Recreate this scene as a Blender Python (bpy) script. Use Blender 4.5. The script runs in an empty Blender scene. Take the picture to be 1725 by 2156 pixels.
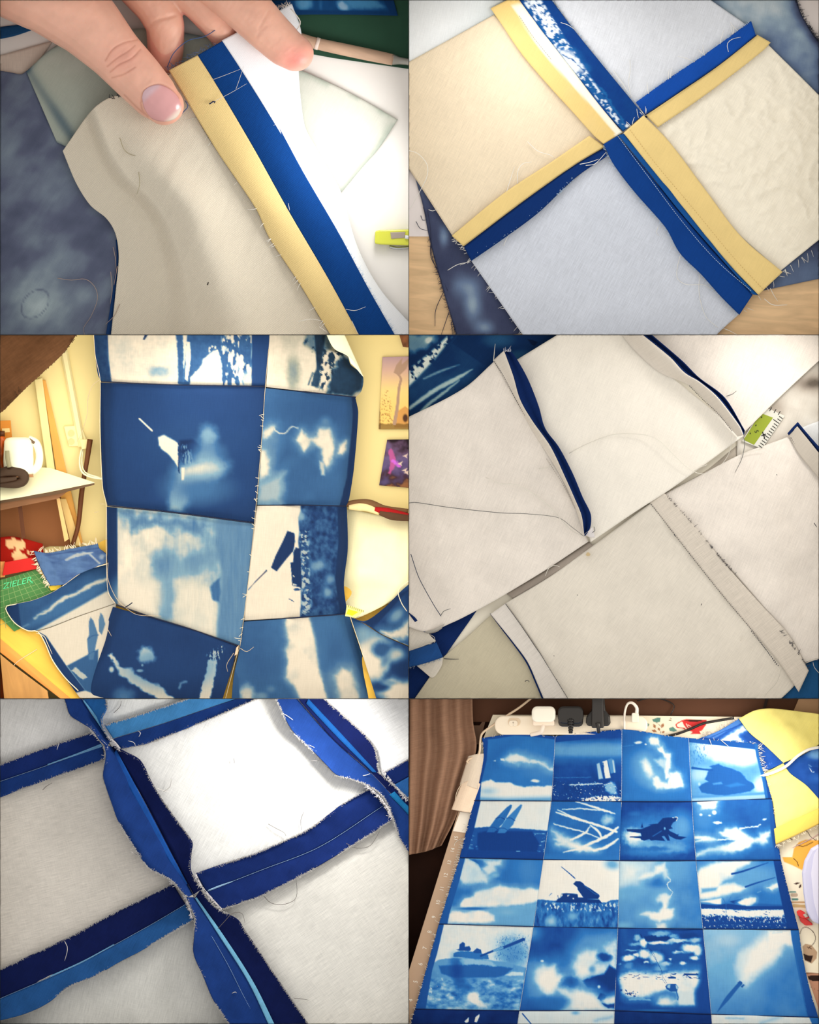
# Six table-top tableaux set in six compartments of one shallow display box, seen from straight above.
# 1 photograph pixel = 1 mm; x to the right, y up the page, z towards the viewer.
import bpy, bmesh, math, random
import numpy as np
from mathutils import Vector
from mathutils.bvhtree import BVHTree

FW, FH = 1725, 2156
MM = 0.001
scene = bpy.context.scene
COL = scene.collection
random.seed(7)
RNG = np.random.default_rng(7)

# ------------------------------------------------------------------ camera, world, lights, exposure
cd = bpy.data.cameras.new('camera'); cam = bpy.data.objects.new('camera', cd); COL.objects.link(cam)
cd.type = 'ORTHO'; cd.ortho_scale = FH * MM; cd.clip_end = 20
cam.location = (FW * MM / 2, FH * MM / 2, 3.0)
scene.camera = cam
vs = scene.view_settings
vs.view_transform = 'Standard'; vs.look = 'None'; vs.gamma = 1.0; vs.exposure = 0.0; vs.use_curve_mapping = False

wd = bpy.data.worlds.new('world'); scene.world = wd; wd.use_nodes = True
wd.node_tree.nodes['Background'].inputs[0].default_value = (0.9, 0.95, 1.0, 1)
wd.node_tree.nodes['Background'].inputs[1].default_value = 0.04

PANEL = {1: (0, 0, 861, 705), 2: (861, 0, 1725, 705), 3: (0, 705, 861, 1471),
         4: (861, 705, 1725, 1471), 5: (0, 1471, 861, 2156), 6: (861, 1471, 1725, 2156)}
BOX_H = 240.0

def area_light(name, p, px, py, pz, tx, ty, tz, sx, sy, power, color, spread=180):
    d = bpy.data.lights.new(name, 'AREA'); d.shape = 'RECTANGLE'; d.size = sx * MM; d.size_y = sy * MM
    d.energy = power; d.color = color; d.spread = math.radians(spread)
    o = bpy.data.objects.new(name, d); COL.objects.link(o)
    o.location = (px * MM, (FH - py) * MM, pz * MM)
    v = Vector(((tx - px) * MM, (py - ty) * MM, (tz - pz) * MM))
    o.rotation_euler = v.to_track_quat('-Z', 'Y').to_euler()
    return o

# an added unseen fill light per compartment, and a smaller added key that steers shadows
#        fill power, fill colour,            key (x, y, z, power, size, colour, target)
ADDED_LIGHTS = {1: (1.50, (1.0, 0.985, 0.96), (800, 300, 222, 1.25, 150, (1.0, 0.99, 0.97), (280, 430, 40)), 216),
         2: (1.75, (1.0, 0.99, 0.97), (1090, 40, 228, 0.75, 160, (1.0, 0.99, 0.97), (1280, 480, 0)), 120),
         3: (4.30, (1.0, 0.86, 0.60), (450, 760, 228, 0.7, 160, (1.0, 0.84, 0.56), (420, 1150, 40)), 150),
         4: (2.05, (1.0, 0.975, 0.93), (1690, 745, 225, 0.62, 70, (1.0, 0.97, 0.92), (1200, 1150, 10)), 125),
         5: (1.25, (1.0, 0.99, 0.97), (740, 1520, 225, 1.75, 70, (1.0, 0.985, 0.95), (330, 1860, 0)), 110),
         6: (2.20, (1.0, 0.93, 0.82), (1600, 1560, 228, 1.1, 160, (1.0, 0.92, 0.78), (1300, 1900, 60)), 150)}
for n_, (pw, c_, k_, h_) in ADDED_LIGHTS.items():
    x0, y0, x1, y1 = PANEL[n_]
    area_light('fill_light', n_, (x0 + x1) / 2, (y0 + y1) / 2, h_, (x0 + x1) / 2, (y0 + y1) / 2 + .001, 0, x1 - x0 - 6, y1 - y0 - 6, pw, c_)
    area_light('key_light', n_, k_[0], k_[1], k_[2], k_[6][0], k_[6][1], k_[6][2], k_[4], k_[4], k_[3], k_[5])

# ------------------------------------------------------------------ colour helpers
GAIN = {1: (1.15, 1.13, 1.10), 2: (1.15, 1.13, 1.10), 3: (1.15, .98, .70), 4: (1.15, 1.12, 1.08), 5: (1.15, 1.13, 1.10), 6: (1.15, 1.05, .92), '3q': (1.95, 1.68, 1.24), '6q': (1.50, 1.37, 1.21)}

def lin(c):
    c = np.asarray(c, float) / 255.0
    return np.where(c <= 0.04045, c / 12.92, ((c + 0.055) / 1.055) ** 2.4)

def alb(p, rgb):
    """surface colour that shows as the display colour rgb under compartment p's lights"""
    a = lin(rgb) / np.array(GAIN[p])
    return np.clip(a, 0.002, 0.93)

# ------------------------------------------------------------------ materials
def bsdf(mat):
    return next(n for n in mat.node_tree.nodes if n.type == 'BSDF_PRINCIPLED')

MATS = {}
def mat_plain(key, p, rgb, rough=0.6, spec=0.3, metal=0.0, mottle=0.0, mscale=20.0, alpha=1.0, trans=0.0):
    k = (key, p, tuple(rgb))
    if k in MATS: return MATS[k]
    m = bpy.data.materials.new(key); m.use_nodes = True; nt = m.node_tree; b = bsdf(m)
    a = alb(p, rgb)
    b.inputs['Base Color'].default_value = (*a, 1); b.inputs['Roughness'].default_value = rough
    b.inputs['Specular IOR Level'].default_value = spec; b.inputs['Metallic'].default_value = metal
    b.inputs['Transmission Weight'].default_value = trans
    b.inputs['Alpha'].default_value = alpha
    tc = nt.nodes.new('ShaderNodeTexCoord'); nz = nt.nodes.new('ShaderNodeTexNoise')
    nz.inputs['Scale'].default_value = mscale; nz.inputs['Detail'].default_value = 4
    nt.links.new(tc.outputs['Object'], nz.inputs['Vector'])
    mr = nt.nodes.new('ShaderNodeMapRange'); am = max(mottle, 0.015)
    mr.inputs['To Min'].default_value = 1 - am; mr.inputs['To Max'].default_value = 1 + am
    mr.inputs['From Min'].default_value = .25; mr.inputs['From Max'].default_value = .75
    nt.links.new(nz.outputs['Fac'], mr.inputs['Value'])
    mx = nt.nodes.new('ShaderNodeVectorMath'); mx.operation = 'SCALE'; mx.inputs[0].default_value = a
    nt.links.new(mr.outputs['Result'], mx.inputs['Scale']); nt.links.new(mx.outputs['Vector'], b.inputs['Base Color'])
    MATS[k] = m; return m

def mat_cloth(key, p, rgb=None, ang=0.0, streak=0.07, mottle=0.04, mscale=9.0, weave=0.0, bump=0.25, rough=0.9, sfreq=330, alpha=1.0):
    """woven cloth; rgb None takes the dyed or printed colour stored on the mesh"""
    k = (key, p, None if rgb is None else tuple(rgb), ang)
    if k in MATS: return MATS[k]
    m = bpy.data.materials.new(key); m.use_nodes = True; nt = m.node_tree; b = bsdf(m); N = nt.nodes.new; L = nt.links.new
    b.inputs['Roughness'].default_value = rough; b.inputs['Specular IOR Level'].default_value = 0.12
    b.inputs['Alpha'].default_value = alpha
    tc = N('ShaderNodeTexCoord'); rot = N('ShaderNodeVectorRotate'); rot.rotation_type = 'Z_AXIS'; rot.inputs['Angle'].default_value = math.radians(ang)
    L(tc.outputs['Object'], rot.inputs['Vector'])
    def stretched(sx, sy, det=2.0):
        mp = N('ShaderNodeVectorMath'); mp.operation = 'MULTIPLY'; mp.inputs[1].default_value = (sx, sy, 1)
        L(rot.outputs['Vector'], mp.inputs[0]); n = N('ShaderNodeTexNoise'); n.inputs['Scale'].default_value = 1.0; n.inputs['Detail'].default_value = det
        L(mp.outputs['Vector'], n.inputs['Vector']); return n
    n1 = stretched(sfreq * 1.5, 34); n2 = stretched(40, sfreq * 1.5); n3 = stretched(mscale, mscale, 3)
    def ma(op, a, c, val=None):
        q = N('ShaderNodeMath'); q.operation = op
        for i, s in enumerate((a, c)):
            if s is None: q.inputs[i].default_value = val
            elif isinstance(s, (int, float)): q.inputs[i].default_value = s
            else: L(s, q.inputs[i])
        return q.outputs[0]
    s = ma('ADD', n1.outputs['Fac'], ma('MULTIPLY', n2.outputs['Fac'], .5)); s0 = ma('SUBTRACT', s, .75)
    f = ma('ADD', ma('MULTIPLY', s0, streak * 3.4), ma('MULTIPLY', ma('SUBTRACT', n3.outputs['Fac'], .5), mottle * 3.0))
    hgt = s0
    if weave > 0:
        wv = []
        for d in ('X', 'Y'):
            t = N('ShaderNodeTexWave'); t.wave_type = 'BANDS'; t.bands_direction = d; t.inputs['Scale'].default_value = 95.0
            t.inputs['Distortion'].default_value = .6; t.inputs['Detail Scale'].default_value = 40
            L(rot.outputs['Vector'], t.inputs['Vector']); wv.append(t.outputs['Fac'])
        wq = ma('MULTIPLY', wv[0], wv[1]); hgt = ma('ADD', s0, ma('MULTIPLY', wq, 0.8))
        f = ma('ADD', f, ma('MULTIPLY', ma('SUBTRACT', wq, .25), weave))
    fac = ma('ADD', f, 1.0)
    mx = N('ShaderNodeVectorMath'); mx.operation = 'SCALE'
    if rgb is None:
        at = N('ShaderNodeAttribute'); at.attribute_name = 'dye'; L(at.outputs['Color'], mx.inputs[0])
    else: mx.inputs[0].default_value = alb(p, rgb)
    L(fac, mx.inputs['Scale']); L(mx.outputs['Vector'], b.inputs['Base Color'])
    bp = N('ShaderNodeBump'); bp.inputs['Strength'].default_value = bump; bp.inputs['Distance'].default_value = 0.0012
    L(hgt, bp.inputs['Height']); L(bp.outputs['Normal'], b.inputs['Normal'])
    MATS[k] = m; return m

def mat_wood(key, p, rgb, ang=0.0, rings=26.0):
    k = (key, p, tuple(rgb))
    if k in MATS: return MATS[k]
    m = bpy.data.materials.new(key); m.use_nodes = True; nt = m.node_tree; b = bsdf(m); N = nt.nodes.new; L = nt.links.new
    b.inputs['Roughness'].default_value = .5; b.inputs['Specular IOR Level'].default_value = .25
    tc = N('ShaderNodeTexCoord'); rot = N('ShaderNodeVectorRotate'); rot.rotation_type = 'Z_AXIS'; rot.inputs['Angle'].default_value = math.radians(ang)
    mp = N('ShaderNodeVectorMath'); mp.operation = 'MULTIPLY'; mp.inputs[1].default_value = (rings * .15, rings, 1)
    nz = N('ShaderNodeTexNoise'); nz.inputs['Scale'].default_value = 1.5; nz.inputs['Detail'].default_value = 5; nz.inputs['Distortion'].default_value = 1.2
    L(tc.outputs['Object'], rot.inputs['Vector']); L(rot.outputs['Vector'], mp.inputs[0]); L(mp.outputs['Vector'], nz.inputs['Vector'])
    rp = N('ShaderNodeValToRGB'); a = alb(p, rgb)
    rp.color_ramp.elements[0].position = .3; rp.color_ramp.elements[0].color = (*(a * .80), 1)
    rp.color_ramp.elements[1].position = .7; rp.color_ramp.elements[1].color = (*np.clip(a * 1.12, 0, .95), 1)
    L(nz.outputs['Fac'], rp.inputs['Fac']); L(rp.outputs['Color'], b.inputs['Base Color'])
    MATS[k] = m; return m

# ------------------------------------------------------------------ scene-graph helpers
def thing(name, label, cat, px, py, pz=0.0, group=None):
    o = bpy.data.objects.new(name, None); COL.objects.link(o)
    o.location = (px * MM, (FH - py) * MM, pz * MM); o.empty_display_size = .02
    o['label'] = label; o['category'] = cat
    if group: o['group'] = group
    return o

def tag(o, label, cat, group=None):
    o['label'] = label; o['category'] = cat
    if group: o['group'] = group
    return o

def root_offset(parent):
    v = Vector((0, 0, 0)); q = parent
    while q is not None:
        v = v + q.location; q = q.parent
    return v

def mesh_obj(name, V, F, mat, parent=None, panel=None, dye=None, smooth=True, thick=0.0, fill=False, bevel=0.0):
    """V in photograph millimetres (x, y down, z up); F index rows (all the same length) or list of tuples"""
    V = np.asarray(V, float).reshape(-1, 3)
    co = np.empty_like(V); co[:, 0] = V[:, 0] * MM; co[:, 1] = (FH - V[:, 1]) * MM; co[:, 2] = V[:, 2] * MM
    me = bpy.data.meshes.new(name)
    if isinstance(F, np.ndarray):
        me.vertices.add(len(co)); me.vertices.foreach_set('co', co.ravel())
        k = F.shape[1]; me.loops.add(F.size); me.loops.foreach_set('vertex_index', F.ravel().astype(np.int32))
        me.polygons.add(len(F)); me.polygons.foreach_set('loop_start', np.arange(0, F.size, k, dtype=np.int32))
        me.update(calc_edges=True)
    else:
        me.from_pydata([tuple(c) for c in co], [], [tuple(f) for f in F]); me.update()
    if dye is not None:
        at = me.color_attributes.new('dye', 'FLOAT_COLOR', 'POINT')
        c4 = np.ones((len(co), 4)); c4[:, :3] = dye; at.data.foreach_set('color', c4.ravel())
    if panel is not None:
        x0, y0, x1, y1 = PANEL[panel]
        e = 0.6
        x0 += e; y0 += e; x1 -= e; y1 -= e
        if V[:, 0].min() < x0 or V[:, 0].max() > x1 or V[:, 1].min() < y0 or V[:, 1].max() > y1:
            bm = bmesh.new(); bm.from_mesh(me)
            for pco, pno in (((x0, 0), (-1, 0)), ((x1, 0), (1, 0)), ((0, y0), (0, 1)), ((0, y1), (0, -1))):
                r = bmesh.ops.bisect_plane(bm, geom=bm.verts[:] + bm.edges[:] + bm.faces[:], dist=1e-7,
                                       plane_co=(pco[0] * MM, (FH - pco[1]) * MM, 0), plane_no=(pno[0], pno[1], 0), clear_outer=True)
                if fill:
                    ed = [g for g in r['geom_cut'] if isinstance(g, bmesh.types.BMEdge) and g.is_boundary]
                    if ed:
                        try: bmesh.ops.holes_fill(bm, edges=ed, sides=0)
                        except Exception: pass
            bm.to_mesh(me); bm.free()
    me.validate()
    if smooth: me.polygons.foreach_set('use_smooth', np.ones(len(me.polygons), bool))
    if mat is not None: me.materials.append(mat)
    o = bpy.data.objects.new(name, me); COL.objects.link(o)
    if parent is not None:
        o.parent = parent; o.location = -root_offset(parent)
    if thick > 0:
        md = o.modifiers.new('thickness', 'SOLIDIFY'); md.thickness = thick * MM; md.offset = -1
    if bevel > 0:
        md = o.modifiers.new('soft_edges', 'BEVEL'); md.width = bevel * MM; md.segments = 2; md.limit_method = 'ANGLE'; md.angle_limit = .6
    return o

def structure(o):
    o['kind'] = 'structure'; return o
def stuff(o):
    o['kind'] = 'stuff'; return o

# ------------------------------------------------------------------ curves and sheets
def spl(pts, n, smooth=True):
    """resample a polyline to n points by length, rounded through its points"""
    P = np.array([list(p) + [0.0] * (3 - len(p)) for p in pts], float)
    if len(P) == 2 or not smooth:
        Q = P
    else:
        E = np.vstack([2 * P[0] - P[1], P, 2 * P[-1] - P[-2]]); out = []
        for i in range(1, len(E) - 2):
            t = np.linspace(0, 1, 12, endpoint=False)[:, None]
            a, b, c, d = E[i - 1], E[i], E[i + 1], E[i + 2]
            m1 = (c - a) / 2; m2 = (d - b) / 2; L = np.linalg.norm(c - b)
            for m, q in ((m1, 1), (m2, 2)):
                nn = np.linalg.norm(m)
                if nn > L: m *= L / nn
            t2, t3 = t * t, t * t * t
            out.append((2 * t3 - 3 * t2 + 1) * b + (t3 - 2 * t2 + t) * m1 + (-2 * t3 + 3 * t2) * c + (t3 - t2) * m2)
        out.append(P[-1:]); Q = np.vstack(out)
    d = np.concatenate([[0], np.cumsum(np.linalg.norm(np.diff(Q[:, :2], axis=0), axis=1) + 1e-9)])
    s = np.linspace(0, d[-1], n)
    return np.stack([np.interp(s, d, Q[:, i]) for i in range(3)], 1)

def plen(pts):
    P = np.array([p[:2] for p in pts], float); return np.linalg.norm(np.diff(P, axis=0), axis=1).sum()

def grid_faces(nu, nv):
    i = np.arange(nv - 1)[:, None] * nu + np.arange(nu - 1)[None, :]
    return np.stack([i, i + nu, i + nu + 1, i + 1], -1).reshape(-1, 4)

def coons(top, bot, left, right, nu, nv, smooth=True):
    left = left or [top[0], bot[0]]; right = right or [top[-1], bot[-1]]
    T = spl(top, nu, smooth)[None]; B = spl(bot, nu, smooth)[None]; Lf = spl(left, nv, smooth)[:, None]; R = spl(right, nv, smooth)[:, None]
    u = np.linspace(0, 1, nu)[None, :, None]; v = np.linspace(0, 1, nv)[:, None, None]
    S = (1 - v) * T + v * B + (1 - u) * Lf + u * R
    S = S - ((1 - u) * (1 - v) * T[:, :1] + u * (1 - v) * T[:, -1:] + (1 - u) * v * B[:, :1] + u * v * B[:, -1:])
    return S

def sheet(name, top, bot, mat, parent=None, left=None, right=None, step=5.0, z=0.0, panel=None, paint=None, thick=1.0, smooth=True):
    nu = int(max(3, min(420, max(plen(top), plen(bot)) / step))); nv = int(max(3, min(420, max(plen(left or [top[0], bot[0]]), plen(right or [top[-1], bot[-1]])) / step)))
    S = coons(top, bot, left, right, nu, nv, smooth)
    X, Y, Z = S[..., 0], S[..., 1], S[..., 2].copy()
    U, Vv = np.meshgrid(np.linspace(0, 1, nu), np.linspace(0, 1, nv))
    Z = Z + (z(X, Y, U, Vv) if callable(z) else z)
    V = np.stack([X, Y, Z], -1).reshape(-1, 3)
    dye = None if paint is None else paint(X.ravel(), Y.ravel(), U.ravel(), Vv.ravel())
    return mesh_obj(name, V, grid_faces(nu, nv), mat, parent, panel, dye, True, thick)

def ribbon(name, a, b, mat, parent=None, **k):
    """a strip of cloth between the edge lines a and b"""
    return sheet(name, a, b, mat, parent, **k)

def tube_geo(P, r, sides=4, cap=True):
    P = np.asarray(P, float); n = len(P)
    r = np.full(n, r) if np.isscalar(r) else np.interp(np.linspace(0, 1, n), np.linspace(0, 1, len(r)), r)
    t = np.gradient(P, axis=0); t /= np.linalg.norm(t, axis=1)[:, None] + 1e-12
    up = np.where(np.abs(t[:, 2:3]) > .9, np.array([[1.0, 0, 0]]), np.array([[0, 0, 1.0]]))
    a = np.cross(t, up); a /= np.linalg.norm(a, axis=1)[:, None] + 1e-12; b = np.cross(t, a)
    th = np.arange(sides) / sides * 2 * math.pi
    R = P[:, None, :] + r[:, None, None] * (np.cos(th)[None, :, None] * a[:, None] + np.sin(th)[None, :, None] * b[:, None])
    V = R.reshape(-1, 3); F = []
    for i in range(n - 1):
        for j in range(sides):
            k = (j + 1) % sides
            F.append((i * sides + j, (i + 1) * sides + j, (i + 1) * sides + k, i * sides + k))
    if cap:
        F.append(tuple(range(sides))); F.append(tuple(range(n * sides - 1, (n - 1) * sides - 1, -1)))
    return V, F

class Geo:
    def __init__(s): s.V = []; s.F = []; s.n = 0
    def add(s, V, F):
        V = np.asarray(V, float).reshape(-1, 3); s.V.append(V); s.F += [tuple(i + s.n for i in f) for f in F]; s.n += len(V); return s
    def tube(s, pts, r, n=None, sides=4, smooth=True):
        n = n or max(4, int(plen(pts) / 7) + 3)
        return s.add(*tube_geo(spl(pts, n, smooth), r, sides))
    def box(s, cx, cy, cz, sx, sy, sz, rz=0.0):
        c, q = math.cos(math.radians(rz)), math.sin(math.radians(rz)); V = []
        for dz in (-.5, .5):
            for dx, dy in ((-.5, -.5), (.5, -.5), (.5, .5), (-.5, .5)):
                x, y = dx * sx, dy * sy; V.append((cx + x * c - y * q, cy + x * q + y * c, cz + dz * sz))
        return s.add(V, [(0, 1, 2, 3), (7, 6, 5, 4), (0, 4, 5, 1), (1, 5, 6, 2), (2, 6, 7, 3), (3, 7, 4, 0)])
    def prism(s, pts, z0, z1):
        """flat outline given thickness; z0, z1 numbers or functions of x, y"""
        n = len(pts); f0 = z0 if callable(z0) else (lambda x, y: z0); f1 = z1 if callable(z1) else (lambda x, y: z1)
        ar = sum(pts[i][0] * pts[(i + 1) % n][1] - pts[(i + 1) % n][0] * pts[i][1] for i in range(n))
        if ar < 0: pts = pts[::-1]
        V = [(x, y, f0(x, y)) for x, y in pts] + [(x, y, f1(x, y)) for x, y in pts]
        F = [tuple(range(n)), tuple(range(2 * n - 1, n - 1, -1))] + [(i, n + i, n + (i + 1) % n, (i + 1) % n) for i in range(n)]
        return s.add(V, F)
    def lathe(s, cx, cz, prof, sides=40, flat=1.0, axis='y'):
        """prof: (radius, y) along the page; turned about an upright axis at depth cz"""
        V = []; F = []; th = np.arange(sides) / sides * 2 * math.pi
        for r, y in prof:
            for t in th: V.append((cx + r * math.cos(t), y, cz + flat * r * math.sin(t)))
        for i in range(len(prof) - 1):
            for j in range(sides):
                k = (j + 1) % sides; F.append((i * sides + j, i * sides + k, (i + 1) * sides + k, (i + 1) * sides + j))
        F.append(tuple(range(sides - 1, -1, -1))); F.append(tuple(range((len(prof) - 1) * sides, len(prof) * sides)))
        return s.add(V, F)
    def obj(s, name, mat, parent=None, panel=None, smooth=False, bevel=0.0, fill=False):
        return mesh_obj(name, np.vstack(s.V), s.F, mat, parent, panel, None, smooth, 0, fill, bevel)

def thread(name, pts, mat, parent=None, r=0.9, panel=None):
    o = Geo().tube(pts, r, sides=5).obj(name, mat, parent, panel, True); return o

def threads(name, polys, mat, parent=None, r=0.7, panel=None):
    g = Geo()
    for p in polys: g.tube(p, [r, r, r * .6], n=max(4, int(plen(p) / 8) + 3), sides=3)
    return stuff(g.obj(name, mat, parent, panel, True))

def fray(name, edge, mat, parent, panel, count, length=(6, 16), z=10.0, side=1.0, r=0.55, spread=1.0, seed=1):
    """loose warp ends along a raw edge"""
    rg = random.Random(seed); E = spl(edge, 240); T = np.gradient(E, axis=0); polys = []
    for i in range(count):
        k = rg.randrange(2, 238); p = E[k]; t = T[k] / (np.linalg.norm(T[k, :2]) + 1e-9)
        nrm = np.array([-t[1], t[0], 0]) * side; l = rg.uniform(*length) * (1 if rg.random() < .85 else 1.7)
        a = rg.uniform(-1, 1) * spread; d = nrm * math.cos(a) + t * math.sin(a); c = rg.uniform(-.4, .4)
        zz = p[2] + z
        p0 = (p[0] - nrm[0] * 1.5, p[1] - nrm[1] * 1.5, zz)
        p1 = (p[0] + d[0] * l * .5 + t[0] * c * l * .3, p[1] + d[1] * l * .5 + t[1] * c * l * .3, zz + rg.uniform(0, 2))
        p2 = (p[0] + d[0] * l + t[0] * c * l, p[1] + d[1] * l + t[1] * c * l, zz + rg.uniform(-2, 3)); polys.append([p0, p1, p2])
    g = Geo()
    for q in polys: g.tube(q, [r, r, r * .6], n=4, sides=3)
    return stuff(g.obj(name, mat, parent, panel, True))

def stitches(name, line, mat, parent, panel, z=10.0, pitch=6.0, dash=3.6, r=0.8):
    n = max(2, int(plen(line) / pitch)); E = spl(line, n * 4); g = Geo()
    for i in range(n):
        a = E[min(i * 4, len(E) - 2)]; b = E[min(i * 4 + 2, len(E) - 1)]; d = b - a; d = d / (np.linalg.norm(d) + 1e-9)
        g.add(*tube_geo([a + (0, 0, z), a + d * dash / 2 + (0, 0, z + .5), a + d * dash + (0, 0, z)], r, 3))
    return stuff(g.obj(name, mat, parent, panel, True))

def text_mesh(name, body, mat, parent, px, py, pz, size, rz=0.0, shear=0.0, sx=1.0, depth=0.3, align='CENTER', panel=None, zf=None):
    c = bpy.data.curves.new('lettering', 'FONT'); c.body = body; c.size = 1.0; c.align_x = align; c.align_y = 'CENTER'; c.extrude = 0
    c.shear = shear; c.resolution_u = 3
    t = bpy.data.objects.new('lettering', c); COL.objects.link(t)
    dg = bpy.context.evaluated_depsgraph_get(); me = bpy.data.meshes.new_from_object(t.evaluated_get(dg))
    bpy.data.objects.remove(t); bpy.data.curves.remove(c)
    V = np.array([v.co[:] for v in me.vertices]); F = [tuple(p.vertices) for p in me.polygons]; bpy.data.meshes.remove(me)
    a = math.radians(rz); x = V[:, 0] * size * sx; y = V[:, 1] * size
    X = px + x * math.cos(a) + y * math.sin(a); Y = py + x * math.sin(a) - y * math.cos(a)
    Z = np.full_like(X, pz) if zf is None else zf(X, Y)
    return mesh_obj(name, np.stack([X, Y, Z], 1), F, mat, parent, panel, None, False, depth)

# ------------------------------------------------------------------ noise and print painting
def _hash(i, j, seed):
    h = (i.astype(np.int64) * 374761393 + j.astype(np.int64) * 668265263 + seed * 1442695041) & 0xFFFFFFFF
    h = ((h ^ (h >> 13)) * 1274126177) & 0xFFFFFFFF
    return ((h ^ (h >> 16)) & 0xFFFF) / 65535.0
def vnoise(x, y, seed=0):
    i, j = np.floor(x), np.floor(y); fx, fy = x - i, y - j
    fx = fx * fx * (3 - 2 * fx); fy = fy * fy * (3 - 2 * fy)
    a = _hash(i, j, seed); b = _hash(i + 1, j, seed); c = _hash(i, j + 1, seed); d = _hash(i + 1, j + 1, seed)
    return (a * (1 - fx) + b * fx) * (1 - fy) + (c * (1 - fx) + d * fx) * fy
def fbm(x, y, sc, seed=0, octv=4):
    v = np.zeros_like(x, float); a = .5; t = 0
    for o in range(octv):
        ca, sa = math.cos(.6 + 1.1 * o), math.sin(.6 + 1.1 * o)
        v += a * vnoise((x * ca - y * sa) / sc, (x * sa + y * ca) / sc, seed + o * 17); t += a; a *= .5; sc = sc / 2.03
    return v / t
def sstep(a, b, x):
    t = np.clip((x - a) / (b - a), 0, 1); return t * t * (3 - 2 * t)
def ramp(v, stops):
    xs = [s[0] for s in stops]; cs = np.array([lin(s[1]) for s in stops])
    return np.stack([np.interp(v, xs, cs[:, i]) for i in range(3)], -1)

class Print:
    """a cyanotype picture in one blue: 0 darkest, 1 bare cloth. Coordinates of a close-up with origin (ox, oy) and scale s"""
    def __init__(self, X, Y, ox, oy, s, base=.3, seed=0):
        self.x = (X - ox) * s; self.y = (Y - oy) * s; self.v = np.full(X.shape, float(base)); self.seed = seed
    def mix(self, m, val): self.v = self.v * (1 - m) + val * m; return self
    def wx(self, warp, ws):
        if not warp: return self.x, self.y
        return (self.x + (fbm(self.x, self.y, ws, self.seed + 5) - .5) * 2 * warp, self.y + (fbm(self.x, self.y, ws, self.seed + 9) - .5) * 2 * warp)
    def grad(self, stops, axis='y'):
        q = self.y if axis == 'y' else self.x
        self.v = np.interp(q, [s[0] for s in stops], [s[1] for s in stops]); return self
    def noise(self, sc, amp, sx=1.0, sy=1.0, seed=1):
        self.v = self.v + (fbm(self.x / sx, self.y / sy, sc, self.seed + seed) - .5) * 2 * amp; return self
    def blob(self, cx, cy, rx, ry, val, soft=.5, ang=0, warp=0, ws=30, op=1.0):
        x, y = self.wx(warp, ws); a = math.radians(ang); dx, dy = x - cx, y - cy
        u = (dx * math.cos(a) + dy * math.sin(a)) / rx; w = (-dx * math.sin(a) + dy * math.cos(a)) / ry
        return self.mix(op * (1 - sstep(1 - soft, 1 + soft, np.sqrt(u * u + w * w))), val)
    def sdf(self, pts, x, y):
        P = np.array(pts, float); d = np.full(x.shape, 1e18); ins = np.zeros(x.shape, bool)
        for i in range(len(P)):
            a, b = P[i], P[(i + 1) % len(P)]; e = b - a; wx_, wy_ = x - a[0], y - a[1]
            t = np.clip((wx_ * e[0] + wy_ * e[1]) / (e @ e + 1e-12), 0, 1)
            d = np.minimum(d, (wx_ - e[0] * t) ** 2 + (wy_ - e[1] * t) ** 2)
            c = ((a[1] > y) != (b[1] > y)); xi = a[0] + (y - a[1]) * e[0] / (e[1] + 1e-12)
            ins ^= c & (x < xi)
        d = np.sqrt(d); return np.where(ins, -d, d)
    def poly(self, pts, val, soft=4, warp=0, ws=30, op=1.0):
        x, y = self.wx(warp, ws); d = self.sdf(pts, x, y)
        if val > .8 and warp >= 8:      # a cloud or smoke plume: soft rim, thin glow, uneven body
            n = fbm(self.x, self.y, ws * 3.6, self.seed + 31); g = (1 - sstep(-soft, soft * 8, d)) * .55 * op
            self.v = np.maximum(self.v, self.v * (1 - g) + .66 * g)
            soft = soft * (1.0 + 2.4 * n); val = val - .34 * np.clip(n - .5, 0, 1)
        return self.mix(op * (1 - sstep(-soft, soft, d)), val)
    def line(self, pts, w, val, soft=2.0, warp=0, ws=20, op=1.0):
        x, y = self.wx(warp, ws); m = np.zeros(x.shape); P = np.array(pts, float); n = len(P)
        w = np.interp(np.arange(n), np.linspace(0, n - 1, len(w)), w) if not np.isscalar(w) else np.full(n, float(w))
        if n > 2:
            Q = spl([tuple(p) + (ww_,) for p, ww_ in zip(P, w)], 5 * n); P, w, n = Q[:, :2], Q[:, 2], len(Q)
        for i in range(n - 1):
            a, b = P[i], P[i + 1]; e = b - a; t = np.clip(((x - a[0]) * e[0] + (y - a[1]) * e[1]) / (e @ e + 1e-12), 0, 1)
            d = np.sqrt((x - a[0] - e[0] * t) ** 2 + (y - a[1] - e[1] * t) ** 2); ww = (w[i] * (1 - t) + w[i + 1] * t) / 2
            m = np.maximum(m, 1 - sstep(-soft, soft, d - ww))
        return self.mix(op * m, val)
    def speck(self, pts, val, sc=5, dens=.5, soft=8, seed=3, sx=1., sy=1.):
        """speckle of val inside an outline"""
        m = 1 - sstep(-soft, soft, self.sdf(pts, self.x, self.y)); n = fbm(self.x / sx, self.y / sy, sc, self.seed + seed, 3)
        return self.mix(m * sstep(1 - dens, 1 - dens + .12, n), val)
    def right_of(self, pts, val, soft=2, sign=1):
        """hem: everything on one side of a slanting line"""
        xs = np.interp(self.y, [p[1] for p in pts], [p[0] for p in pts]); return self.mix(sstep(-soft, soft, sign * (self.x - xs)), val)
    def below(self, pts, val, soft=3, sign=1, warp=0, ws=30):
        x, y = self.wx(warp, ws); ys = np.interp(x, [p[0] for p in pts], [p[1] for p in pts]); return self.mix(sstep(-soft, soft, sign * (y - ys)), val)
    def rgb(self, p, stops):
        return np.clip(ramp(np.clip(self.v, 0, 1), stops) / np.array(GAIN[p]), .002, .93)

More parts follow.
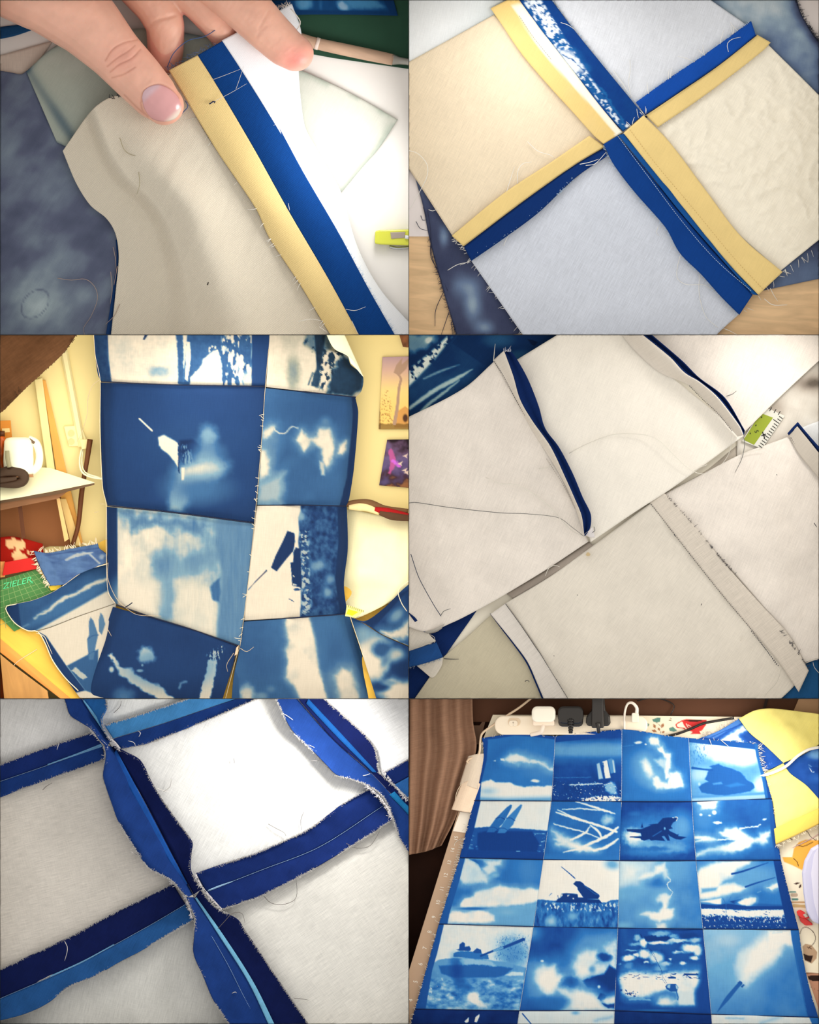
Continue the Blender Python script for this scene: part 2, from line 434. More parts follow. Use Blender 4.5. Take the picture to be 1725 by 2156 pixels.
def dye_paint(p, stops, fn):
    """paint from a 0..1 field"""
    def f(X, Y, U, V): return np.clip(ramp(np.clip(fn(X, Y, U, V), 0, 1), stops) / np.array(GAIN[p]), .002, .93)
    return f

def waves(amp, sc, seed=0, base=0.0, octv=3):
    return lambda X, Y, U, V: base + (fbm(X, Y, sc, seed, octv) - .5) * 2 * amp

# ------------------------------------------------------------------ the display box, with added walls and dividers
board = Geo().box(FW / 2, FH / 2, -16, FW + 30, FH + 30, 20).obj('floor', mat_plain('backing_board', 1, (120, 112, 104), .9)); structure(board)
BOXM = mat_plain('added_wall_paint', 1, (240, 236, 230), .9)  # added box walls, pale so they spread the light evenly
k = 1
for nm, (cx, cy, sx, sy) in {'added_wall_left': (-4, FH / 2, 8, FH + 16), 'added_wall_right': (FW + 4, FH / 2, 8, FH + 16), 'added_wall_top': (FW / 2, -4, FW, 8), 'added_wall_bottom': (FW / 2, FH + 4, FW, 8)}.items():
    structure(Geo().box(cx, cy, BOX_H / 2 - 6, sx, sy, BOX_H).obj(nm, BOXM))
for i, (cx, cy, sx, sy) in enumerate(((861, FH / 2, 1.1, FH), (FW / 2, 705, FW, 1.1), (FW / 2, 1471, FW, 1.1))):  # thin added dividers that keep each compartment's light apart
    structure(Geo().box(cx, cy, BOX_H / 2 - 6, sx, sy, BOX_H).obj('light_divider_%d' % (i + 1), BOXM))

CREAM_T = {}
def thread_mat(p, rgb=(250, 244, 232)): return mat_plain('cotton_thread', p, rgb, .9, .05)
# ================================================================== compartment 1: a hand holding a seam
def T1(pts, z=None):   # close-up coordinates (scale 2) to photograph
    return [(x / 2.0012, y / 2.0012) + ((z,) if z is not None else tuple(p_[2:])) for p_ in pts for x, y in [p_[:2]]]

t = tag(Geo().prism([(0, 0), (861, 0), (861, 705), (0, 705)], -6, 0).obj('table', mat_plain('white_laminate', 1, (255, 248, 238), .5, .3, mottle=.01), panel=1),
        'white table top under the pale and slate blue dyed cloths', 'table')

SLATE = [(0, (70, 76, 96)), (.35, (100, 106, 128)), (.6, (128, 140, 154)), (.8, (158, 172, 178)), (1, (190, 204, 204))]
def slate(X, Y, U, V):
    v = .33 + (fbm(X, Y * 1.3, 130, 3) - .5) * .8 + (fbm(X + Y, (Y - X) * .45, 50, 8) - .5) * .55
    v = v + .20 * np.exp(-(((X - 75) / 60) ** 2 + ((Y - 630) / 75) ** 2)) + .2 * np.exp(-(((X - 110) / 40) ** 2 + ((Y - 560) / 90) ** 2))
    ring = np.abs(np.sqrt(((X - 74 + (Y - 640) * .35) / 27) ** 2 + ((Y - 640) / 30) ** 2) - 1); v = v - .28 * np.exp(-(ring / .05) ** 2)
    return v + .12 * np.exp(-((Y - 250) / 60) ** 2)
CL1 = mat_cloth('dyed_cotton', 1, None, 30, .05, .03)
dc = thing('dyed_cloth', 'mottled slate blue dyed cloth under the held linen piece', 'cloth', 100, 450, 0)
o = sheet('cloth_panel', [(-20, 146, 3), (20, 152, 3), (45, 156, 4), (62, 146, 5), (140, 140, 4), (260, 190, 3)], [(-20, 720, 3), (100, 720, 3), (232, 720, 9)], CL1, dc, right=[(260, 190, 3), (262, 300, 3), (246, 470, 5), (255, 540, 9), (247, 610, 9), (232, 720, 9)],
          step=4, z=waves(3.5, 90, 2, 4), panel=1, paint=dye_paint(1, SLATE, slate), thick=1.5)
ribbon('rolled_edge', [(250, 505, 9), (256, 545, 12), (250, 605, 12), (238, 720, 12)], [(244, 505, 12), (246, 545, 18), (238, 610, 18), (221, 720, 18)], mat_cloth('navy_cotton', 1, (28, 62, 110), 10), dc, step=4, panel=1)
threads('loose_threads', [[(238, 520, 22), (243, 545, 22), (245, 575, 20)], [(233, 572, 24), (236, 610, 22), (232, 640, 22)], [(252, 640, 22), (240, 665, 22), (222, 683, 20)], [(121, 586, 14), (150, 590, 16), (180, 588, 16), (200, 605, 16), (205, 630, 15), (192, 665, 14), (176, 690, 12), (178, 705, 12)], [(247, 560, 22), (240, 600, 22)]], thread_mat(1, (190, 165, 150)), dc, .8, 1)

SAGE = [(0, (86, 108, 120)), (.45, (170, 178, 165)), (.75, (188, 192, 176)), (1, (214, 212, 198))]
def sage(X, Y, U, V):
    v = .72 + (fbm(X, Y, 160, 21) - .5) * .5 + .25 * sstep(560, 720, X)
    v -= .5 * np.exp(-(np.abs((X - 60) * .83 - (Y - 150) * .55) / 14) ** 2) * (X < 260)
    edge = np.minimum(np.minimum(V, 1 - V) * 9, (1 - U) * 22); return v - .45 * np.exp(-(edge / .35) ** 2) * sstep(.25, .6, fbm(X, Y, 40, 4))
sg = sheet('dyed_cloth', [(55, 150, 6), (128, 92, 7), (300, 60, 8), (480, 90, 10), (650, 155, 12), (745, 200, 8), (838, 252, 6)], [(120, 300, 4), (300, 380, 4), (560, 470, 5), (720, 404, 6)], CL1, None,
           right=[(838, 252, 6), (800, 310, 7), (765, 350, 9), (720, 404, 6)], step=4, z=waves(3, 120, 5, 8), panel=1, paint=dye_paint(1, SAGE, sage), thick=1.5)
tag(sg, 'pale sage dyed cloth lying behind the hand with blue stained edges', 'cloth')
bl = sheet('cotton_scrap', [(-10, 58, 2), (40, 52, 3), (84, 48, 2)], [(-10, 84, 2), (30, 76, 3), (72, 62, 2)], mat_cloth('blue_cotton', 1, (36, 84, 130), 20), None, step=5, panel=1)
tag(bl, 'blue cotton scrap showing past the wrist on the white table', 'cloth')
be = sheet('linen_scrap', [(-10, 120, 1), (60, 100, 2), (112, 86, 2)], [(-10, 152, 1), (40, 160, 1), (75, 140, 1)], mat_cloth('beige_linen', 1, (226, 206, 188), 0), None, step=6, z=waves(2, 30, 4, 2), panel=1)
tag(be, 'beige linen scrap with a wavy edge above the slate blue cloth', 'cloth')

# cutting mat with a printed square lying on it, pencil, sewing clip
cm = thing('cutting_mat', 'dark green cutting mat under the blue printed square beside the hand', 'cutting mat', 740, 80)
Geo().prism([(560, -10), (880, -10), (880, 148), (700, 122), (560, 96)], 0, 5).obj('mat_sheet', mat_plain('green_rubber', 1, (32, 74, 52), .75, mottle=.05), cm, 1, bevel=.8)
CY1 = [(0, (12, 44, 88)), (.3, (26, 84, 140)), (.6, (80, 150, 195)), (1, (215, 235, 240))]
def pr1(X, Y, U, V):
    q = Print(X, Y, 430, 0, 3.993, .22, 3); q.noise(160, .12)
    q.blob(840, 30, 70, 55, .62, .6, warp=14); q.blob(1170, 50, 60, 40, .75, .5, 35, 10); q.blob(980, 40, 16, 60, .35, .7); q.poly([(1150, -20), (1420, -20), (1520, 60), (1240, 80)], .55, 30, 12)
    q.below([(500, 80), (1700, 92)], .1, 6); q.right_of([(1490, -30), (1560, 100)], .07, 8); return q.rgb(1, CY1)
pp = sheet('printed_square', [(560, -12, 8), (700, -12, 9), (826, -12, 8)], [(560, 36, 8), (640, 31, 8), (740, 31, 9), (838, 33, 10)], mat_cloth('printed_cotton', 1, None, 5, .05, .02), None, step=2.5, panel=1, paint=pr1, thick=1.5)
tag(pp, 'blue cyanotype printed square lying on the dark green cutting mat', 'printed cloth')
pc = thing('pencil', 'unpainted wooden pencil with a metal tip lying along the green mat', 'pencil', 750, 110)
Geo().tube([(630, 80, 14), (668, 92, 14), (828, 126, 14)], [11.5, 12.5, 13, 13, 12], n=24, sides=14).obj('barrel', mat_wood('pencil_wood', 1, (216, 178, 148), 12), pc, 1, True)
Geo().tube([(665, 91, 14), (672, 93, 14)], 13.2, n=3, sides=14, smooth=False).obj('band', mat_plain('pale_band', 1, (246, 225, 208), .4), pc, 1, True)
Geo().tube([(826, 125, 14), (838, 127, 14), (870, 132, 14)], [12, 8, 7, 7], n=12, sides=14).obj('metal_tip', mat_plain('steel', 1, (176, 172, 162), .3, .5, .7), pc, 1, True)
sc_ = thing('sewing_clip', 'bright yellow plastic sewing clip on the white table', 'clip', 825, 500)
Geo().prism([(790, 487), (800, 484), (861, 483), (861, 517), (800, 515), (789, 513)], 2, 26).obj('jaw', mat_plain('yellow_plastic', 1, (226, 226, 72), .3, .5), sc_, 1, bevel=3)
Geo().prism([(822, 489), (854, 488), (852, 501), (824, 503)], 22, 28).obj('window', mat_plain('grey_plastic', 1, (176, 160, 146), .3), sc_, 1, bevel=1)
Geo().tube([(820, 519, 8), (836, 523, 9), (861, 521, 8)], 3.2, sides=8).obj('spring', mat_plain('bright_steel', 1, (205, 205, 205), .2, .5, .8), sc_, 1, True)
Geo().tube([(853, 499, 30), (862, 500, 30)], 4, n=3, sides=8).obj('pin', mat_plain('bright_steel', 1, (235, 235, 235), .25, .5), sc_, 1, True)

# the held patchwork
pw = thing('patchwork_piece', 'two linen patches joined by a pressed open yellow and blue seam, held by a hand', 'patchwork', 450, 420, 20)
LIN1 = mat_cloth('unbleached_linen', 1, (232, 219, 196), 32, .05, .03, 10, weave=.22, bump=.5)
def zlin(X, Y, U, V):
    back = 27 + 4 * sstep(0, .25, U) - 8 * V * (1 - U)
    hold = 78 - 34 * V; rise = sstep(.26, .385, U + .03 * np.sin(V * 7)); crown = 40 * np.exp(-((U - .58) / .17) ** 2) * sstep(.0, .5, V)
    return back + (hold - back) * rise + crown + (fbm(X + Y * .5, Y * .25, 40, 6, 3) - .5) * 6 * sstep(.1, .3, V) * sstep(.1, .4, U)
sheet('linen_patch', [(132, 318), (188, 238), (222, 210), (262, 196), (300, 182), (372, 150)], [(232, 720), (440, 720), (706, 720)], LIN1, pw,
      left=[(132, 318), (160, 385), (190, 432), (224, 460), (243, 492), (250, 540), (244, 610), (232, 720)],
      right=T1([(745, 300), (830, 495), (925, 650), (1080, 880), (1135, 1000), (1260, 1190), (1345, 1330), (1412, 1440)]), step=3.2, z=zlin, panel=1, thick=1.6)
YEL1 = mat_cloth('yellow_cotton', 1, (238, 208, 142), 32, .04, .03, 12, weave=.16, bump=.4)
BLU1 = mat_cloth('prussian_blue_cotton', 1, (12, 64, 130), 32, .10, .05, 12, weave=.2, bump=.4)
yl = T1([(712, 296), (775, 400), (830, 495), (925, 650), (1080, 880), (1135, 1000), (1260, 1190), (1345, 1330), (1412, 1440)])
yr = T1([(832, 233), (900, 340), (1060, 610), (1210, 880), (1380, 1170), (1528, 1440)])
br = T1([(945, 168), (1030, 300), (1160, 510), (1280, 730), (1420, 970), (1560, 1230), (1680, 1440)])
wr = [(614, 8), (634, 70), (628, 145), (640, 262), (665, 312), (690, 355), (716, 402), (752, 520), (800, 610), (880, 700)]
ribbon('yellow_seam_strip', yl, yr, YEL1, pw, step=3, z=lambda X, Y, U, V: 88 - 34 * U + 6 * np.sin(V * math.pi) + 3 * np.sin(U * 17) * (1 - V), panel=1, thick=1.8)
ribbon('blue_seam_strip', yr, br, BLU1, pw, step=3, z=lambda X, Y, U, V: 88 - 34 * U + 6 * np.sin(V * math.pi) - 2, panel=1, thick=1.8)
wl = T1([(935, 170), (1020, 300), (1150, 510), (1270, 730), (1410, 970), (1550, 1230), (1660, 1440)])
ribbon('white_patch', wl, wr, mat_cloth('white_linen', 1, (255, 255, 255), 32, .02, .01, weave=.05), pw, step=4, panel=1,
       z=lambda X, Y, U, V: (84 - 36 * U) * (1 - .80 * V ** 1.5) + 4, thick=1.6)
THM = thread_mat(1)
fray('frayed_edge', [p_[:2] + (60,) for p_ in yl], THM, pw, 1, 22, (8, 16), 14, 1, .7, .5, seed=3)
fray('frayed_edge', [(p_[0], p_[1], 86 - 34 * i / 6) for i, p_ in enumerate(br)], thread_mat(1, (196, 216, 236)), pw, 1, 420, (2, 7), 0, -1, .4, .5, seed=4)
stitches('seam_stitching', [(p_[0], p_[1], 86 - 34 * i / 5) for i, p_ in enumerate(yr)], mat_plain('dark_thread', 1, (22, 40, 84), .9), pw, 1, 2, 5, 3, .8)
threads('white_stitching', [[(446, 217, 92), (462, 208, 94), (478, 200, 95), (496, 190, 96), (520, 176, 94)], [(497, 188, 98), (505, 165, 98), (513, 140, 98)], [(448, 168, 94), (475, 158, 95), (508, 145, 95)],
        [(562, 270, 80), (581, 262, 80)], [(728, 651, 62), (748, 654, 66), (770, 646, 68)], [(628, 677, 66), (655, 672, 68), (680, 676, 66)], [(672, 688, 64), (690, 700, 64)], [(741, 676, 62), (755, 705, 62)], [(607, 428, 74), (610, 443, 74)], [(443, 219, 94), (452, 214, 96)]], THM, pw, .6, 1)
thread('dark_thread_end', [(441, 219, 95), (446, 216, 98), (450, 213, 97), (454, 215, 96), (451, 217, 95)], mat_plain('dark_thread', 1, (30, 40, 70), .9), pw, 1.3, 1)
thread('blue_thread', [(352, 142, 84), (366, 112, 92), (395, 86, 96), (430, 77, 94), (455, 62, 90), (474, 46, 84)], mat_plain('blue_thread', 1, (70, 95, 140), .9), pw, 1.0, 1)
thread('blue_thread', [(375, 249, 88), (386, 236, 92), (396, 224, 90), (390, 212, 88)], mat_plain('blue_thread', 1, (70, 95, 140), .9), pw, 1.0, 1)
thread('white_thread_loop', [(612, 18, 70), (624, 32, 72), (632, 45, 72), (629, 58, 71), (622, 64, 70)], THM, pw, 1.3, 1)
fray('frayed_edge', [(222, 216, 70), (262, 198, 80), (300, 180, 84)], mat_plain('black_thread', 1, (40, 42, 52), .9), pw, 1, 26, (6, 13), 2, -1, .9, 1.3, seed=8)
fray('frayed_edge', [(352, 147, 92), (390, 128, 92), (416, 112, 92), (472, 84, 90)], mat_plain('blue_thread', 1, (92, 104, 130), .9), pw, 1, 36, (5, 14), 0, -1, .7, 1.2, seed=9)
fray('frayed_edge', [(580, 20, 68), (600, 14, 68), (613, 8, 66)], THM, pw, 1, 26, (4, 9), 0, -1, .6, .9, seed=10)
threads('stray_fibres', [[(252, 290, 84), (262, 316, 86), (280, 327, 84), (304, 325, 82)], [(292, 362, 84), (294, 388, 86), (288, 409, 86)]], mat_plain('tan_thread', 1, (170, 158, 120), .9), pw, .8, 1)
Geo().tube([(437, 600, 86), (439, 594, 87)], 1.4, n=3, sides=5).obj('lint_speck', mat_plain('dark_lint', 1, (60, 55, 50), .9), pw, 1)

# ---- the hand: one continuous skin
def capsule_chain(nodes, sides=20):
    """nodes: (x, y, z, r) -> closed tapering limb"""
    P = np.array(nodes, float); n = 14 * (len(P) - 1) + 1
    s = np.linspace(0, len(P) - 1, n); C = np.stack([np.interp(s, np.arange(len(P)), P[:, i]) for i in range(4)], 1)
    for _ in range(6): C[1:-1] = (C[:-2] + C[1:-1] * 2 + C[2:]) / 4
    V, F = [], []
    a = C[-1]; d = (C[-1, :3] - C[-2, :3]); d /= np.linalg.norm(d)
    for th in np.linspace(.15, math.pi / 2 * .985, 7):
        C = np.vstack([C, np.append(a[:3] + d * a[3] * math.sin(th), a[3] * math.cos(th))])
    return tube_geo(C[:, :3], C[:, 3], sides)
g = Geo()
g.add(*capsule_chain([(-90, -150, 96, 104), (20, -66, 104, 100), (112, -14, 110, 92), (186, 52, 114, 72), (242, 112, 116, 58), (292, 165, 118, 54), (330, 207, 118, 49), (346, 222, 116, 42)]))
g.add(*capsule_chain([(330, -190, 100, 78), (430, -72, 112, 62), (512, 10, 118, 53), (560, 60, 118, 47), (600, 98, 116, 43), (622, 112, 114, 39)]))
g.add(*capsule_chain([(290, -190, 60, 74), (372, -52, 64, 56), (425, 2, 64, 46), (458, 46, 58, 39), (474, 72, 46, 34)]))
g.add(*capsule_chain([(200, -190, 40, 74), (285, -46, 60, 54), (330, 14, 66, 45), (348, 52, 64, 41), (349, 100, 44, 39), (345, 140, 26, 36)]))
g.add(*capsule_chain([(-90, -190, 80, 100), (150, -210, 70, 120), (400, -230, 90, 100)]))
tmp = mesh_obj('hand_form', np.vstack(g.V), g.F, None)
rm = tmp.modifiers.new('skin', 'REMESH'); rm.mode = 'VOXEL'; rm.voxel_size = 2.6 * MM
sm_ = tmp.modifiers.new('smooth', 'SMOOTH'); sm_.iterations = 9; sm_.factor = .5
dg = bpy.context.evaluated_depsgraph_get(); hm = bpy.data.meshes.new_from_object(tmp.evaluated_get(dg))
bpy.data.objects.remove(tmp)
HV = np.empty(len(hm.vertices) * 3); hm.vertices.foreach_get('co', HV); HV = HV.reshape(-1, 3) / MM; HV[:, 1] = FH - HV[:, 1]
HN = np.empty(len(hm.vertices) * 3); hm.vertices.foreach_get('normal', HN); HN = HN.reshape(-1, 3)
HF = [tuple(p_.vertices) for p_ in hm.polygons]; bpy.data.meshes.remove(hm)
def dist_line(P, pts):
    d = np.full(len(P), 1e9); L = spl(pts, 30)[:, :2]
    for i in range(len(L) - 1):
        a, b = L[i], L[i + 1]; e = b - a; w_ = P[:, :2] - a; q = np.clip((w_ @ e) / (e @ e + 1e-9), 0, 1)
        d = np.minimum(d, np.linalg.norm(w_ - q[:, None] * e, axis=1))
    return d
X, Y, Z = HV[:, 0], HV[:, 1], HV[:, 2]
up = np.clip(HN[:, 2], 0, 1); dz = np.zeros(len(HV))
creases = [([(222, 128), (238, 104), (262, 90), (290, 84)], 2.6, 2.6), ([(232, 152), (252, 136), (276, 124), (296, 104)], 3.0, 2.8), ([(226, 140), (248, 122), (270, 108), (284, 96)], 2.0, 2.4), ([(236, 164), (262, 156), (284, 142)], 1.6, 2.2),
           ([(298, 214), (302, 194), (318, 182), (338, 178), (360, 188), (376, 206)], 3.2, 3.0), ([(296, 216), (300, 232), (312, 246)], 2.6, 2.5), ([(262, 200), (284, 222), (304, 240)], 1.5, 2.2)]
for pts, dep, wid in creases: dz -= dep * np.exp(-(dist_line(HV, pts) / wid) ** 2) * (Z > 110)
for pts, dep, wid in [([(302, 66), (330, 44), (368, 32)], 4, 4), ([(545, 62), (556, 40), (566, 22)], 1.6, 3), ([(540, 78), (548, 66), (560, 55)], 1.2, 3), ([(472, 52), (500, 76), (530, 104)], .8, 4)]: dz -= dep * np.exp(-(dist_line(HV, pts) / wid) ** 2)
dz += (fbm(X * 1.0 + Y * .9, (Y - X) * .35, 7, 3, 2) - .5) * 1.1 + (fbm(X, Y, 22, 5, 3) - .5) * 2.0
HV[:, 2] += dz * up
hand = thing('hand', 'bare hand pinching the joined linen patches between thumb and finger', 'hand', 300, 60, 60)
SK = [(0, (150, 84, 66)), (.35, (206, 142, 120)), (.62, (232, 176, 152)), (.85, (246, 204, 184)), (1, (255, 224, 206))]
red = .75 * np.exp(-(((X - 628) / 42) ** 2 + ((Y - 128) / 34) ** 2)) + .30 * np.exp(-(((X - 352) / 50) ** 2 + ((Y - 226) / 45) ** 2)) + .25 * np.exp(-(((X - 262) / 40) ** 2 + ((Y - 122) / 36) ** 2)) + .35 * (Z < 80)
base = lin((250, 191, 164)) * np.ones((len(HV), 1)); pink = lin((236, 134, 124))
c = base * (1 - np.clip(red, 0, .8)[:, None]) + pink * np.clip(red, 0, .8)[:, None]
c *= (1 + (fbm(X, Y, 30, 12, 3) - .5) * .22)[:, None]
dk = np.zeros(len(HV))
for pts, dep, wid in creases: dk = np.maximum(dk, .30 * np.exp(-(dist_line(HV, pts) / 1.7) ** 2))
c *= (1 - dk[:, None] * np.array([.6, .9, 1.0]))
def skin_material():
    m = bpy.data.materials.new('skin'); m.use_nodes = True; nt = m.node_tree; b = bsdf(m)
    at = nt.nodes.new('ShaderNodeAttribute'); at.attribute_name = 'dye'; nt.links.new(at.outputs['Color'], b.inputs['Base Color'])
    b.inputs['Roughness'].default_value = .46; b.inputs['Specular IOR Level'].default_value = .35
    b.inputs['Subsurface Weight'].default_value = .25; b.inputs['Subsurface Radius'].default_value = (1, .35, .2); b.inputs['Subsurface Scale'].default_value = .012
    tc = nt.nodes.new('ShaderNodeTexCoord'); nz = nt.nodes.new('ShaderNodeTexVoronoi'); nz.inputs['Scale'].default_value = 300
    bp = nt.nodes.new('ShaderNodeBump'); bp.inputs['Strength'].default_value = .12; bp.inputs['Distance'].default_value = .001
    nt.links.new(tc.outputs['Object'], nz.inputs['Vector']); nt.links.new(nz.outputs['Distance'], bp.inputs['Height']); nt.links.new(bp.outputs['Normal'], b.inputs['Normal']); return m
SKIN = skin_material()
mesh_obj('skin', HV, HF, SKIN, hand, 1, c / np.array(GAIN[1]), True, fill=True)
bv = BVHTree.FromPolygons([Vector(v) for v in HV], HF)
def on_hand(x, y, off):
    h = bv.ray_cast(Vector((x, y, 400)), Vector((0, 0, -1)))[0]; return (h.z if h else 110) + off
nail_out_t = [(299, 206), (303, 192), (316, 182), (336, 178), (358, 187), (374, 203), (381, 219)]
nail_out_b = [(312, 242), (322, 251), (340, 256), (356, 255), (369, 250), (377, 241), (382, 229)]
S = coons(nail_out_t, nail_out_b, [(299, 206), (303, 226), (312, 242)], [(381, 219), (382.5, 224), (382, 229)], 36, 26)
NV = S.reshape(-1, 3).copy(); zc = np.array([on_hand(x, y, 0) for x, y, _ in NV])
sx_ = NV[:, 0] - 342; sy_ = NV[:, 1] - 218
NV[:, 2] = 166 - (sx_ * .72 - sy_ * .69) ** 2 * .0085 - (np.maximum(0, sx_ * .69 + sy_ * .72)) ** 2 * .011 - (np.minimum(0, sx_ * .69 + sy_ * .72)) ** 2 * .004
NV[:, 2] = np.maximum(NV[:, 2] * .35 + (zc + 1.5) * .65, zc + .8)
tipd = sx_ * .69 + sy_ * .72
nc = lin((232, 168, 164)) * np.ones((len(NV), 1)); w_ = sstep(26, 38, tipd)[:, None]; nc = nc * (1 - w_) + lin((246, 224, 206)) * w_
w2 = sstep(-24, -36, tipd)[:, None]; nc = nc * (1 - w2) + lin((226, 186, 190)) * w2
NM = bpy.data.materials.new('nail'); NM.use_nodes = True; b_ = bsdf(NM); a_ = NM.node_tree.nodes.new('ShaderNodeAttribute'); a_.attribute_name = 'dye'
NM.node_tree.links.new(a_.outputs['Color'], b_.inputs['Base Color']); b_.inputs['Roughness'].default_value = .22; b_.inputs['Specular IOR Level'].default_value = .5
nl = mesh_obj('thumb_nail', NV, grid_faces(36, 26), NM, hand, 1, nc / np.array(GAIN[1]), True, 2.0); nl['label'] = 'glossy pink thumb nail'
# ================================================================== compartment 2: cross of four patches
def T2(pts): return [(860 + q[0] / 1.994, q[1] / 1.994) + tuple(q[2:]) for q in pts]
t = Geo().prism([(861, 0), (1725, 0), (1725, 705), (861, 705)], -8, 0).obj('table', mat_wood('pale_birch', 2, (240, 200, 150), 3, 30), panel=2)
tag(t, 'pale wooden table top under the yellow and blue seamed patchwork cross', 'table')
pa = Geo().prism([(861, 0), (880, 0), (1000, 300), (930, 498), (861, 498)], 0, 1.5).obj('paper_sheet', mat_plain('white_paper', 2, (244, 232, 224), .8, .1), panel=2)
tag(pa, 'white paper sheet on the wooden table beside the slate cloth edge', 'paper')
pa = Geo().prism([(1640, -5), (1730, -5), (1730, 120), (1640, 60)], 0, 1.5).obj('paper_sheet', mat_plain('cream_paper', 2, (240, 226, 216), .8, .1), panel=2)
tag(pa, 'cream paper sheet at the ragged dark edge of the dyed cloth', 'paper')
DY2 = [(0, (40, 46, 72)), (.25, (70, 76, 102)), (.45, (106, 124, 152)), (.62, (152, 170, 182)), (.8, (210, 216, 214)), (1, (255, 255, 252))]
def dye2(X, Y, U, V):
    n = (fbm(X, Y, 90, 31) - .5); f = (fbm(X, Y, 26, 33) - .5)
    v = .18 + n * .3 + f * .08
    tl = sstep(1330, 960, X + Y * .9); v = v * (1 - tl) + (1.0 + n * .06) * tl
    tr = sstep(1420, 1560, X) * sstep(420, 150, Y - (X - 1600) * .3); v = v * (1 - tr) + (.5 + n * .55 + .22 * sstep(130, 20, Y) + f * .2) * tr
    br_ = sstep(1580, 1660, X) * sstep(500, 600, Y); v = v * (1 - br_) + (.33 + n * .3) * br_
    v += .36 * np.exp(-(((X - 995) / 18) ** 2 + ((Y - 640) / 36) ** 2)) + .3 * np.exp(-(((X - 935) / 10) ** 2 + ((Y - 500) / 22) ** 2)) + .22 * np.exp(-(((X - 975) / 26) ** 2 + ((Y - 600) / 20) ** 2)) + .3 * np.exp(-(((X - 1020) / 20) ** 2 + ((Y - 690) / 14) ** 2))
    edge = np.minimum((1 - U) * 60, 40); v -= .45 * np.exp(-(edge / 1.2) ** 2) * (Y < 300)
    return v
dc = thing('dyed_cloth', 'blue grey and white tie dyed cloth spread under the patchwork cross', 'cloth', 1290, 350)
sheet('cloth_panel', [(855, -10, 4), (1100, -10, 5), (1400, -10, 4), (1676, -10, 4)], [(965, 720, 4), (1180, 690, 3), (1420, 650, 4), (1730, 586, 4)], mat_cloth('dyed_cotton', 2, None, 12, .05, .03), dc,
      left=[(855, -10, 4), (857, 250, 4), (872, 362, 4), (890, 430, 5), (906, 510, 5), (930, 600, 4), (965, 720, 4)], right=[(1676, -10, 4), (1688, 30, 4), (1712, 70, 4), (1740, 110, 4), (1765, 400, 4), (1730, 586, 4)],
      step=4, z=waves(2.2, 70, 9), panel=2, paint=dye_paint(2, DY2, dye2), thick=1.5)
DT = mat_plain('slate_thread', 2, (50, 52, 76), .9)
threads('loose_threads', [T2([(52, 905, 5), (60, 925, 6), (78, 922, 8)]), T2([(32, 930, 5), (50, 960, 6), (82, 968, 8)]), T2([(80, 880, 8), (92, 960, 8), (100, 1080, 5), (140, 1180, 5)]), T2([(95, 1000, 6), (95, 1080, 3), (140, 1160, 3), (165, 1220, 5)]), T2([(150, 1220, 6), (115, 1300, 3), (112, 1370, 3)]),
                           T2([(170, 1310, 6), (150, 1370, 3), (138, 1405, 3)]), T2([(180, 1350, 6), (186, 1408, 3)]), T2([(195, 1370, 6), (190, 1405, 3)]), T2([(62, 870, 5), (75, 910, 5)])], DT, dc, .9, 2)
fray('frayed_edge', [(905, 500, 6), (930, 600, 6), (962, 705, 6)], DT, dc, 2, 60, (3, 9), 0, 1, .5, .9, 5)
fray('frayed_edge', [(1675, 0, 6), (1690, 34, 6), (1712, 72, 6), (1725, 90, 6)], mat_plain('slate_thread', 2, (40, 44, 58), .9), dc, 2, 90, (3, 8), 0, -1, .6, .9, 6)

cr = thing('patchwork_cross', 'four patches joined in a cross by pressed open yellow and blue seams', 'patchwork', 1310, 280, 6)
PZ = lambda seed, a=2.0: waves(a, 90, seed, 9)
sheet('cream_patch', T2([(-215, 380), (120, 195), (360, 62)]), T2([(185, 990), (560, 760), (905, 556)]), mat_cloth('cream_linen', 2, (240, 220, 188), 28, .09, .05), cr, left=T2([(-215, 380), (0, 705), (185, 990)]), right=T2([(360, 62), (640, 320), (905, 556)]), step=5, z=PZ(41, 3), panel=2)
sheet('grey_patch', T2([(500, -150), (900, -140), (1120, -112)]), T2([(905, 556), (1200, 330), (1448, 130)]), mat_cloth('silver_grey_cotton', 2, (226, 226, 228), 20, .10, .05), cr, right=T2([(1120, -112), (1270, 0), (1400, 90), (1448, 130)]), left=T2([(500, -150), (700, 150), (905, 556)]), step=5, z=PZ(43, 3), panel=2)
def wrk(X, Y, U, V):
    r1 = 1 - np.abs(fbm(X + Y * .2, (Y - X * .3) * .8, 46, 51, 3) * 2 - 1); r2 = 1 - np.abs(fbm(X * .8 - Y * .5, Y, 30, 57, 2) * 2 - 1)
    mk = sstep(.03, .2, U) * sstep(.03, .16, V); return 8 + (4.8 * r1 ** 4 + 2.8 * r2 ** 5) * mk
sheet('creased_cream_patch', T2([(905, 556), (1200, 370), (1512, 188)]), T2([(1560, 1140), (1800, 945), (2052, 736)]), mat_cloth('cream_linen', 2, (252, 240, 216), 30, .07, .03), cr, right=T2([(1512, 188), (1725, 400), (2052, 736)]), left=T2([(905, 556), (1230, 850), (1560, 1140)]), step=3.5, z=wrk, panel=2)
sheet('grey_patch', T2([(905, 556), (1150, 930), (1392, 1316)]), T2([(262, 1092), (480, 1405), (820, 1899)]), mat_cloth('silver_grey_cotton', 2, (212, 214, 220), 28, .12, .06), cr, right=T2([(1392, 1316), (1290, 1410), (820, 1899)]), left=T2([(905, 556), (600, 830), (262, 1092)]), step=5, z=PZ(47, 3), panel=2)

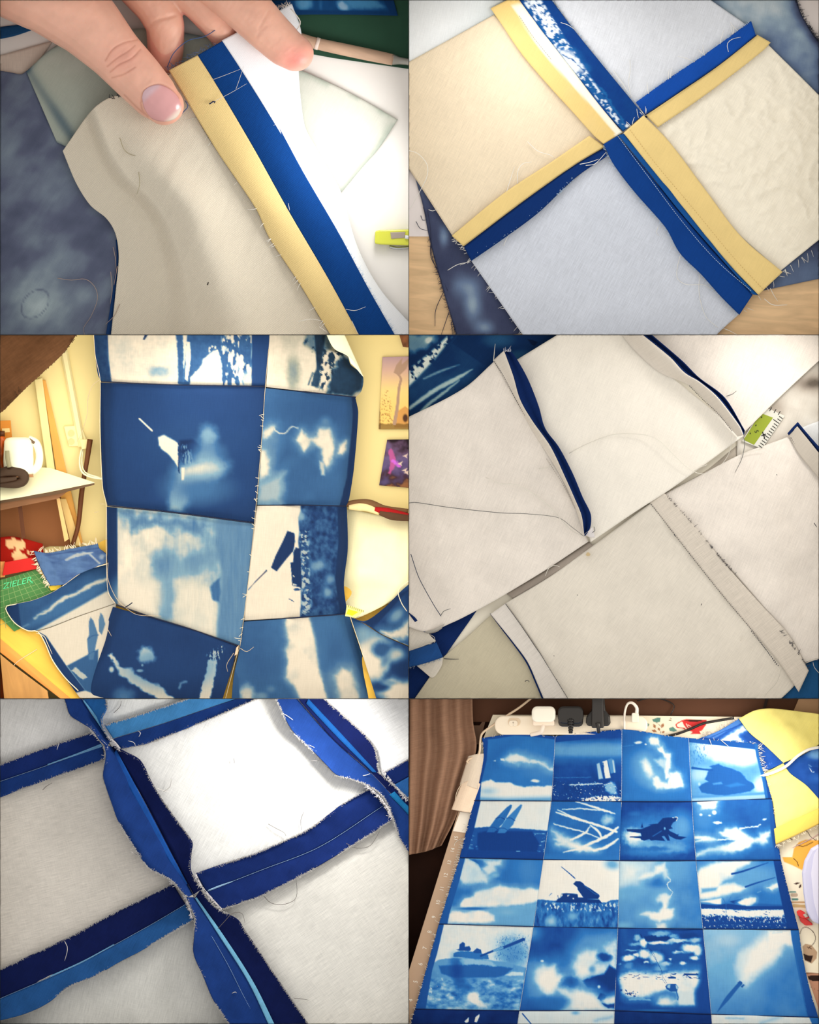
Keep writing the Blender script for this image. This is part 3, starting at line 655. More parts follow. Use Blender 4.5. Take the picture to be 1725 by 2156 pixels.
Y2 = mat_cloth('yellow_cotton', 2, (242, 210, 138), 28, .04, .06, 14)
B2 = mat_cloth('prussian_blue_cotton', 2, (14, 62, 132), 28, .08, .06, 16)
B2b = mat_cloth('bright_blue_cotton', 2, (22, 78, 168), 28, .08, .10, 16)
def S2(name, a, b, m, seed, za, zb, paint=None, step=4): 
    return ribbon(name, T2(a), T2(b), m, cr, step=step, z=lambda X, Y, U, V: 13 + za * (1 - V) + zb * V + (fbm(X, Y, 60, seed, 2) - .5) * 4, panel=2, thick=1.2, paint=paint)
# upper left arm
yP = [(0, (238, 204, 130)), (1, (255, 248, 226))]
bound = [(360, -60), (445, 40), (550, 205), (680, 350), (800, 478), (868, 560)]
def ypaint(X, Y, U, V):
    x, y = (X - 860) * 1.994, Y * 1.994; xs = np.interp(y, [p_[1] for p_ in bound], [p_[0] for p_ in bound])
    v = sstep(-6, 6, x - xs) * sstep(20, 44, y + (x - 400) * .25); return v * .96 + (fbm(X, Y, 40, 3) - .5) * .12
S2('yellow_seam_strip', [(345, 35), (390, 100), (480, 232), (600, 372), (690, 470), (780, 570), (822, 606)], [(452, -18), (560, 128), (700, 308), (800, 438), (898, 556)], mat_cloth('printed_yellow_cotton', 2, None, 28, .04, .04), 61, 9, 1, dye_paint(2, yP, ypaint))
BP = [(0, (14, 58, 126)), (.4, (30, 100, 160)), (1, (232, 238, 240))]
def bpaint(X, Y, U, V):
    q = Print(X, Y, 860, 0, 1.994, .02, 7); q.noise(30, .04)
    z_ = [(470, -10), (550, -10), (640, 130), (700, 220), (770, 330), (900, 520), (925, 535), (900, 545), (700, 305), (560, 125)]
    q.poly(z_, .32, 6, op=.8); q.speck(z_, .95, 12, .50, 5, 3); q.speck([(500, -10), (560, 0), (640, 130), (600, 150)], 1, 9, .62, 5, 4)
    q.poly([(640, 215), (690, 225), (740, 290), (700, 305), (650, 260)], .95, 5, 10, 14); q.line([(640, 225), (700, 260), (740, 300)], 3, .1, 2, 6, 10)
    q.line([(720, 290), (780, 345), (850, 430), (910, 520)], 8, .7, 4, 10, 14, .5); q.blob(920, 528, 9, 7, 1, .3); return q.rgb(2, BP)
S2('blue_seam_strip', [(452, -18), (560, 128), (700, 308), (800, 438), (902, 552)], [(592, -12), (700, 130), (830, 290), (988, 482)], mat_cloth('printed_blue_cotton', 2, None, 28, .06, .03), 63, 0, 3, bpaint, 2.2)
# upper right arm
S2('blue_seam_strip', [(955, 430), (1100, 325), (1250, 225), (1440, 88)], [(995, 482), (1140, 385), (1300, 275), (1460, 150)], B2b, 65, 3, 0)
S2('yellow_seam_strip', [(998, 484), (1140, 388), (1300, 278), (1466, 146)], [(1048, 534), (1200, 432), (1350, 322), (1490, 212), (1522, 178)], Y2, 67, 0, 3)
# lower right arm
S2('yellow_seam_strip', [(904, 558), (1000, 680), (1170, 890), (1330, 1090), (1470, 1238)], [(988, 484), (1100, 600), (1250, 800), (1400, 995), (1572, 1142)], Y2, 69, 3, 4)
S2('blue_seam_strip', [(820, 605), (862, 690), (950, 806), (1080, 955), (1140, 1062), (1230, 1152), (1310, 1242), (1390, 1322)], [(880, 570), (1000, 716), (1150, 905), (1290, 1066), (1446, 1238)], B2, 71, 9, 3)
S2('blue_fold', [(882, 568), (1000, 712), (1150, 900), (1290, 1060), (1446, 1236)], [(904, 562), (1010, 690), (1176, 896), (1334, 1096), (1470, 1240)], mat_cloth('mid_blue_cotton', 2, (22, 82, 148), 28, .08, .05), 73, 7, 2)
# lower left arm
S2('yellow_seam_strip', [(760, 570), (600, 680), (400, 812), (182, 990)], [(826, 616), (700, 692), (500, 832), (232, 1034)], Y2, 75, 5, 0)
S2('blue_seam_strip', [(830, 620), (700, 694), (500, 836), (234, 1036)], [(836, 655), (700, 748), (550, 890), (400, 1002), (264, 1096)], mat_cloth('navy_cotton', 2, (10, 46, 104), 28, .08, .06), 77, 0, 6)
W2 = thread_mat(2); LB = thread_mat(2, (196, 216, 236))
def F2(edge, n, ln, z, side, m=W2, r=.55, spread=.9, seed=1): fray('frayed_edge', T2(edge), m, cr, 2, n, ln, z, side, r, spread, seed)
F2([(955, 430), (1100, 325), (1250, 225), (1440, 88)], 160, (2, 5), 15, -1, LB, .45, .8, 2)
F2([(1000, 398), (1100, 325), (1250, 225), (1390, 120)], 10, (14, 26), 16, -1, W2, .8, .9, 3)
F2([(264, 1096), (400, 1002), (550, 890), (700, 748)], 150, (2, 5), 18, -1, LB, .5, .7, 4)
F2([(820, 605), (862, 690), (950, 806), (1080, 955), (1140, 1062), (1230, 1152), (1310, 1242), (1390, 1322)], 220, (2, 6), 20, 1, LB, .5, .9, 5)
F2([(1390, 1322), (1465, 1245), (1572, 1142), (1700, 1050)], 16, (7, 18), 8, 1, W2, .7, .6, 6)
F2([(270, 1105), (400, 1290), (480, 1405)], 18, (4, 9), 8, 1, W2, .5, .9, 7)
F2([(182, 990), (234, 1036), (264, 1096)], 16, (7, 16), 12, 1, W2, .8, 1.0, 8)
F2([(600, 0), (700, 130), (830, 290), (988, 482)], 160, (2, 5), 15, -1, LB, .4, .9, 9)
F2([(1048, 534), (1200, 432), (1350, 322), (1490, 212)], 60, (2, 5), 14, 1, W2, .6, .9, 10)
F2([(930, 530), (980, 480), (1010, 470)], 8, (8, 14), 18, -1, W2, .8, 1.2, 11)
threads('loose_threads', [T2([(500, 595, 16), (545, 635, 18), (600, 652, 17), (614, 668, 16)]), T2([(460, 772, 18), (460, 720, 20), (480, 688, 18), (518, 680, 14)]), T2([(412, 810, 18), (430, 750, 18), (446, 702, 14)]), T2([(0, 632, 16), (40, 645, 16), (78, 690, 18), (78, 740, 18), (50, 800, 18), (0, 890, 14)]),
    T2([(1345, 218, 18), (1340, 185, 20), (1360, 165, 20), (1396, 156, 19)]), T2([(1144, 1066, 22), (1130, 1120, 16), (1130, 1170, 14), (1170, 1195, 14), (1240, 1196, 16), (1290, 1225, 18)]), T2([(1222, 1150, 20), (1222, 1240, 14), (1250, 1330, 14), (1300, 1375, 14)]), T2([(400, 1032, 16), (420, 990, 18), (445, 968, 20)]),
    T2([(930, 250, 16), (932, 290, 16), (925, 350, 17), (938, 410, 18)]), T2([(860, 295, 16), (900, 350, 16), (930, 400, 18)]), T2([(640, 95, 22), (670, 105, 22), (700, 125, 20)]), T2([(720, 690, 22), (760, 682, 22), (800, 668, 24)]), T2([(745, 695, 22), (785, 688, 22), (830, 640, 24)]), T2([(1050, 950, 20), (1042, 975, 17), (1052, 990, 16)]), T2([(1495, 1255, 12), (1530, 1280, 10), (1592, 1280, 8)]), T2([(1520, 1210, 12), (1535, 1240, 8), (1552, 1265, 6)]),
    T2([(165, 1135, 8), (210, 1110, 10), (262, 1100, 12)]), T2([(85, 880, 8), (100, 886, 8), (120, 880, 10)]), T2([(1290, 1370, 10), (1340, 1385, 6), (1380, 1405, 5)])], W2, cr, .85, 2)
DS = mat_plain('navy_thread', 2, (16, 30, 66), .9)
stitches('seam_stitching', T2([(995, 483, 16), (1140, 387, 16), (1300, 277, 16), (1462, 149, 16)]), DS, cr, 2, 0, 4, 3, 1.0)
stitches('seam_stitching', T2([(828, 618, 16), (700, 693, 16), (500, 834, 16), (233, 1035, 16)]), DS, cr, 2, 0, 4, 3, .9)
stitches('seam_stitching', T2([(880, 572, 22), (1010, 745, 22), (1150, 930, 22), (1290, 1090, 22), (1440, 1222, 22)]), LB, cr, 2, 0, 5, 3.4, .7)
stitches('seam_stitching', T2([(930, 545, 20), (1040, 690, 21), (1200, 880, 21), (1360, 1075, 21), (1490, 1215, 20)]), mat_plain('ochre_thread', 2, (206, 168, 100), .9), cr, 2, 0, 6, 2.5, .6)
stitches('seam_stitching', T2([(465, 66, 24), (520, 150, 24), (600, 250, 23)]), mat_plain('grey_thread', 2, (150, 140, 126), .9), cr, 2, 0, 5, 3, .6)
# ================================================================== compartment 3: printed quilt hung up in a workroom
S3 = 2.0012
def T3(pts): return [(q[0] / S3, 705 + q[1] / S3) + tuple(q[2:]) for q in pts]
def G3(pts): return [(q[0] / S3, 705 + q[1] / S3) for q in pts]
wb = Geo().prism([(0, 705), (861, 705), (861, 1471), (0, 1471)], -6, 2).obj('wall_back', mat_plain('cream_wall_paint', 3, (255, 226, 152), .8, .1, mottle=.02, mscale=6), panel=3); structure(wb)
# conduit strips, planks, stick
for i, (a, b, rgb, lab) in enumerate((((268, 60), (345, 470), (255, 232, 168), None), )):
    o = Geo().tube([(*G3([a])[0], 6), (*G3([b])[0], 6)], 8, n=4, sides=6, smooth=False).obj('cable_duct', mat_plain('cream_plastic', 3, rgb, .5), panel=3)
    tag(o, 'pale cable duct running up the yellow wall beside the socket', 'cable duct')
o = Geo().prism(G3([(145, 190), (178, 180), (252, 720), (205, 620)]), 4, 16).obj('plank', mat_wood('pale_plank', 3, (255, 226, 152), 80, 12), panel=3, bevel=1.5)
tag(o, 'pale wooden plank leaning on the wall behind the desk', 'plank')
o = Geo().prism(G3([(178, 190), (192, 190), (350, 880), (300, 880), (250, 660)]), 4, 12).obj('plank', mat_wood('orange_plank', 3, (240, 170, 78), 80, 12), panel=3, bevel=1.5)
tag(o, 'narrow orange wooden plank leaning beside the pale one', 'plank')
o = Geo().prism(G3([(252, 690), (278, 690), (345, 890), (300, 890)]), 12, 22).obj('plank', mat_wood('mid_plank', 3, (238, 196, 120), 80, 12), panel=3, bevel=1.5)
tag(o, 'lower light plank standing under the desk end', 'plank')
o = Geo().tube([(*G3([(380, 440)])[0], 26), (*G3([(368, 520)])[0], 27), (*G3([(345, 660)])[0], 27), (*G3([(330, 800)])[0], 28), (*G3([(305, 890)])[0], 26)], [6, 5, 5.5, 5, 4.5], n=26, sides=10).obj('stick', mat_wood('dark_bark', 3, (104, 56, 28), 80, 40), panel=3, smooth=True)
tag(o, 'dark brown wooden stick leaning against the wall by the socket', 'stick')
so = thing('wall_socket', 'cream double wall socket with a white cable on the yellow wall', 'socket', 155, 925)
Geo().prism(G3([(268, 385), (340, 380), (378, 470), (290, 470)]), 2, 8).obj('plate', mat_plain('ivory_plastic', 3, (255, 230, 164), .4), so, 3, bevel=2)
for cx_, cy_ in ((300, 415), (300, 450)):
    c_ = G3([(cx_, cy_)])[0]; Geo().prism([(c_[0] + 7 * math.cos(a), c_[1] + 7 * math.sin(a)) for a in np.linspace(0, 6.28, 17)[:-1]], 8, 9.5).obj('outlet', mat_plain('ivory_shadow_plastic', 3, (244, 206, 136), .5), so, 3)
Geo().prism(G3([(335, 440), (372, 440), (376, 478), (345, 484)]), 8, 22).obj('plug', mat_plain('ivory_plastic', 3, (252, 222, 152), .4), so, 3, bevel=2)
CB = mat_plain('white_cable', 3, (255, 240, 190), .4)
thread('cable', [(*q, z) for q, z in zip(G3([(345, 480), (336, 520), (338, 560), (352, 585), (385, 600), (440, 608)]), (16, 24, 34, 40, 44, 50))], CB, so, 2.2, 3)
thread('cable', [(*q, z) for q, z in zip(G3([(350, 480), (345, 540), (355, 575), (380, 590), (440, 606)]), (14, 26, 36, 44, 46))], CB, so, 1.6, 3)
# brown board added for the wall's shade, and bags, under the desk
o = Geo().prism(G3([(-10, 700), (300, 640), (300, 890), (210, 890), (-10, 960)]), 2, 5).obj('shade_board', mat_plain('brown_shade', 3, (150, 92, 52), .8, mottle=.06, mscale=14), panel=3)
tag(o, 'brown board standing in for the shaded wall behind the desk legs', 'panel')
bg = thing('fabric_bag', 'red and white patterned fabric bag standing under the desk', 'bag', 40, 1160)
def bagp(X, Y, U, V):
    n = fbm(X, Y, 18, 77, 2); v = np.where(n > .52, 1.0, 0.0) * (U > .2) * (U < .85); return v
sheet('bag_body', T3([(-20, 855, 20), (60, 850, 28), (180, 880, 24)]), T3([(-20, 990, 30), (80, 990, 38), (190, 985, 30)]), mat_cloth('patterned_canvas', 3, None, 0, .03), bg, step=4, z=0, panel=3, paint=dye_paint(3, [(0, (158, 24, 14)), (1, (236, 186, 128))], bagp))
rf = Geo().prism(G3([(20, 958), (135, 938), (160, 985), (10, 1015)]), 24, 44).obj('red_folder', mat_plain('red_card', 3, (206, 16, 18), .5), panel=3, bevel=1)
tag(rf, 'bright red folder lying behind the green cutting mat', 'folder')
pk = Geo().prism(G3([(-10, 955), (22, 955), (22, 1020), (-10, 1025)]), 24, 36).obj('paper_packet', mat_plain('orange_paper', 3, (226, 150, 78), .6, mottle=.2, mscale=80), panel=3, bevel=1)
tag(pk, 'orange patterned packet beside the red folder', 'packet')

# desk with kettle and headphones
dk = thing('desk', 'white topped desk on trestle legs against the yellow wall', 'desk', 90, 1040)
zd = lambda x, y: 14 + (y - 980) * .95
Geo().prism(G3([(-10, 600), (130, 556), (210, 560), (400, 622), (392, 632), (190, 668), (-10, 700)]), lambda x, y: zd(x, y) - 8, zd).obj('desk_top', mat_plain('white_laminate', 3, (255, 244, 196), .45, .4), dk, 3, bevel=1)
Geo().prism(G3([(-10, 700), (190, 666), (398, 624), (398, 632), (240, 672), (-10, 712)]), 60, 74).obj('edge_band', mat_plain('worn_edge', 3, (92, 66, 44), .7), dk, 3)
Geo().prism(G3([(-10, 708), (250, 655), (285, 660), (245, 690), (-10, 742)]), 40, 66).obj('apron', mat_wood('brown_apron', 3, (140, 92, 58), 5, 30), dk, 3)
for pts, rgb in (([(75, 720), (92, 715), (108, 850), (92, 862)], (92, 46, 22)), ([(238, 690), (252, 688), (290, 860), (272, 872)], (216, 170, 106))):
    Geo().prism(G3(pts), 30, 50).obj('leg', mat_wood('leg_%d' % rgb[0], 3, rgb, 85, 20), dk, 3)
kt = thing('kettle', 'white plastic electric kettle standing on the desk', 'kettle', 43, 1000)
KW = mat_plain('white_kettle_plastic', 3, (255, 244, 204), .3, .5)
kx, kz = 78 / S3, 62
prof = [(2, 432), (30, 431), (52, 436), (60, 448), (62, 480), (64, 530), (62, 575), (60, 588), (2, 590)]
Geo().lathe(kx, kz, [(r / S3, 705 + y / S3) for r, y in prof], 36, .8).obj('body', KW, kt, 3, True)
Geo().lathe(kx, kz, [(r / S3, 705 + y / S3) for r, y in [(2, 588), (62, 588), (64, 600), (2, 602)]], 36, .8).obj('base', mat_plain('brown_plastic', 3, (176, 120, 76), .4), kt, 3, True)
Geo().tube([(*q, 62) for q in G3([(118, 438), (150, 455), (166, 500), (160, 550), (132, 578)])], [8, 8.5, 8, 8.5, 8], n=26, sides=12).obj('handle', KW, kt, 3, True)
Geo().tube([(*q, 92) for q in G3([(30, 488), (32, 520), (40, 558)])], [4.6, 5, 4.6], n=10, sides=10).obj('water_gauge', mat_plain('grey_gauge', 3, (150, 140, 104), .25), kt, 3, True)
Geo().box(*G3([(134, 448)])[0], 70, 14, 6, 4, 35).obj('switch', mat_plain('dark_switch', 3, (110, 84, 60), .4), kt, 3, bevel=1)
hp = thing('headphones', 'dark brown headphones lying on the white desk', 'headphones', 22, 1006)
HB = mat_plain('dark_brown_leather', 3, (58, 34, 20), .5, .4)
Geo().tube([(*q, 80) for q in G3([(-10, 590), (30, 578), (80, 580), (100, 598), (92, 618), (60, 628), (-10, 630)])], [10, 12, 12, 12, 10, 8, 6], n=40, sides=14).obj('ear_cushion', HB, hp, 3, True)
Geo().tube([(*q, 86) for q in G3([(-10, 612), (30, 610), (70, 604)])], [7, 6, 5], n=12, sides=10).obj('headband', HB, hp, 3, True)
cb = thing('cardboard_box', 'orange cardboard box with a cream label behind the kettle', 'box', 12, 905)
Geo().prism(G3([(-10, 362), (45, 360), (52, 445), (-10, 450)]), 12, 30).obj('carton', mat_plain('orange_card', 3, (226, 140, 52), .8), cb, 3, bevel=1)
Geo().prism(G3([(8, 395), (40, 393), (42, 410), (10, 412)]), 30, 31).obj('paper_label', mat_plain('cream_label', 3, (252, 216, 140), .7), cb, 3)
ja = thing('jar', 'orange and red jar half hidden behind the kettle', 'jar', 5, 955)
Geo().lathe(2, 36, [(r, 705 + y / S3) for r, y in [(1, 425), (8, 425), (9, 440), (10, 450), (11, 570), (1, 572)]], 24, 1).obj('jar_body', mat_plain('amber_glass', 3, (216, 92, 24), .25, .5, mottle=.5, mscale=90), ja, 3, True)
Geo().lathe(2, 36, [(r, 705 + y / S3) for r, y in [(1, 405), (8, 405), (8.5, 428), (1, 428)]], 24, 1).obj('lid', mat_plain('dark_lid', 3, (90, 44, 20), .4), ja, 3, True)

# posters on the wall
def poster(name, label, pts, paint, step=1.6):
    o = sheet(name, T3(pts[0]), T3(pts[1]), mat_cloth('poster_print', 3, None, 0, .01, .01, bump=.02, rough=.6), None, step=step, z=8, panel=3, paint=paint, thick=.6); return tag(o, label, 'poster')
def post1(X, Y, U, V):
    q = Print(X, Y, 430, 705, 3.993, 0, 2); x, y = q.x, q.y
    sky = ramp(np.clip((y - 180) / 480, 0, 1), [(0, (186, 150, 150)), (.25, (222, 176, 150)), (.6, (255, 214, 132)), (1, (255, 206, 112))]); c = sky
    def put(m, rgb): return c * (1 - m[:, None]) + lin(rgb) * m[:, None]
    q.v[:] = 0; q.speck([(1470, 600), (1500, 520), (1540, 430), (1580, 600), (1590, 760), (1470, 760)], .7, 10, .42, 14); c = put(q.v, (150, 92, 46))
    q.v[:] = 0; q.poly([(1600, 660), (1690, 600), (1740, 640), (1740, 780), (1600, 780)], 1, 3); c = put(q.v, (222, 158, 84))
    q.v[:] = 0; q.below([(1400, 745), (1740, 750)], 1, 6, warp=8); c = put(q.v * .8, (120, 86, 40))
    q.v[:] = 0; q.line([(1600, 745), (1625, 600), (1640, 440), (1655, 370), (1625, 325)], [30, 26, 22, 20, 14], 1, 2); q.poly([(1593, 318), (1615, 255), (1668, 190), (1660, 250), (1705, 210), (1735, 195), (1700, 285), (1640, 345)], 1, 3); c = put(q.v, (184, 146, 118))
    q.v[:] = 0; q.blob(1692, 700, 22, 34, 1, .3); q.line([(1475, 620), (1480, 790)], 12, .6, 3); c = put(q.v, (84, 54, 40)); return c / np.array(GAIN[3])
poster('wall_poster', 'poster of a tall curved metal sculpture under a peach sky', ([(1612, 94), (1740, 90)], [(1596, 398), (1740, 398)]), post1)
def post2(X, Y, U, V):
    n = fbm(X, Y, 16, 5, 3); v = np.clip(V + (n - .5) * .7, 0, 1)
    c = ramp(v, [(0, (40, 26, 34)), (.2, (96, 70, 92)), (.4, (112, 92, 128)), (.7, (86, 70, 106)), (.9, (70, 44, 50)), (1, (150, 96, 60))])
    q = Print(X, Y, 430, 705, 3.993, 0, 2); q.line([(1570, 980), (1590, 1080), (1560, 1160)], [40, 46, 20], 1, 8, 10, 20); c = c * (1 - .8 * q.v[:, None]) + lin((206, 92, 150)) * .8 * q.v[:, None]
    q.v[:] = 0; q.line([(1590, 1060), (1640, 1100)], 30, 1, 8, 8, 12); c = c * (1 - .8 * q.v[:, None]) + lin((222, 110, 222)) * .8 * q.v[:, None]
    q.v[:] = 0
    for a, b in ((1650, 1085), (1695, 1020), (1690, 1140), (1705, 1160)): q.poly([(a - 26, b), (a, b - 12), (a + 20, b - 22), (a + 8, b), (a + 14, b + 18), (a - 6, b + 6)], 1, 3)
    c = c * (1 - q.v[:, None]) + lin((232, 200, 176)) * q.v[:, None]; return c / np.array(GAIN[3])
poster('wall_poster', 'purple poster with pink shapes and pale birds', ([(1632, 442), (1740, 440)], [(1598, 634), (1740, 646)]), post2)
poster('wall_poster', 'small dark brown picture above the sculpture poster', ([(1680, -10), (1740, -10)], [(1698, 50), (1740, 56)]), dye_paint(3, [(0, (60, 36, 26)), (1, (176, 110, 70))], lambda X, Y, U, V: fbm(X, Y, 10, 8)))

# brown hanging cloth, front left
hc = thing('hanging_cloth', 'brown coarse cloth hanging down in front of the wall', 'cloth', 60, 770, 100)
sheet('cloth_panel', T3([(-20, -20), (150, -20), (335, -20)]), T3([(-20, 345), (0, 330), (20, 312)]), mat_cloth('brown_wool', 3, (96, 62, 38), 55, .16, .14, 14, bump=.5, sfreq=160), hc, right=T3([(335, -20), (280, 62), (235, 110), (120, 212), (20, 312)]), step=4, z=lambda X, Y, U, V: 92 + 9 * np.sin((X * .8 + Y * .35) / 17) + (fbm(X, Y, 40, 3) - .5) * 12, panel=3, thick=3)
fray('frayed_edge', [(*p_, 92) for p_ in G3([(325, 0), (280, 62), (235, 110), (120, 212), (10, 320)])], mat_plain('brown_wool_fibre', 3, (84, 54, 34), .9), hc, 3, 60, (3, 9), 0, 1, .8, .9, 2)

# work table in front, cutting mat, rulers
zt3 = lambda x, y: 22 + (y - 1130) * .12
wt = thing('work_table', 'yellow wood work table carrying the printed quilts', 'table', 400, 1400)
Geo().prism(G3([(-10, 1060), (200, 980), (450, 860), (900, 860), (1740, 760), (1740, 1560), (330, 1560), (-10, 1300)]), lambda x, y: zt3(x, y) - 10, zt3).obj('table_top', mat_wood('yellow_lacquered_wood', 3, (255, 196, 76), 40, 16), wt, 3)
Geo().prism(G3([(-10, 1270), (330, 1560), (290, 1560), (-10, 1330)]), lambda x, y: zt3(x, y) - 10, lambda x, y: zt3(x, y) + 1.5).obj('edge_strip', mat_wood('orange_edge_wood', 3, (240, 158, 74), 40, 20), wt, 3, bevel=1)
Geo().prism(G3([(0, 1345), (60, 1395), (200, 1500), (210, 1560), (20, 1560)]), 10, 70).obj('table_leg', mat_wood('pale_leg_wood', 3, (206, 148, 82), 80, 20), wt, 3, bevel=2)
Geo().prism(G3([(-10, 1340), (2, 1350), (22, 1560), (-10, 1560)]), 4, 30).obj('rail', mat_plain('orange_rail', 3, (226, 104, 40), .7), wt, 3)
wh = thing('duvet', 'soft white duvet heaped behind the hanging quilt', 'bedding', 800, 1180)
def zwh(X, Y, U, V): return 34 + 40 * np.sin(np.clip(V, 0, 1) * math.pi * .75) * (.7 + .3 * U) + (fbm(X, Y, 80, 14, 3) - .5) * 34 * sstep(0, .3, U) - 18 * (1 - sstep(0, .25, U)) - 24 * np.exp(-(((X - 770) / 60) ** 2 + ((Y - 1245) / 22) ** 2))
sheet('cover', T3([(1440, 736), (1490, 738), (1600, 760), (1760, 775)]), T3([(1440, 1195), (1500, 1195), (1600, 1150), (1760, 1060)]), mat_cloth('white_duvet_cotton', 3, (252, 236, 184), 10, .02, .02), wh, step=5, z=zwh, panel=3, thick=3)
hp2 = thing('clothes_heap', 'dark and red clothes heaped behind the white duvet', 'clothes', 800, 1075)
for i, (pts, rgb) in enumerate((([(1455, 715), (1500, 708), (1560, 712), (1620, 735), (1720, 745)], (120, 84, 54)), ([(1470, 726), (1540, 726), (1600, 748)], (246, 214, 150)), ([(1580, 734), (1640, 748), (1740, 770)], (170, 28, 30)), ([(1600, 750), (1660, 764), (1740, 774)], (92, 62, 44)))):
    Geo().tube([(*q, 50 + i * 4) for q in G3(pts)], [5, 9, 8, 6], n=20, sides=8).obj('garment', mat_cloth('garment_%d' % i, 3, rgb, 20, .05), hp2, 3, True)
mt = thing('cutting_mat', 'green cutting mat with a pale grid and maker lettering', 'cutting mat', 60, 1250)
zm = lambda x, y: zt3(x, y) + 5
Geo().prism(G3([(-10, 1036), (150, 990), (205, 1075), (-10, 1150), (-10, 1200), (120, 1160), (230, 1080)][:2] + [(300, 1130), (60, 1250), (-10, 1180)]), lambda x, y: zm(x, y) - 4, zm).obj('mat_sheet', mat_plain('green_vinyl', 3, (74, 128, 66), .7, mottle=.04), mt, 3)
g = Geo(); PL = mat_plain('pale_green_ink', 3, (150, 178, 110), .7)
A_, B_, C_, D_ = [np.array(q) for q in G3([(-10, 1036), (150, 990), (300, 1130), (-10, 1250)])]
for i in range(1, 9):
    s = i / 9
    for p0, p1 in ((A_ + (B_ - A_) * s, D_ + (C_ - D_) * s), (A_ + (D_ - A_) * s, B_ + (C_ - B_) * s)):
        g.tube([(*p0, zm(*p0) + .2), (*p1, zm(*p1) + .2)], .5, n=3, sides=4, smooth=False)
stuff(g.obj('grid_lines', PL, mt, 3))
text_mesh('lettering', 'ZIELER', mat_plain('mint_ink', 3, (90, 214, 140), .7), mt, 35, 1228, 0, 17, -14, .35, 1.25, .2, panel=3, zf=lambda X, Y: zm(X, Y) + 1.6)
text_mesh('lettering', 'A', mat_plain('mint_ink', 3, (90, 214, 140), .7), mt, 66, 1227, 0, 8, -14, .35, 1.2, .2, panel=3, zf=lambda X, Y: zm(X, Y) + 1.6)
yr_ = thing('ruler', 'yellow tape ruler with ticks beside the white duvet', 'ruler', 750, 1290)
Geo().prism(G3([(1462, 1138), (1536, 1162), (1500, 1192), (1455, 1185)]), 104, 107).obj('blade', mat_plain('pale_yellow_plastic', 3, (252, 226, 120), .4), yr_, 3)
Geo().prism(G3([(1468, 1156), (1510, 1168), (1485, 1184), (1460, 1176)]), 107, 107.6).obj('yellow_band', mat_plain('bright_yellow_ink', 3, (246, 206, 20), .4), yr_, 3)
g = Geo()
for i in range(9):
    q = np.array(G3([(1468 + i * 8, 1140 + i * 2.6)])[0]); g.box(q[0], q[1] + 2, 107.2, 1, 5, .5, 12)
stuff(g.obj('tick_marks', mat_plain('black_ink', 3, (70, 60, 40), .7), yr_, 3))
o = Geo().prism(G3([(20, 1185), (50, 1180), (90, 1215), (30, 1215)]), lambda x, y: zt3(x, y), lambda x, y: zt3(x, y) + 4).obj('paper_note', mat_plain('orange_note', 3, (244, 170, 60), .7), panel=3)
tag(o, 'small orange paper under the corner of the cutting mat', 'paper')
o = Geo().prism(G3([(205, 1060), (255, 1048), (262, 1070), (215, 1078)]), lambda x, y: zt3(x, y) + 7, lambda x, y: zt3(x, y) + 10).obj('yellow_tab', mat_plain('yellow_card', 3, (250, 206, 60), .6), panel=3)
tag(o, 'yellow card edge between the green mat and the printed square', 'card')

# ---------------------------------------------------------------- printed cloths
CY3 = [(0, (20, 36, 72)), (.2, (36, 68, 116)), (.42, (68, 112, 156)), (.65, (134, 168, 184)), (.82, (208, 204, 188)), (1, (255, 234, 206))]
PM3 = mat_cloth('printed_cotton', 3, None, 4, .06, .03)
def P3(base, seed): return lambda X, Y: Print(X, Y, 0, 705, S3, base, seed)
# left lying quilt: sky patch and missile patch
lq3 = thing('printed_quilt', 'printed quilt corner with pale missiles lying on the yellow table', 'quilt', 140, 1370)
zq = lambda X, Y: zt3(X, Y) + 6
def pa1(X, Y, U, V):
    q = Print(X, Y, 0, 1090, 4.012, .3, 21); q.noise(150, .08); q.poly([(180, 950), (370, 760), (620, 640), (900, 480), (940, 560), (600, 800), (260, 920)], .42, 40)
    q.line([(290, 850), (420, 770), (520, 690), (640, 640), (780, 560), (900, 520)], [8, 24, 30, 26, 34, 30], .86, 12, 14, 40); q.line([(180, 930), (240, 900)], 16, .5, 8)
    q.poly([(310, 950), (600, 790), (940, 600), (1000, 720), (700, 840), (400, 990)], .93, 14); q.poly([(300, 960), (560, 880), (720, 820), (400, 1000)], .66, 20); q.poly([(40, 750), (150, 700), (180, 930), (330, 1000), (240, 1000), (60, 800)], .16, 6); return q.rgb('3q', CY3)
sheet('printed_patch', T3([(22, 1150), (60, 1135), (140, 1118), (230, 1080), (300, 1030), (360, 990), (470, 960)]), T3([(158, 1246), (215, 1230), (330, 1185), (490, 1130)]), PM3, lq3, left=T3([(22, 1150), (60, 1210), (115, 1245), (158, 1246)]), step=2.2, z=lambda X, Y, U, V: zq(X, Y) + 8 * np.sin(U * 5) * (1 - V) + 6, panel=3, paint=pa1, thick=1.4)
def pa2(X, Y, U, V):
    q = Print(X, Y, 0, 1090, 4.012, .95, 22); q.poly([(300, 950), (390, 1000), (560, 1250), (720, 1460), (640, 1480), (430, 1180), (280, 1010)], .16, 5)
    q.poly([(565, 1250), (830, 1110), (830, 1500), (720, 1460)], .34, 8); q.poly([(600, 1290), (640, 1260), (740, 1350), (700, 1370)], .8, 6, 8, 20)
    q.poly([(735, 1030), (752, 990), (750, 880), (765, 840), (790, 870), (830, 990), (810, 1080), (790, 1200), (750, 1200)], .46, 5); q.poly([(835, 960), (835, 860), (850, 800), (872, 830), (890, 900), (860, 990)], .5, 5); q.line([(738, 1025), (780, 1000), (832, 990)], 6, .3, 3); q.line([(745, 1150), (800, 1130)], 5, .3, 3)
    return q.rgb('3q', CY3)
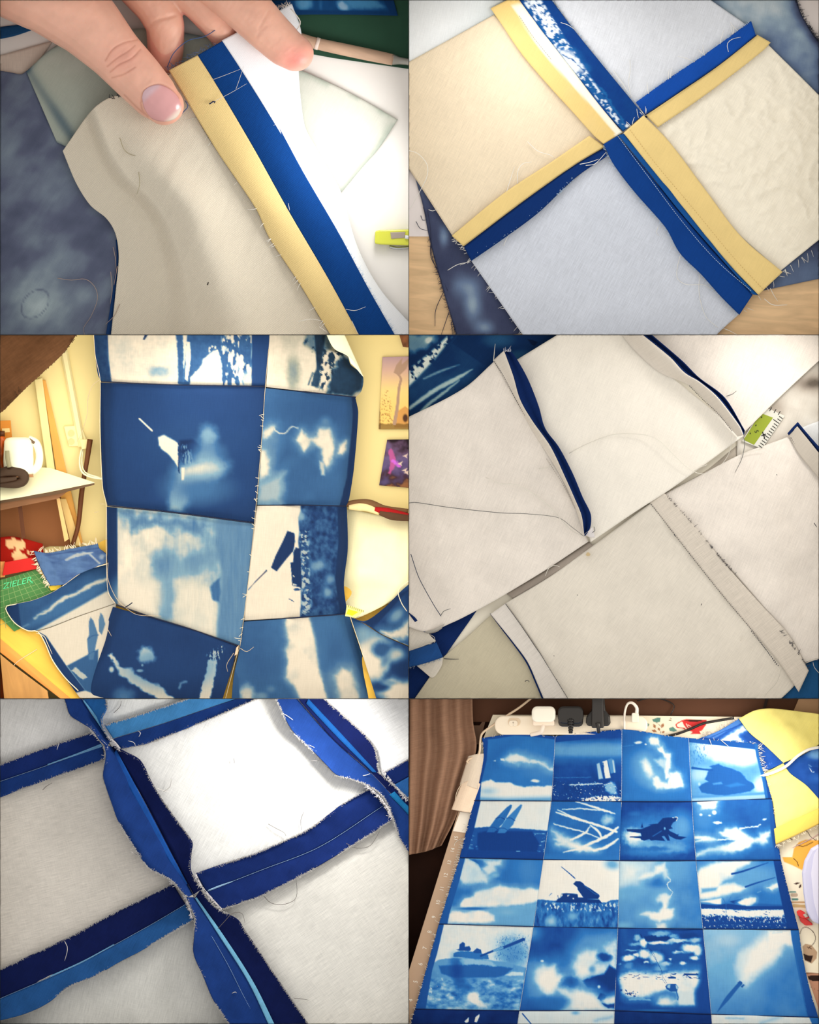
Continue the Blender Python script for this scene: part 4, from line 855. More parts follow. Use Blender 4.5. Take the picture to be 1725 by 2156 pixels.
sheet('printed_patch', T3([(160, 1248), (215, 1232), (330, 1187), (490, 1132)]), T3([(330, 1520), (340, 1530), (420, 1530), (480, 1530)]), PM3, lq3, left=T3([(160, 1248), (185, 1290), (220, 1370), (270, 1440), (330, 1520)]), step=2.2, z=lambda X, Y, U, V: zq(X, Y) + 5, panel=3, paint=pa2, thick=1.4)
W3 = thread_mat(3, (252, 226, 186))
thread('bound_edge', [(*q, zq(*q) + 9) for q in G3([(470, 960), (360, 992), (300, 1031), (230, 1081), (140, 1119), (60, 1136), (23, 1150), (60, 1212), (118, 1247), (158, 1250), (188, 1295), (222, 1372), (272, 1442), (330, 1500)])], W3, lq3, 1.1, 3)
threads('loose_threads', [[(*q, zq(*q) + 12) for q in G3([(152, 1256), (185, 1270), (200, 1300), (220, 1345)])], [(*q, zt3(*q) + 2) for q in G3([(155, 1325), (70, 1380), (45, 1420), (42, 1480)])]], W3, lq3, .8, 3)
ps3 = thing('printed_square', 'crumpled pale blue printed square with frayed edges behind the quilt corner', 'printed cloth', 150, 1190)
def pa3(X, Y, U, V):
    q = Print(X, Y, 0, 1090, 4.012, .42, 23); q.noise(70, .12, 2, .6); q.line([(560, 360), (640, 320), (700, 305), (780, 290)], [10, 30, 26, 8], .85, 8, 12, 30); q.line([(760, 310), (840, 385)], 14, .85, 6); q.line([(380, 320), (880, 250)], 10, .3, 8); q.blob(860, 330, 20, 20, .7, .7); q.poly([(280, 290), (400, 330), (530, 560), (420, 570), (340, 420)], .46, 12); return q.rgb('3q', [(0, (50, 64, 110)), (.3, (70, 96, 150)), (.5, (112, 146, 190)), (.8, (196, 204, 206)), (1, (255, 240, 214))])
sheet('cloth_panel', T3([(142, 910), (200, 918), (300, 900), (412, 880)]), T3([(212, 1056), (270, 1050), (330, 1010), (450, 960)]), PM3, ps3, left=T3([(142, 910), (165, 970), (190, 1020), (212, 1056)]), right=T3([(412, 880), (420, 900), (450, 925), (450, 960)]), step=2.2, z=lambda X, Y, U, V: zt3(X, Y) + 16 + (fbm(X, Y * 2, 26, 9, 3) - .5) * 16, panel=3, paint=pa3, thick=1.4)
fray('frayed_edge', [(*q, zt3(*q) + 18) for q in G3([(142, 908), (200, 916), (300, 898), (412, 878)])], W3, ps3, 3, 44, (4, 10), 0, -1, .8, .9, 4); fray('frayed_edge', [(*q, zt3(*q) + 18) for q in G3([(138, 910), (160, 970), (185, 1020), (208, 1056)])], W3, ps3, 3, 44, (4, 9), 0, 1, .9, .9, 5)
# right lying quilt
rq3 = thing('printed_quilt', 'printed cloud quilt corner lying between duvet and hanging quilt', 'quilt', 820, 1370)
def pa4(X, Y, U, V):
    q = Print(X, Y, 430, 1090, 3.993, .22, 31); q.noise(120, .1); q.blob(1400, 1180, 170, 210, .97, .35, 20, 30, 90); q.blob(1500, 1110, 90, 70, .3, .5, 10, 10); q.blob(1530, 1190, 30, 70, .5, .8, 30); q.blob(1620, 1160, 60, 60, .8, .7); q.blob(1340, 980, 90, 80, .66, .9); q.blob(1640, 1460, 160, 110, .97, .5, 0, 30, 70); q.blob(1480, 1420, 80, 40, .2, .6); q.blob(1680, 1280, 90, 90, .15, .6); q.blob(1560, 1390, 60, 20, .6, .8); return q.rgb('3q', CY3)
sheet('printed_patch', T3([(1480, 1195), (1530, 1215), (1610, 1265), (1760, 1330)]), T3([(1590, 1545), (1680, 1545), (1760, 1545)]), PM3, rq3, step=2.2, z=lambda X, Y, U, V: zq(X, Y) + 14 + 6 * np.sin(U * 3), panel=3, paint=pa4, thick=1.4)
def pa5(X, Y, U, V):
    q = Print(X, Y, 430, 1090, 3.993, .22, 32); q.noise(100, .08); q.poly([(1240, 850), (1350, 880), (1725, 540), (1725, 520), (1300, 860), (1420, 930), (1725, 600)], .1, 8); q.blob(1620, 820, 70, 40, .62, .8, -45); q.poly([(1480, 950), (1560, 960), (1620, 950), (1725, 860), (1725, 1000), (1640, 1010), (1540, 1000)], .95, 12, 20, 50); q.line([(1380, 900), (1500, 1000), (1725, 1110)], 20, .14, 8); q.line([(1490, 990), (1725, 1080)], 16, .85, 6, 14, 30); return q.rgb('3q', CY3)
sheet('printed_patch', T3([(1478, 1190), (1540, 1205), (1620, 1150), (1690, 1080), (1760, 1020)]), T3([(1484, 1198), (1540, 1218), (1610, 1262), (1760, 1326)]), PM3, rq3, step=2.2, z=lambda X, Y, U, V: zq(X, Y) + 18 + 26 * (1 - V) * sstep(.3, 1, U), panel=3, paint=pa5, thick=1.4)
thread('loose_thread', [(*q, 96) for q in G3([(1725, 1035), (1680, 1075), (1690, 1125), (1715, 1165)])], W3, rq3, .9, 3)

# ---- the hanging quilt
hq = thing('printed_quilt', 'blue printed quilt of sky and launch pictures hanging down in two columns', 'quilt', 480, 1090, 60)
def zh(X, Y, U, V, col, row):
    z = 86 + (16 * U if col == 0 else 16 * (1 - U)) + (fbm(X, Y, 120, 40 + col, 3) - .5) * 10 - 9 * np.exp(-(np.minimum(V, 1 - V) / .035) ** 2) * (.6 if row != 3 else .3)
    if col == 0: z -= 30 * np.exp(-(U / .05) ** 2)
    else: z -= 26 * np.exp(-((1 - U) / .07) ** 2)
    if row == 3: z = z - 14 * V
    return z
def HP(top, bot, left, right, col, row, paint): return sheet('printed_patch', T3(top), T3(bot), PM3, hq, left=T3(left), right=T3(right), step=2.0, z=lambda X, Y, U, V: zh(X, Y, U, V, col, row), panel=3, paint=paint, thick=1.6)
def h00(X, Y, U, V):
    q = P3(.95, 41)(X, Y); q.noise(60, .05); q.right_of([(455, 0), (458, 100), (470, 195)], .24, 3, -1)
    q.blob(670, 155, 45, 22, .68, .7, 0, 10, 30); q.poly([(602, 20), (612, -5), (625, -5), (616, 12), (608, 22)], .1, 2); q.blob(520, 80, 40, 60, .88, .9)
    q.poly([(742, -10), (770, -10), (775, 210), (750, 210), (748, 80)], .3, 4, 5, 14); q.poly([(790, -10), (1060, -10), (1060, 215), (770, 215)], .30, 4); q.noise(14, .07)
    q.poly([(785, 30), (800, 30), (805, 100), (790, 195), (780, 190)], .92, 3, 4, 12); q.poly([(800, 180), (850, 130), (860, 100), (900, 65), (920, 60), (935, 130), (935, 215), (800, 215)], .9, 4, 6, 14)
    q.speck([(935, -10), (1062, -10), (1062, 215), (930, 215)], .92, 22, .50, 8, 5, .6, 1.5); q.speck([(870, 60), (900, 40), (920, 55), (880, 75)], .85, 8, .5, 3); q.right_of([(1062, 0), (1060, 215)], .2, 2); q.blob(1050, 190, 30, 30, .9, .7, 0, 10, 12); q.right_of([(1062, 0), (1060, 215)], .2, 2); return q.rgb('3q', CY3)
HP([(395, -16), (700, -16), (1136, -16)], [(426, 196), (700, 208), (1118, 216)], [(395, -16), (402, 90), (412, 165), (426, 196)], [(1136, -16), (1130, 100), (1118, 216)], 0, 0, h00)
def h01(X, Y, U, V):
    q = P3(.14, 42)(X, Y); q.noise(160, .06); q.blob(780, 470, 330, 220, .22, .9)
    q.line([(588, 354), (640, 403)], 7, .95, 2); q.poly([(665, 432), (690, 422), (715, 436), (752, 456), (752, 560), (735, 530), (700, 495), (670, 470)], 1, 5, 4, 16); q.poly([(756, 445), (810, 440), (850, 470), (845, 510), (810, 545), (770, 545), (756, 500)], .06, 8); q.speck([(765, 460), (800, 470), (815, 545), (770, 545)], .55, 10, .5, 10, 4, .5, 2)
    q.blob(878, 425, 36, 44, .62, .7, 0, 12, 30); q.blob(870, 520, 60, 60, .55, .9, 0, 10); q.blob(850, 580, 90, 42, .86, .7, -15, 20, 40); q.poly([(765, 575), (790, 560), (850, 560), (860, 600), (800, 640), (760, 620)], .95, 10, 8, 20); q.blob(760, 680, 42, 60, .72, .7, 15, 16, 40); q.poly([(718, 738), (725, 660), (760, 640), (760, 738)], .72, 16, 8, 20)
    q.blob(830, 650, 120, 60, .42, .9); q.line([(752, 458), (754, 580)], 5, .1, 2, 4, 8); q.poly([(765, 560), (778, 560), (775, 610), (766, 612)], .98, 4); q.right_of([(430, 200), (455, 700)], .10, 4, -1); return q.rgb('3q', CY3)
HP([(424, 200), (700, 212), (1118, 220)], [(452, 717), (700, 742), (1072, 790)], [(424, 200), (424, 400), (434, 640), (452, 717)], [(1118, 220), (1100, 480), (1072, 790)], 0, 1, h01)
def h02(X, Y, U, V):
    q = P3(.72, 43)(X, Y); q.grad([(460, .9), (560, .92), (640, .86), (700, .66), (800, .74), (900, .66), (1000, .52), (1080, .46)], 'x'); q.noise(90, .22, 1, 1.3); q.noise(30, .07)
    q.poly([(500, 740), (900, 790), (860, 830), (760, 830), (700, 800), (560, 830)], .48, 24, 30, 40); q.noise(26, .05, .5, 3)
    q.blob(690, 980, 50, 60, .5, .8, 0, 24, 40); q.blob(820, 960, 80, 40, .52, .9, -30, 20, 40); q.poly([(680, 1060), (720, 1030), (745, 1050), (735, 1200), (670, 1190)], .52, 14, 14, 30); q.poly([(745, 1040), (800, 1030), (900, 1080), (915, 1130), (905, 1280), (735, 1240)], .9, 14, 18, 40); q.poly([(885, 1060), (930, 1020), (930, 1130), (900, 1120)], .4, 8, 8, 20); q.right_of([(915, 900), (935, 1000), (915, 1280)], .5, 14); q.noise(20, .04, .4, 4)
    q.right_of([(494, 725), (497, 1140)], .15, 3, -1); q.blob(580, 1100, 90, 80, .94, .8); return q.rgb('3q', CY3)
HP([(450, 724), (700, 748), (1072, 796)], [(490, 1134), (640, 1188), (800, 1238), (1010, 1310)], [(450, 724), (452, 900), (458, 1080), (490, 1134)], [(1072, 796), (1045, 1050), (1010, 1310)], 0, 2, h02)
def h03(X, Y, U, V):
    q = P3(.13, 44)(X, Y); q.noise(140, .05); q.blob(618, 1350, 34, 34, .97, .4, 0, 14, 20); q.line([(468, 1350), (490, 1385)], 16, .95, 5, 8, 14); q.blob(470, 1410, 10, 12, .9, .5); q.line([(500, 1400), (560, 1440), (640, 1490), (720, 1545)], [22, 44, 50, 40], .96, 8, 16, 30); q.blob(590, 1415, 14, 6, .9, .5); q.blob(600, 1392, 5, 5, .9, .5); q.line([(755, 1490), (765, 1465), (785, 1462)], 9, .7, 5, 5, 12)
    q.poly([(880, 1370), (912, 1370), (915, 1390), (885, 1535), (838, 1535)], .96, 4, 6, 12); q.speck([(870, 1350), (930, 1300), (945, 1320), (925, 1390), (890, 1400)], .9, 10, .42, 6, 4, .5, 2); q.blob(520, 1520, 40, 30, .45, .8, 0, 10); q.blob(720, 1400, 200, 90, .2, .9, op=.6); q.right_of([(470, 1150), (425, 1290), (340, 1535)], .09, 3, -1); q.right_of([(985, 1310), (950, 1535)], .1, 6); return q.rgb('3q', CY3)
HP([(476, 1146), (640, 1192), (800, 1240), (1000, 1312)], [(300, 1560), (600, 1560), (930, 1560)], [(476, 1146), (424, 1290), (300, 1560)], [(1000, 1312), (980, 1400), (930, 1560)], 0, 3, h03)
def h10(X, Y, U, V):
    q = P3(.95, 45)(X, Y); q.noise(60, .04); q.blob(1235, 160, 26, 70, .6, .8, 0, 12, 30); q.poly([(1180, -10), (1280, -10), (1250, 60), (1200, 70)], .84, 20); q.poly([(1290, -10), (1390, -10), (1400, 60), (1340, 80), (1280, 40)], .5, 12); q.speck([(1270, 20), (1450, 20), (1500, 230), (1350, 230), (1340, 100)], .12, 16, .48, 12, 5, .7, 1.3)
    q.poly([(1325, -10), (1372, -10), (1365, 60), (1350, 150), (1335, 150), (1330, 60)], .08, 4); q.poly([(1312, 215), (1325, 160), (1340, 120), (1352, 180), (1342, 225)], .22, 4, 5, 12); q.line([(1300, 210), (1318, 160)], 7, .4, 3); q.poly([(1400, 150), (1450, 80), (1540, 160), (1530, 230), (1480, 262), (1380, 250)], .16, 14, 12, 20); q.noise(14, .06); return q.rgb('3q', [(0, (22, 36, 52)), (.2, (38, 66, 92)), (.45, (82, 118, 140)), (.7, (180, 180, 160)), (1, (255, 234, 206))])
HP([(1136, -16), (1250, -16), (1372, -16)], [(1122, 220), (1300, 240), (1500, 262)], [(1136, -16), (1130, 100), (1122, 220)], [(1372, -16), (1405, 55), (1460, 80), (1478, 125), (1515, 155), (1532, 185), (1524, 235), (1500, 262)], 1, 0, h10)
sheet('folded_back_corner', T3([(1370, -16, 100), (1420, -16, 88), (1446, -16, 78)]), T3([(1478, 120, 88), (1505, 145, 84), (1532, 176, 78)]), mat_cloth('white_cotton', 3, (255, 244, 200), 10, .03), hq, left=T3([(1370, -16, 100), (1408, 56, 97), (1462, 82, 92), (1478, 120, 88)]), step=2.5, z=2, panel=3, thick=1.4)
def h11(X, Y, U, V):
    q = Print(X, Y, 430, 705, 3.993, .34, 46); q.noise(200, .06); q.blob(1000, 620, 300, 120, .28, .9); q.blob(600, 1000, 120, 130, .45, .9); q.poly([(640, 1000), (700, 900), (760, 1000), (600, 1120)], .3, 60); q.poly([(460, 960), (510, 970), (545, 1060), (540, 1180), (470, 1210)], .95, 14, 14, 30); q.poly([(450, 1250), (520, 1210), (680, 1150), (650, 1420), (430, 1430)], .72, 60, 20, 60)
    q.poly([(490, 820), (560, 770), (590, 775), (560, 850), (500, 870)], .9, 14, 14, 30); q.line([(580, 775), (620, 820), (680, 825), (740, 770), (790, 785)], [8, 14, 10, 8, 10], .85, 6, 8, 20); q.poly([(780, 880), (820, 800), (860, 850), (905, 880), (870, 950), (840, 980)], .97, 10, 10, 24); q.poly([(900, 880), (950, 860), (970, 790), (1050, 790), (1080, 880), (1090, 960), (1060, 1080), (1030, 1110), (1000, 1060), (990, 960), (930, 910)], .97, 12, 12, 30); q.poly([(970, 1060), (1010, 1080), (1010, 1180), (985, 1180)], .8, 12, 8); q.poly([(1125, 1000), (1140, 930), (1195, 890), (1190, 970), (1160, 1005)], .95, 8, 8, 20); q.blob(1020, 730, 40, 40, .48, .9)
    q.right_of([(1240, 500), (1250, 700), (1200, 1200), (1140, 1430)], .13, 4); return q.rgb('3q', CY3)
HP([(1118, 224), (1300, 244), (1498, 264)], [(1083, 716), (1280, 716), (1460, 720)], [(1118, 224), (1102, 480), (1083, 716)], [(1498, 264), (1510, 330), (1492, 560), (1472, 690), (1460, 720)], 1, 1, h11)
def h12(X, Y, U, V):
    q = Print(X, Y, 430, 1090, 3.993, .97, 47); q.right_of([(810, -60), (790, 0), (800, 120), (790, 200), (805, 340), (810, 560), (815, 700), (805, 840)], .24, 8); m = q.v < .6; q.noise(60, .03)
    w_ = sstep(790, 830, q.x); q.v = q.v + w_ * (fbm(q.x * 1.2, q.y, 40, 9, 4) - .5) * .5; q.speck([(800, 100), (880, 100), (900, 800), (815, 830)], .75, 22, .48, 20, 6); q.blob(960, 400, 60, 40, .6, .9, -20, 10); q.blob(1060, 520, 40, 40, .55, .9); q.blob(1040, 630, 40, 40, .6, .9)
    q.poly([(562, 420), (600, 320), (660, 200), (700, 110), (760, 130), (765, 200), (750, 280), (690, 350), (610, 452)], .1, 4); q.poly([(725, 380), (750, 370), (750, 290), (770, 250), (810, 260), (820, 590), (780, 580), (740, 570), (735, 480)], .1, 4); q.poly([(748, 480), (760, 495), (750, 500)], .9, 2); q.poly([(745, 556), (780, 558), (778, 572), (745, 570)], .9, 2); q.line([(370, 607), (440, 530), (525, 445)], [5, 8, 14], .12, 2); q.line([(715, 682), (755, 706)], 7, .2, 2); q.poly([(750, 600), (780, 590), (810, 600), (800, 615), (760, 612)], .25, 3)
    q.right_of([(1120, -60), (1130, 200), (1100, 500), (1140, 800)], .12, 6); q.blob(780, -20, 60, 60, .9, .5, 0, 20, 30, .6); return q.rgb('3q', CY3)
HP([(1083, 720), (1280, 720), (1462, 724)], [(1028, 1204), (1250, 1190), (1464, 1174)], [(1083, 720), (1052, 1000), (1028, 1204)], [(1462, 724), (1466, 900), (1450, 1050), (1464, 1174)], 1, 2, h12)
def h13(X, Y, U, V):
    q = Print(X, Y, 430, 1090, 3.993, .36, 48); q.noise(160, .06); q.poly([(690, 830), (880, 830), (940, 1050), (960, 1250), (1040, 1560), (830, 1560), (760, 1420), (690, 1340), (705, 1200), (690, 1120), (715, 1040), (690, 930)], .97, 10, 10, 30); q.poly([(900, 830), (1180, 820), (1240, 1100), (1300, 1560), (1080, 1560), (990, 1250)], .42, 30); q.blob(1040, 1120, 60, 80, .52, .9)
    q.blob(1100, 1130, 100, 160, .34, .9); q.poly([(1100, 1330), (1160, 1270), (1230, 1290), (1320, 1560), (1150, 1560)], .97, 16, 14, 40); q.blob(360, 1480, 60, 80, .9, .6, 0, 14); q.blob(560, 1440, 40, 30, .5, .9); q.blob(480, 1500, 50, 30, .6, .8); q.blob(420, 1250, 160, 160, .28, .9, op=.6)
    q.right_of([(1170, 820), (1240, 1100), (1400, 1560)], .33, 5); q.right_of([(230, 1200), (290, 1350), (300, 1560)], .3, 5, -1); return q.rgb('3q', CY3)
HP([(1028, 1208), (1250, 1194), (1470, 1178)], [(975, 1560), (1300, 1560), (1610, 1560)], [(1028, 1208), (1008, 1330), (985, 1440), (975, 1560)], [(1470, 1178), (1500, 1270), (1556, 1430), (1610, 1560)], 1, 3, h13)
ED = mat_plain('seam_thread', 3, (16, 26, 50), .9)
for pts in ([(426, 197), (700, 210), (1118, 218)], [(452, 720), (700, 745), (1072, 793)], [(490, 1138), (640, 1190), (800, 1239), (1006, 1311)], [(1122, 222), (1300, 242), (1500, 263)], [(1083, 718), (1280, 718), (1460, 722)], [(1028, 1206), (1250, 1192), (1466, 1176)]):
    thread('seam_line', [(*q, 87 + 12 * i / max(1, len(pts) - 1)) for i, q in enumerate(G3(pts))], ED, hq, 1.3, 3)
thread('raw_edge', [(*q, 104) for q in G3([(1132, 60), (1118, 220), (1100, 480), (1072, 795), (1045, 1050), (1012, 1308), (1000, 1345), (980, 1420), (950, 1535)])], mat_plain('grey_thread', 3, (190, 170, 140), .9), hq, .55, 3)
thread('raw_edge', [(*q, 66) for q in G3([(395, 0), (402, 90), (422, 190), (421, 400), (432, 640), (448, 717), (448, 900), (455, 1080), (486, 1134)])], W3, hq, .55, 3)
thread('raw_edge', [(*q, 72) for q in G3([(1475, 1185), (1505, 1275), (1560, 1435), (1605, 1530)])], W3, hq, .6, 3)
fray('frayed_edge', [(*q, 104) for q in G3([(1118, 220), (1100, 480), (1072, 795), (1045, 1050), (1012, 1308)])], W3, hq, 3, 26, (4, 9), 0, 1, .7, 1.0, 8)
threads('loose_threads', [[(*q, 108) for q in G3([(418, 190), (388, 215), (370, 270), (368, 330), (345, 410), (325, 450)])], [(*q, 110) for q in G3([(455, 960), (455, 1030), (490, 1110), (530, 1150), (580, 1180), (680, 1185)])], [(*q, 110) for q in G3([(450, 1235), (470, 1270)])], [(*q, 110) for q in G3([(1012, 1320), (1040, 1335), (1070, 1315)])], [(*q, 110) for q in G3([(985, 1340), (955, 1390), (960, 1420)])], [(*q, 100) for q in G3([(420, 712), (440, 714)])], [(*q, 100) for q in G3([(398, 748), (415, 746)])]], mat_plain('pale_brown_thread', 3, (196, 168, 132), .9), hq, .7, 3)
thread('dark_thread_end', [(*q, 110) for q in G3([(528, 1148), (545, 1138), (558, 1128)])], ED, hq, 1.2, 3)
sheet('lining_glimpse', T3([(996, 1318, 98), (1006, 1308, 100)]), T3([(988, 1352, 96), (1002, 1345, 96)]), mat_cloth('white_cotton', 3, (214, 176, 140), 10, .03), hq, step=2, z=8, panel=3)
# ================================================================== compartment 4: backs of two quilt strips
def T4(pts): return [(860 + q[0] / 1.994, 705 + q[1] / 1.994) + tuple(q[2:]) for q in pts]
t = Geo().prism([(861, 705), (1725, 705), (1725, 1471), (861, 1471)], -6, 0).obj('table', mat_plain('cream_table_top', 4, (255, 244, 222), .6, .2), panel=4)
tag(t, 'cream table top showing between the backs of two quilt strips', 'table')
LN4 = mat_cloth('linen_back', 4, (238, 226, 212), 24, .09, .10, 11)
LN4b = mat_cloth('linen_back_warm', 4, (230, 219, 202), 34, .08, .07, 10)
LN4c = mat_cloth('linen_back_grey', 4, (222, 212, 200), 50, .08, .04, 8)
NV4 = mat_cloth('navy_cotton', 4, (14, 40, 92), 50, .12, .10, 20)
CY4 = [(0, (8, 26, 58)), (.25, (18, 52, 98)), (.5, (50, 104, 146)), (.75, (150, 186, 188)), (1, (240, 240, 222))]
# printed quilt under the upper strip
def p4a(X, Y, U, V):
    q = Print(X, Y, 860, 705, 3.993, .28, 11); q.noise(200, .10)
    q.poly([(370, 70), (660, 270), (1100, 300), (1400, 0), (440, -30)], .2, 6); q.blob(760, 40, 120, 60, .42, .9); q.blob(950, 200, 120, 60, .45, .9)
    q.poly([(1000, 35), (1050, 45), (1090, 60), (1060, 95), (1035, 80)], .02, 4)
    q.line([(10, 620), (200, 480), (400, 370), (540, 290)], [26, 34, 34, 6], .82, 9, 6, 40); q.line([(110, 640), (200, 560), (330, 460), (430, 380)], [20, 26, 20, 8], .78, 8, 6, 40); q.line([(130, 370), (260, 310), (430, 250)], [14, 20, 5], .62, 7)
    fold = [(0, -40), (430, -40), (0, 470)]
    q.poly([(-20, -40), (440, -40), (390, 20), (-20, 470)], .16, 5); q.poly([(-20, -20), (250, -20), (230, 60), (60, 150), (-20, 130)], .66, 40, 30, 60); q.blob(170, 45, 36, 22, .95, .4, -30, 8); q.blob(60, 80, 60, 40, .6, .9)
    q.speck([(30, 270), (180, 150), (330, 10), (370, 20), (210, 220), (60, 380), (0, 440), (0, 300)], .97, 26, .66, 14, 4)
    return q.rgb(4, CY4)
def z4a(X, Y, U, V):
    x, y = (X - 860) * 3.993, (Y - 705) * 3.993; d = (x - 420) * .76 + (y + 20) * .65 
    return 5 + 16 * np.exp(-np.maximum(0, d + 40) / 60) * (d > -40) * .0 + np.where(d < 0, 15 * (1 - np.exp(d / 45)), 0)
q4 = sheet('printed_quilt', T4([(-20, -20), (300, -20), (720, -20)]), T4([(-20, 420), (200, 330), (480, 170), (720, 60)]), mat_cloth('printed_cotton', 4, None, 40, .08, .03), None, step=2.4, z=z4a, panel=4, paint=p4a, thick=1.5)
tag(q4, 'dark blue printed quilt with white contrails folded under the linen backed strip', 'quilt')
# bottom left navy folds, bottom right blue
nf = thing('navy_strip', 'navy cotton strip folded over a pale tab at the table edge', 'cloth', 900, 1390)
sheet('navy_panel', T4([(-20, 1260), (60, 1240), (150, 1205), (300, 1140)]), T4([(-20, 1560), (0, 1550), (20, 1540), (40, 1520)]), NV4, nf, right=T4([(300, 1140), (160, 1340), (40, 1520)]), step=4, z=waves(2, 30, 3, 4), panel=4)
sheet('folded_band', T4([(-20, 1335, 8), (50, 1312, 12), (118, 1290, 10)]), T4([(-20, 1400, 16), (60, 1382, 24), (146, 1354, 14)]), mat_cloth('mid_blue_cotton', 4, (30, 72, 128), 30, .12, .05), nf, step=3, panel=4, z=lambda X, Y, U, V: 12 + 12 * np.sin(np.clip(V, 0, 1) * 2.4), thick=1.2)
sheet('pale_tab', T4([(34, 1388, 16), (90, 1368, 18), (146, 1352, 14)]), T4([(95, 1440, 6), (104, 1440, 6), (115, 1432, 6)]), LN4b, nf, right=T4([(146, 1352, 14), (140, 1390, 10), (115, 1432, 6)]), step=3, panel=4, z=4)
fray('frayed_edge', T4([(0, 1394), (60, 1380), (140, 1358)]), thread_mat(4, (170, 182, 196)), nf, 4, 60, (2, 5), 34, 1, .45, .8, 3)
b4 = sheet('blue_cloth', T4([(1500, 1560), (1600, 1420), (1690, 1370), (1760, 1330)]), T4([(1500, 1600), (1760, 1600)]), mat_cloth('indigo_cotton', 4, (38, 92, 140), 20, .08, .10, 20), None, step=5, z=3, panel=4)
tag(b4, 'indigo blue cloth under the corner of the lower quilt strip', 'cloth')
# dyed cloth and ruler in the gap at the right
DY4 = [(0, (112, 100, 88)), (.4, (190, 176, 160)), (.8, (232, 222, 206)), (1, (250, 244, 236))]
d4 = sheet('dyed_cloth', T4([(1380, 330), (1560, 190), (1760, 60)]), T4([(1380, 560), (1580, 480), (1760, 420)]), mat_cloth('dyed_cotton', 4, None, 20, .04, .03), None, step=5, z=waves(3, 50, 6, 4), panel=4,
           paint=dye_paint(4, DY4, lambda X, Y, U, V: .78 + (fbm(X, Y, 50, 5) - .5) * .6 - .75 * np.exp(-(((X - 1712) / 36) ** 2 + ((Y - 808) / 16) ** 2)) - .3 * np.exp(-(((X - 1640) / 20) ** 2 + ((Y - 860) / 18) ** 2))))
tag(d4, 'beige dyed cloth with a dark stain beside the clear ruler', 'cloth')
w4 = sheet('white_cloth', T4([(1630, 400), (1680, 378), (1760, 350)]), T4([(1690, 500), (1760, 490)]), mat_cloth('white_cotton', 4, (240, 238, 234), 30), None, step=5, z=waves(2, 30, 8, 10), panel=4)
tag(w4, 'white cotton corner behind the navy edged seam allowance', 'cloth')
rl = thing('ruler', 'clear sewing ruler with a lime green band and black ticks', 'ruler', 1612, 900)
RQ = T4([(1490, 300), (1582, 340), (1486, 478), (1400, 446)])
Geo().prism(RQ, 8, 11).obj('blade', mat_plain('clear_acrylic', 4, (226, 220, 204), .15, .5), rl, 4, bevel=.5)
Geo().prism(T4([(1480, 328), (1532, 348), (1452, 462), (1408, 440)]), 11, 11.6).obj('green_band', mat_plain('lime_ink', 4, (152, 164, 44), .4), rl, 4)
BK = mat_plain('black_ink', 4, (24, 22, 20), .6)
g = Geo(); a0, a1 = np.array(T4([(1572, 352)])[0]), np.array(T4([(1486, 474)])[0]); dr = (a1 - a0); nn = np.array([-dr[1], dr[0]]) / np.linalg.norm(dr)
for i in range(13):
    p_ = a0 + dr * i / 12; l_ = 15 if i % 6 == 2 else 9; c_ = p_ + nn * l_ * .5
    g.box(c_[0], c_[1], 11.6, l_, 1.5, .6, math.degrees(math.atan2(nn[1], nn[0])))
for i in range(3):
    p_ = np.array(T4([(1522 + i * 18, 312 + i * 8)])[0]); g.box(p_[0], p_[1], 11.6, 1.6, 9, .6, 30)
for i in range(3): 
    p_ = np.array(T4([(1484 - i * 24, 346 + i * 34)])[0]); g.box(p_[0], p_[1], 12, 2, 3.2, .6, 30)
stuff(g.obj('tick_marks', BK, rl, 4))
text_mesh('numeral', '5', BK, rl, *T4([(1462, 406)])[0], 12.2, 12, 70, panel=4)
Geo().box(*T4([(1492, 420)])[0], 11.8, 2, 14, .6, -20).box(*T4([(1492, 420)])[0], 11.8, 10, 2, .6, -20).obj('plus_mark', BK, rl, 4)

# lower quilt strip
lq = thing('quilt_strip', 'lower linen backed quilt strip with flat seam allowances and dark stitching', 'quilt strip', 1300, 1250, 4)
sheet('back_patch', T4([(150, 1350), (250, 1265), (345, 1178), (420, 1120)]), T4([(-10, 1580), (250, 1580), (620, 1580)]), mat_cloth('linen_back_olive', 4, (206, 194, 166), 34, .07, .04), lq, left=T4([(150, 1350), (80, 1450), (-10, 1580)]), step=5, z=waves(3, 60, 12, 9), panel=4)
sheet('back_patch', T4([(405, 1128), (600, 1010), (760, 895), (1075, 662)]), T4([(660, 1560), (1000, 1580), (1520, 1570)]), LN4b, lq, left=T4([(405, 1128), (540, 1320), (660, 1560)]), right=T4([(1040, 690), (1200, 890), (1400, 1130), (1560, 1350), (1640, 1440), (1520, 1570)]), step=5, z=waves(7, 110, 14, 12), panel=4)
sheet('back_patch', T4([(1060, 676), (1240, 582), (1400, 500), (1596, 428)]), T4([(1668, 1380), (1720, 1362), (1800, 1340)]), LN4, lq, left=T4([(1060, 676), (1330, 960), (1480, 1130), (1600, 1265), (1668, 1380)]), right=T4([(1596, 428), (1680, 530), (1800, 690), (1800, 1340)]), step=5, z=lambda X, Y, U, V: 12 + (fbm(X, Y, 90, 16, 3) - .5) * 18 - 6 * np.exp(-((X - 1690) / 40) ** 2) * np.exp(-((Y - 1130) / 90) ** 2), panel=4)
al = ribbon('seam_allowance', T4([(345, 1172), (400, 1240), (440, 1290), (500, 1372), (540, 1460), (590, 1580)]), T4([(408, 1128), (470, 1215), (540, 1320), (610, 1430), (690, 1570)]), LN4c, lq, step=4, z=lambda X, Y, U, V: 22 - 5 * V + (fbm(X, Y, 40, 3, 2) - .5) * 3, panel=4)
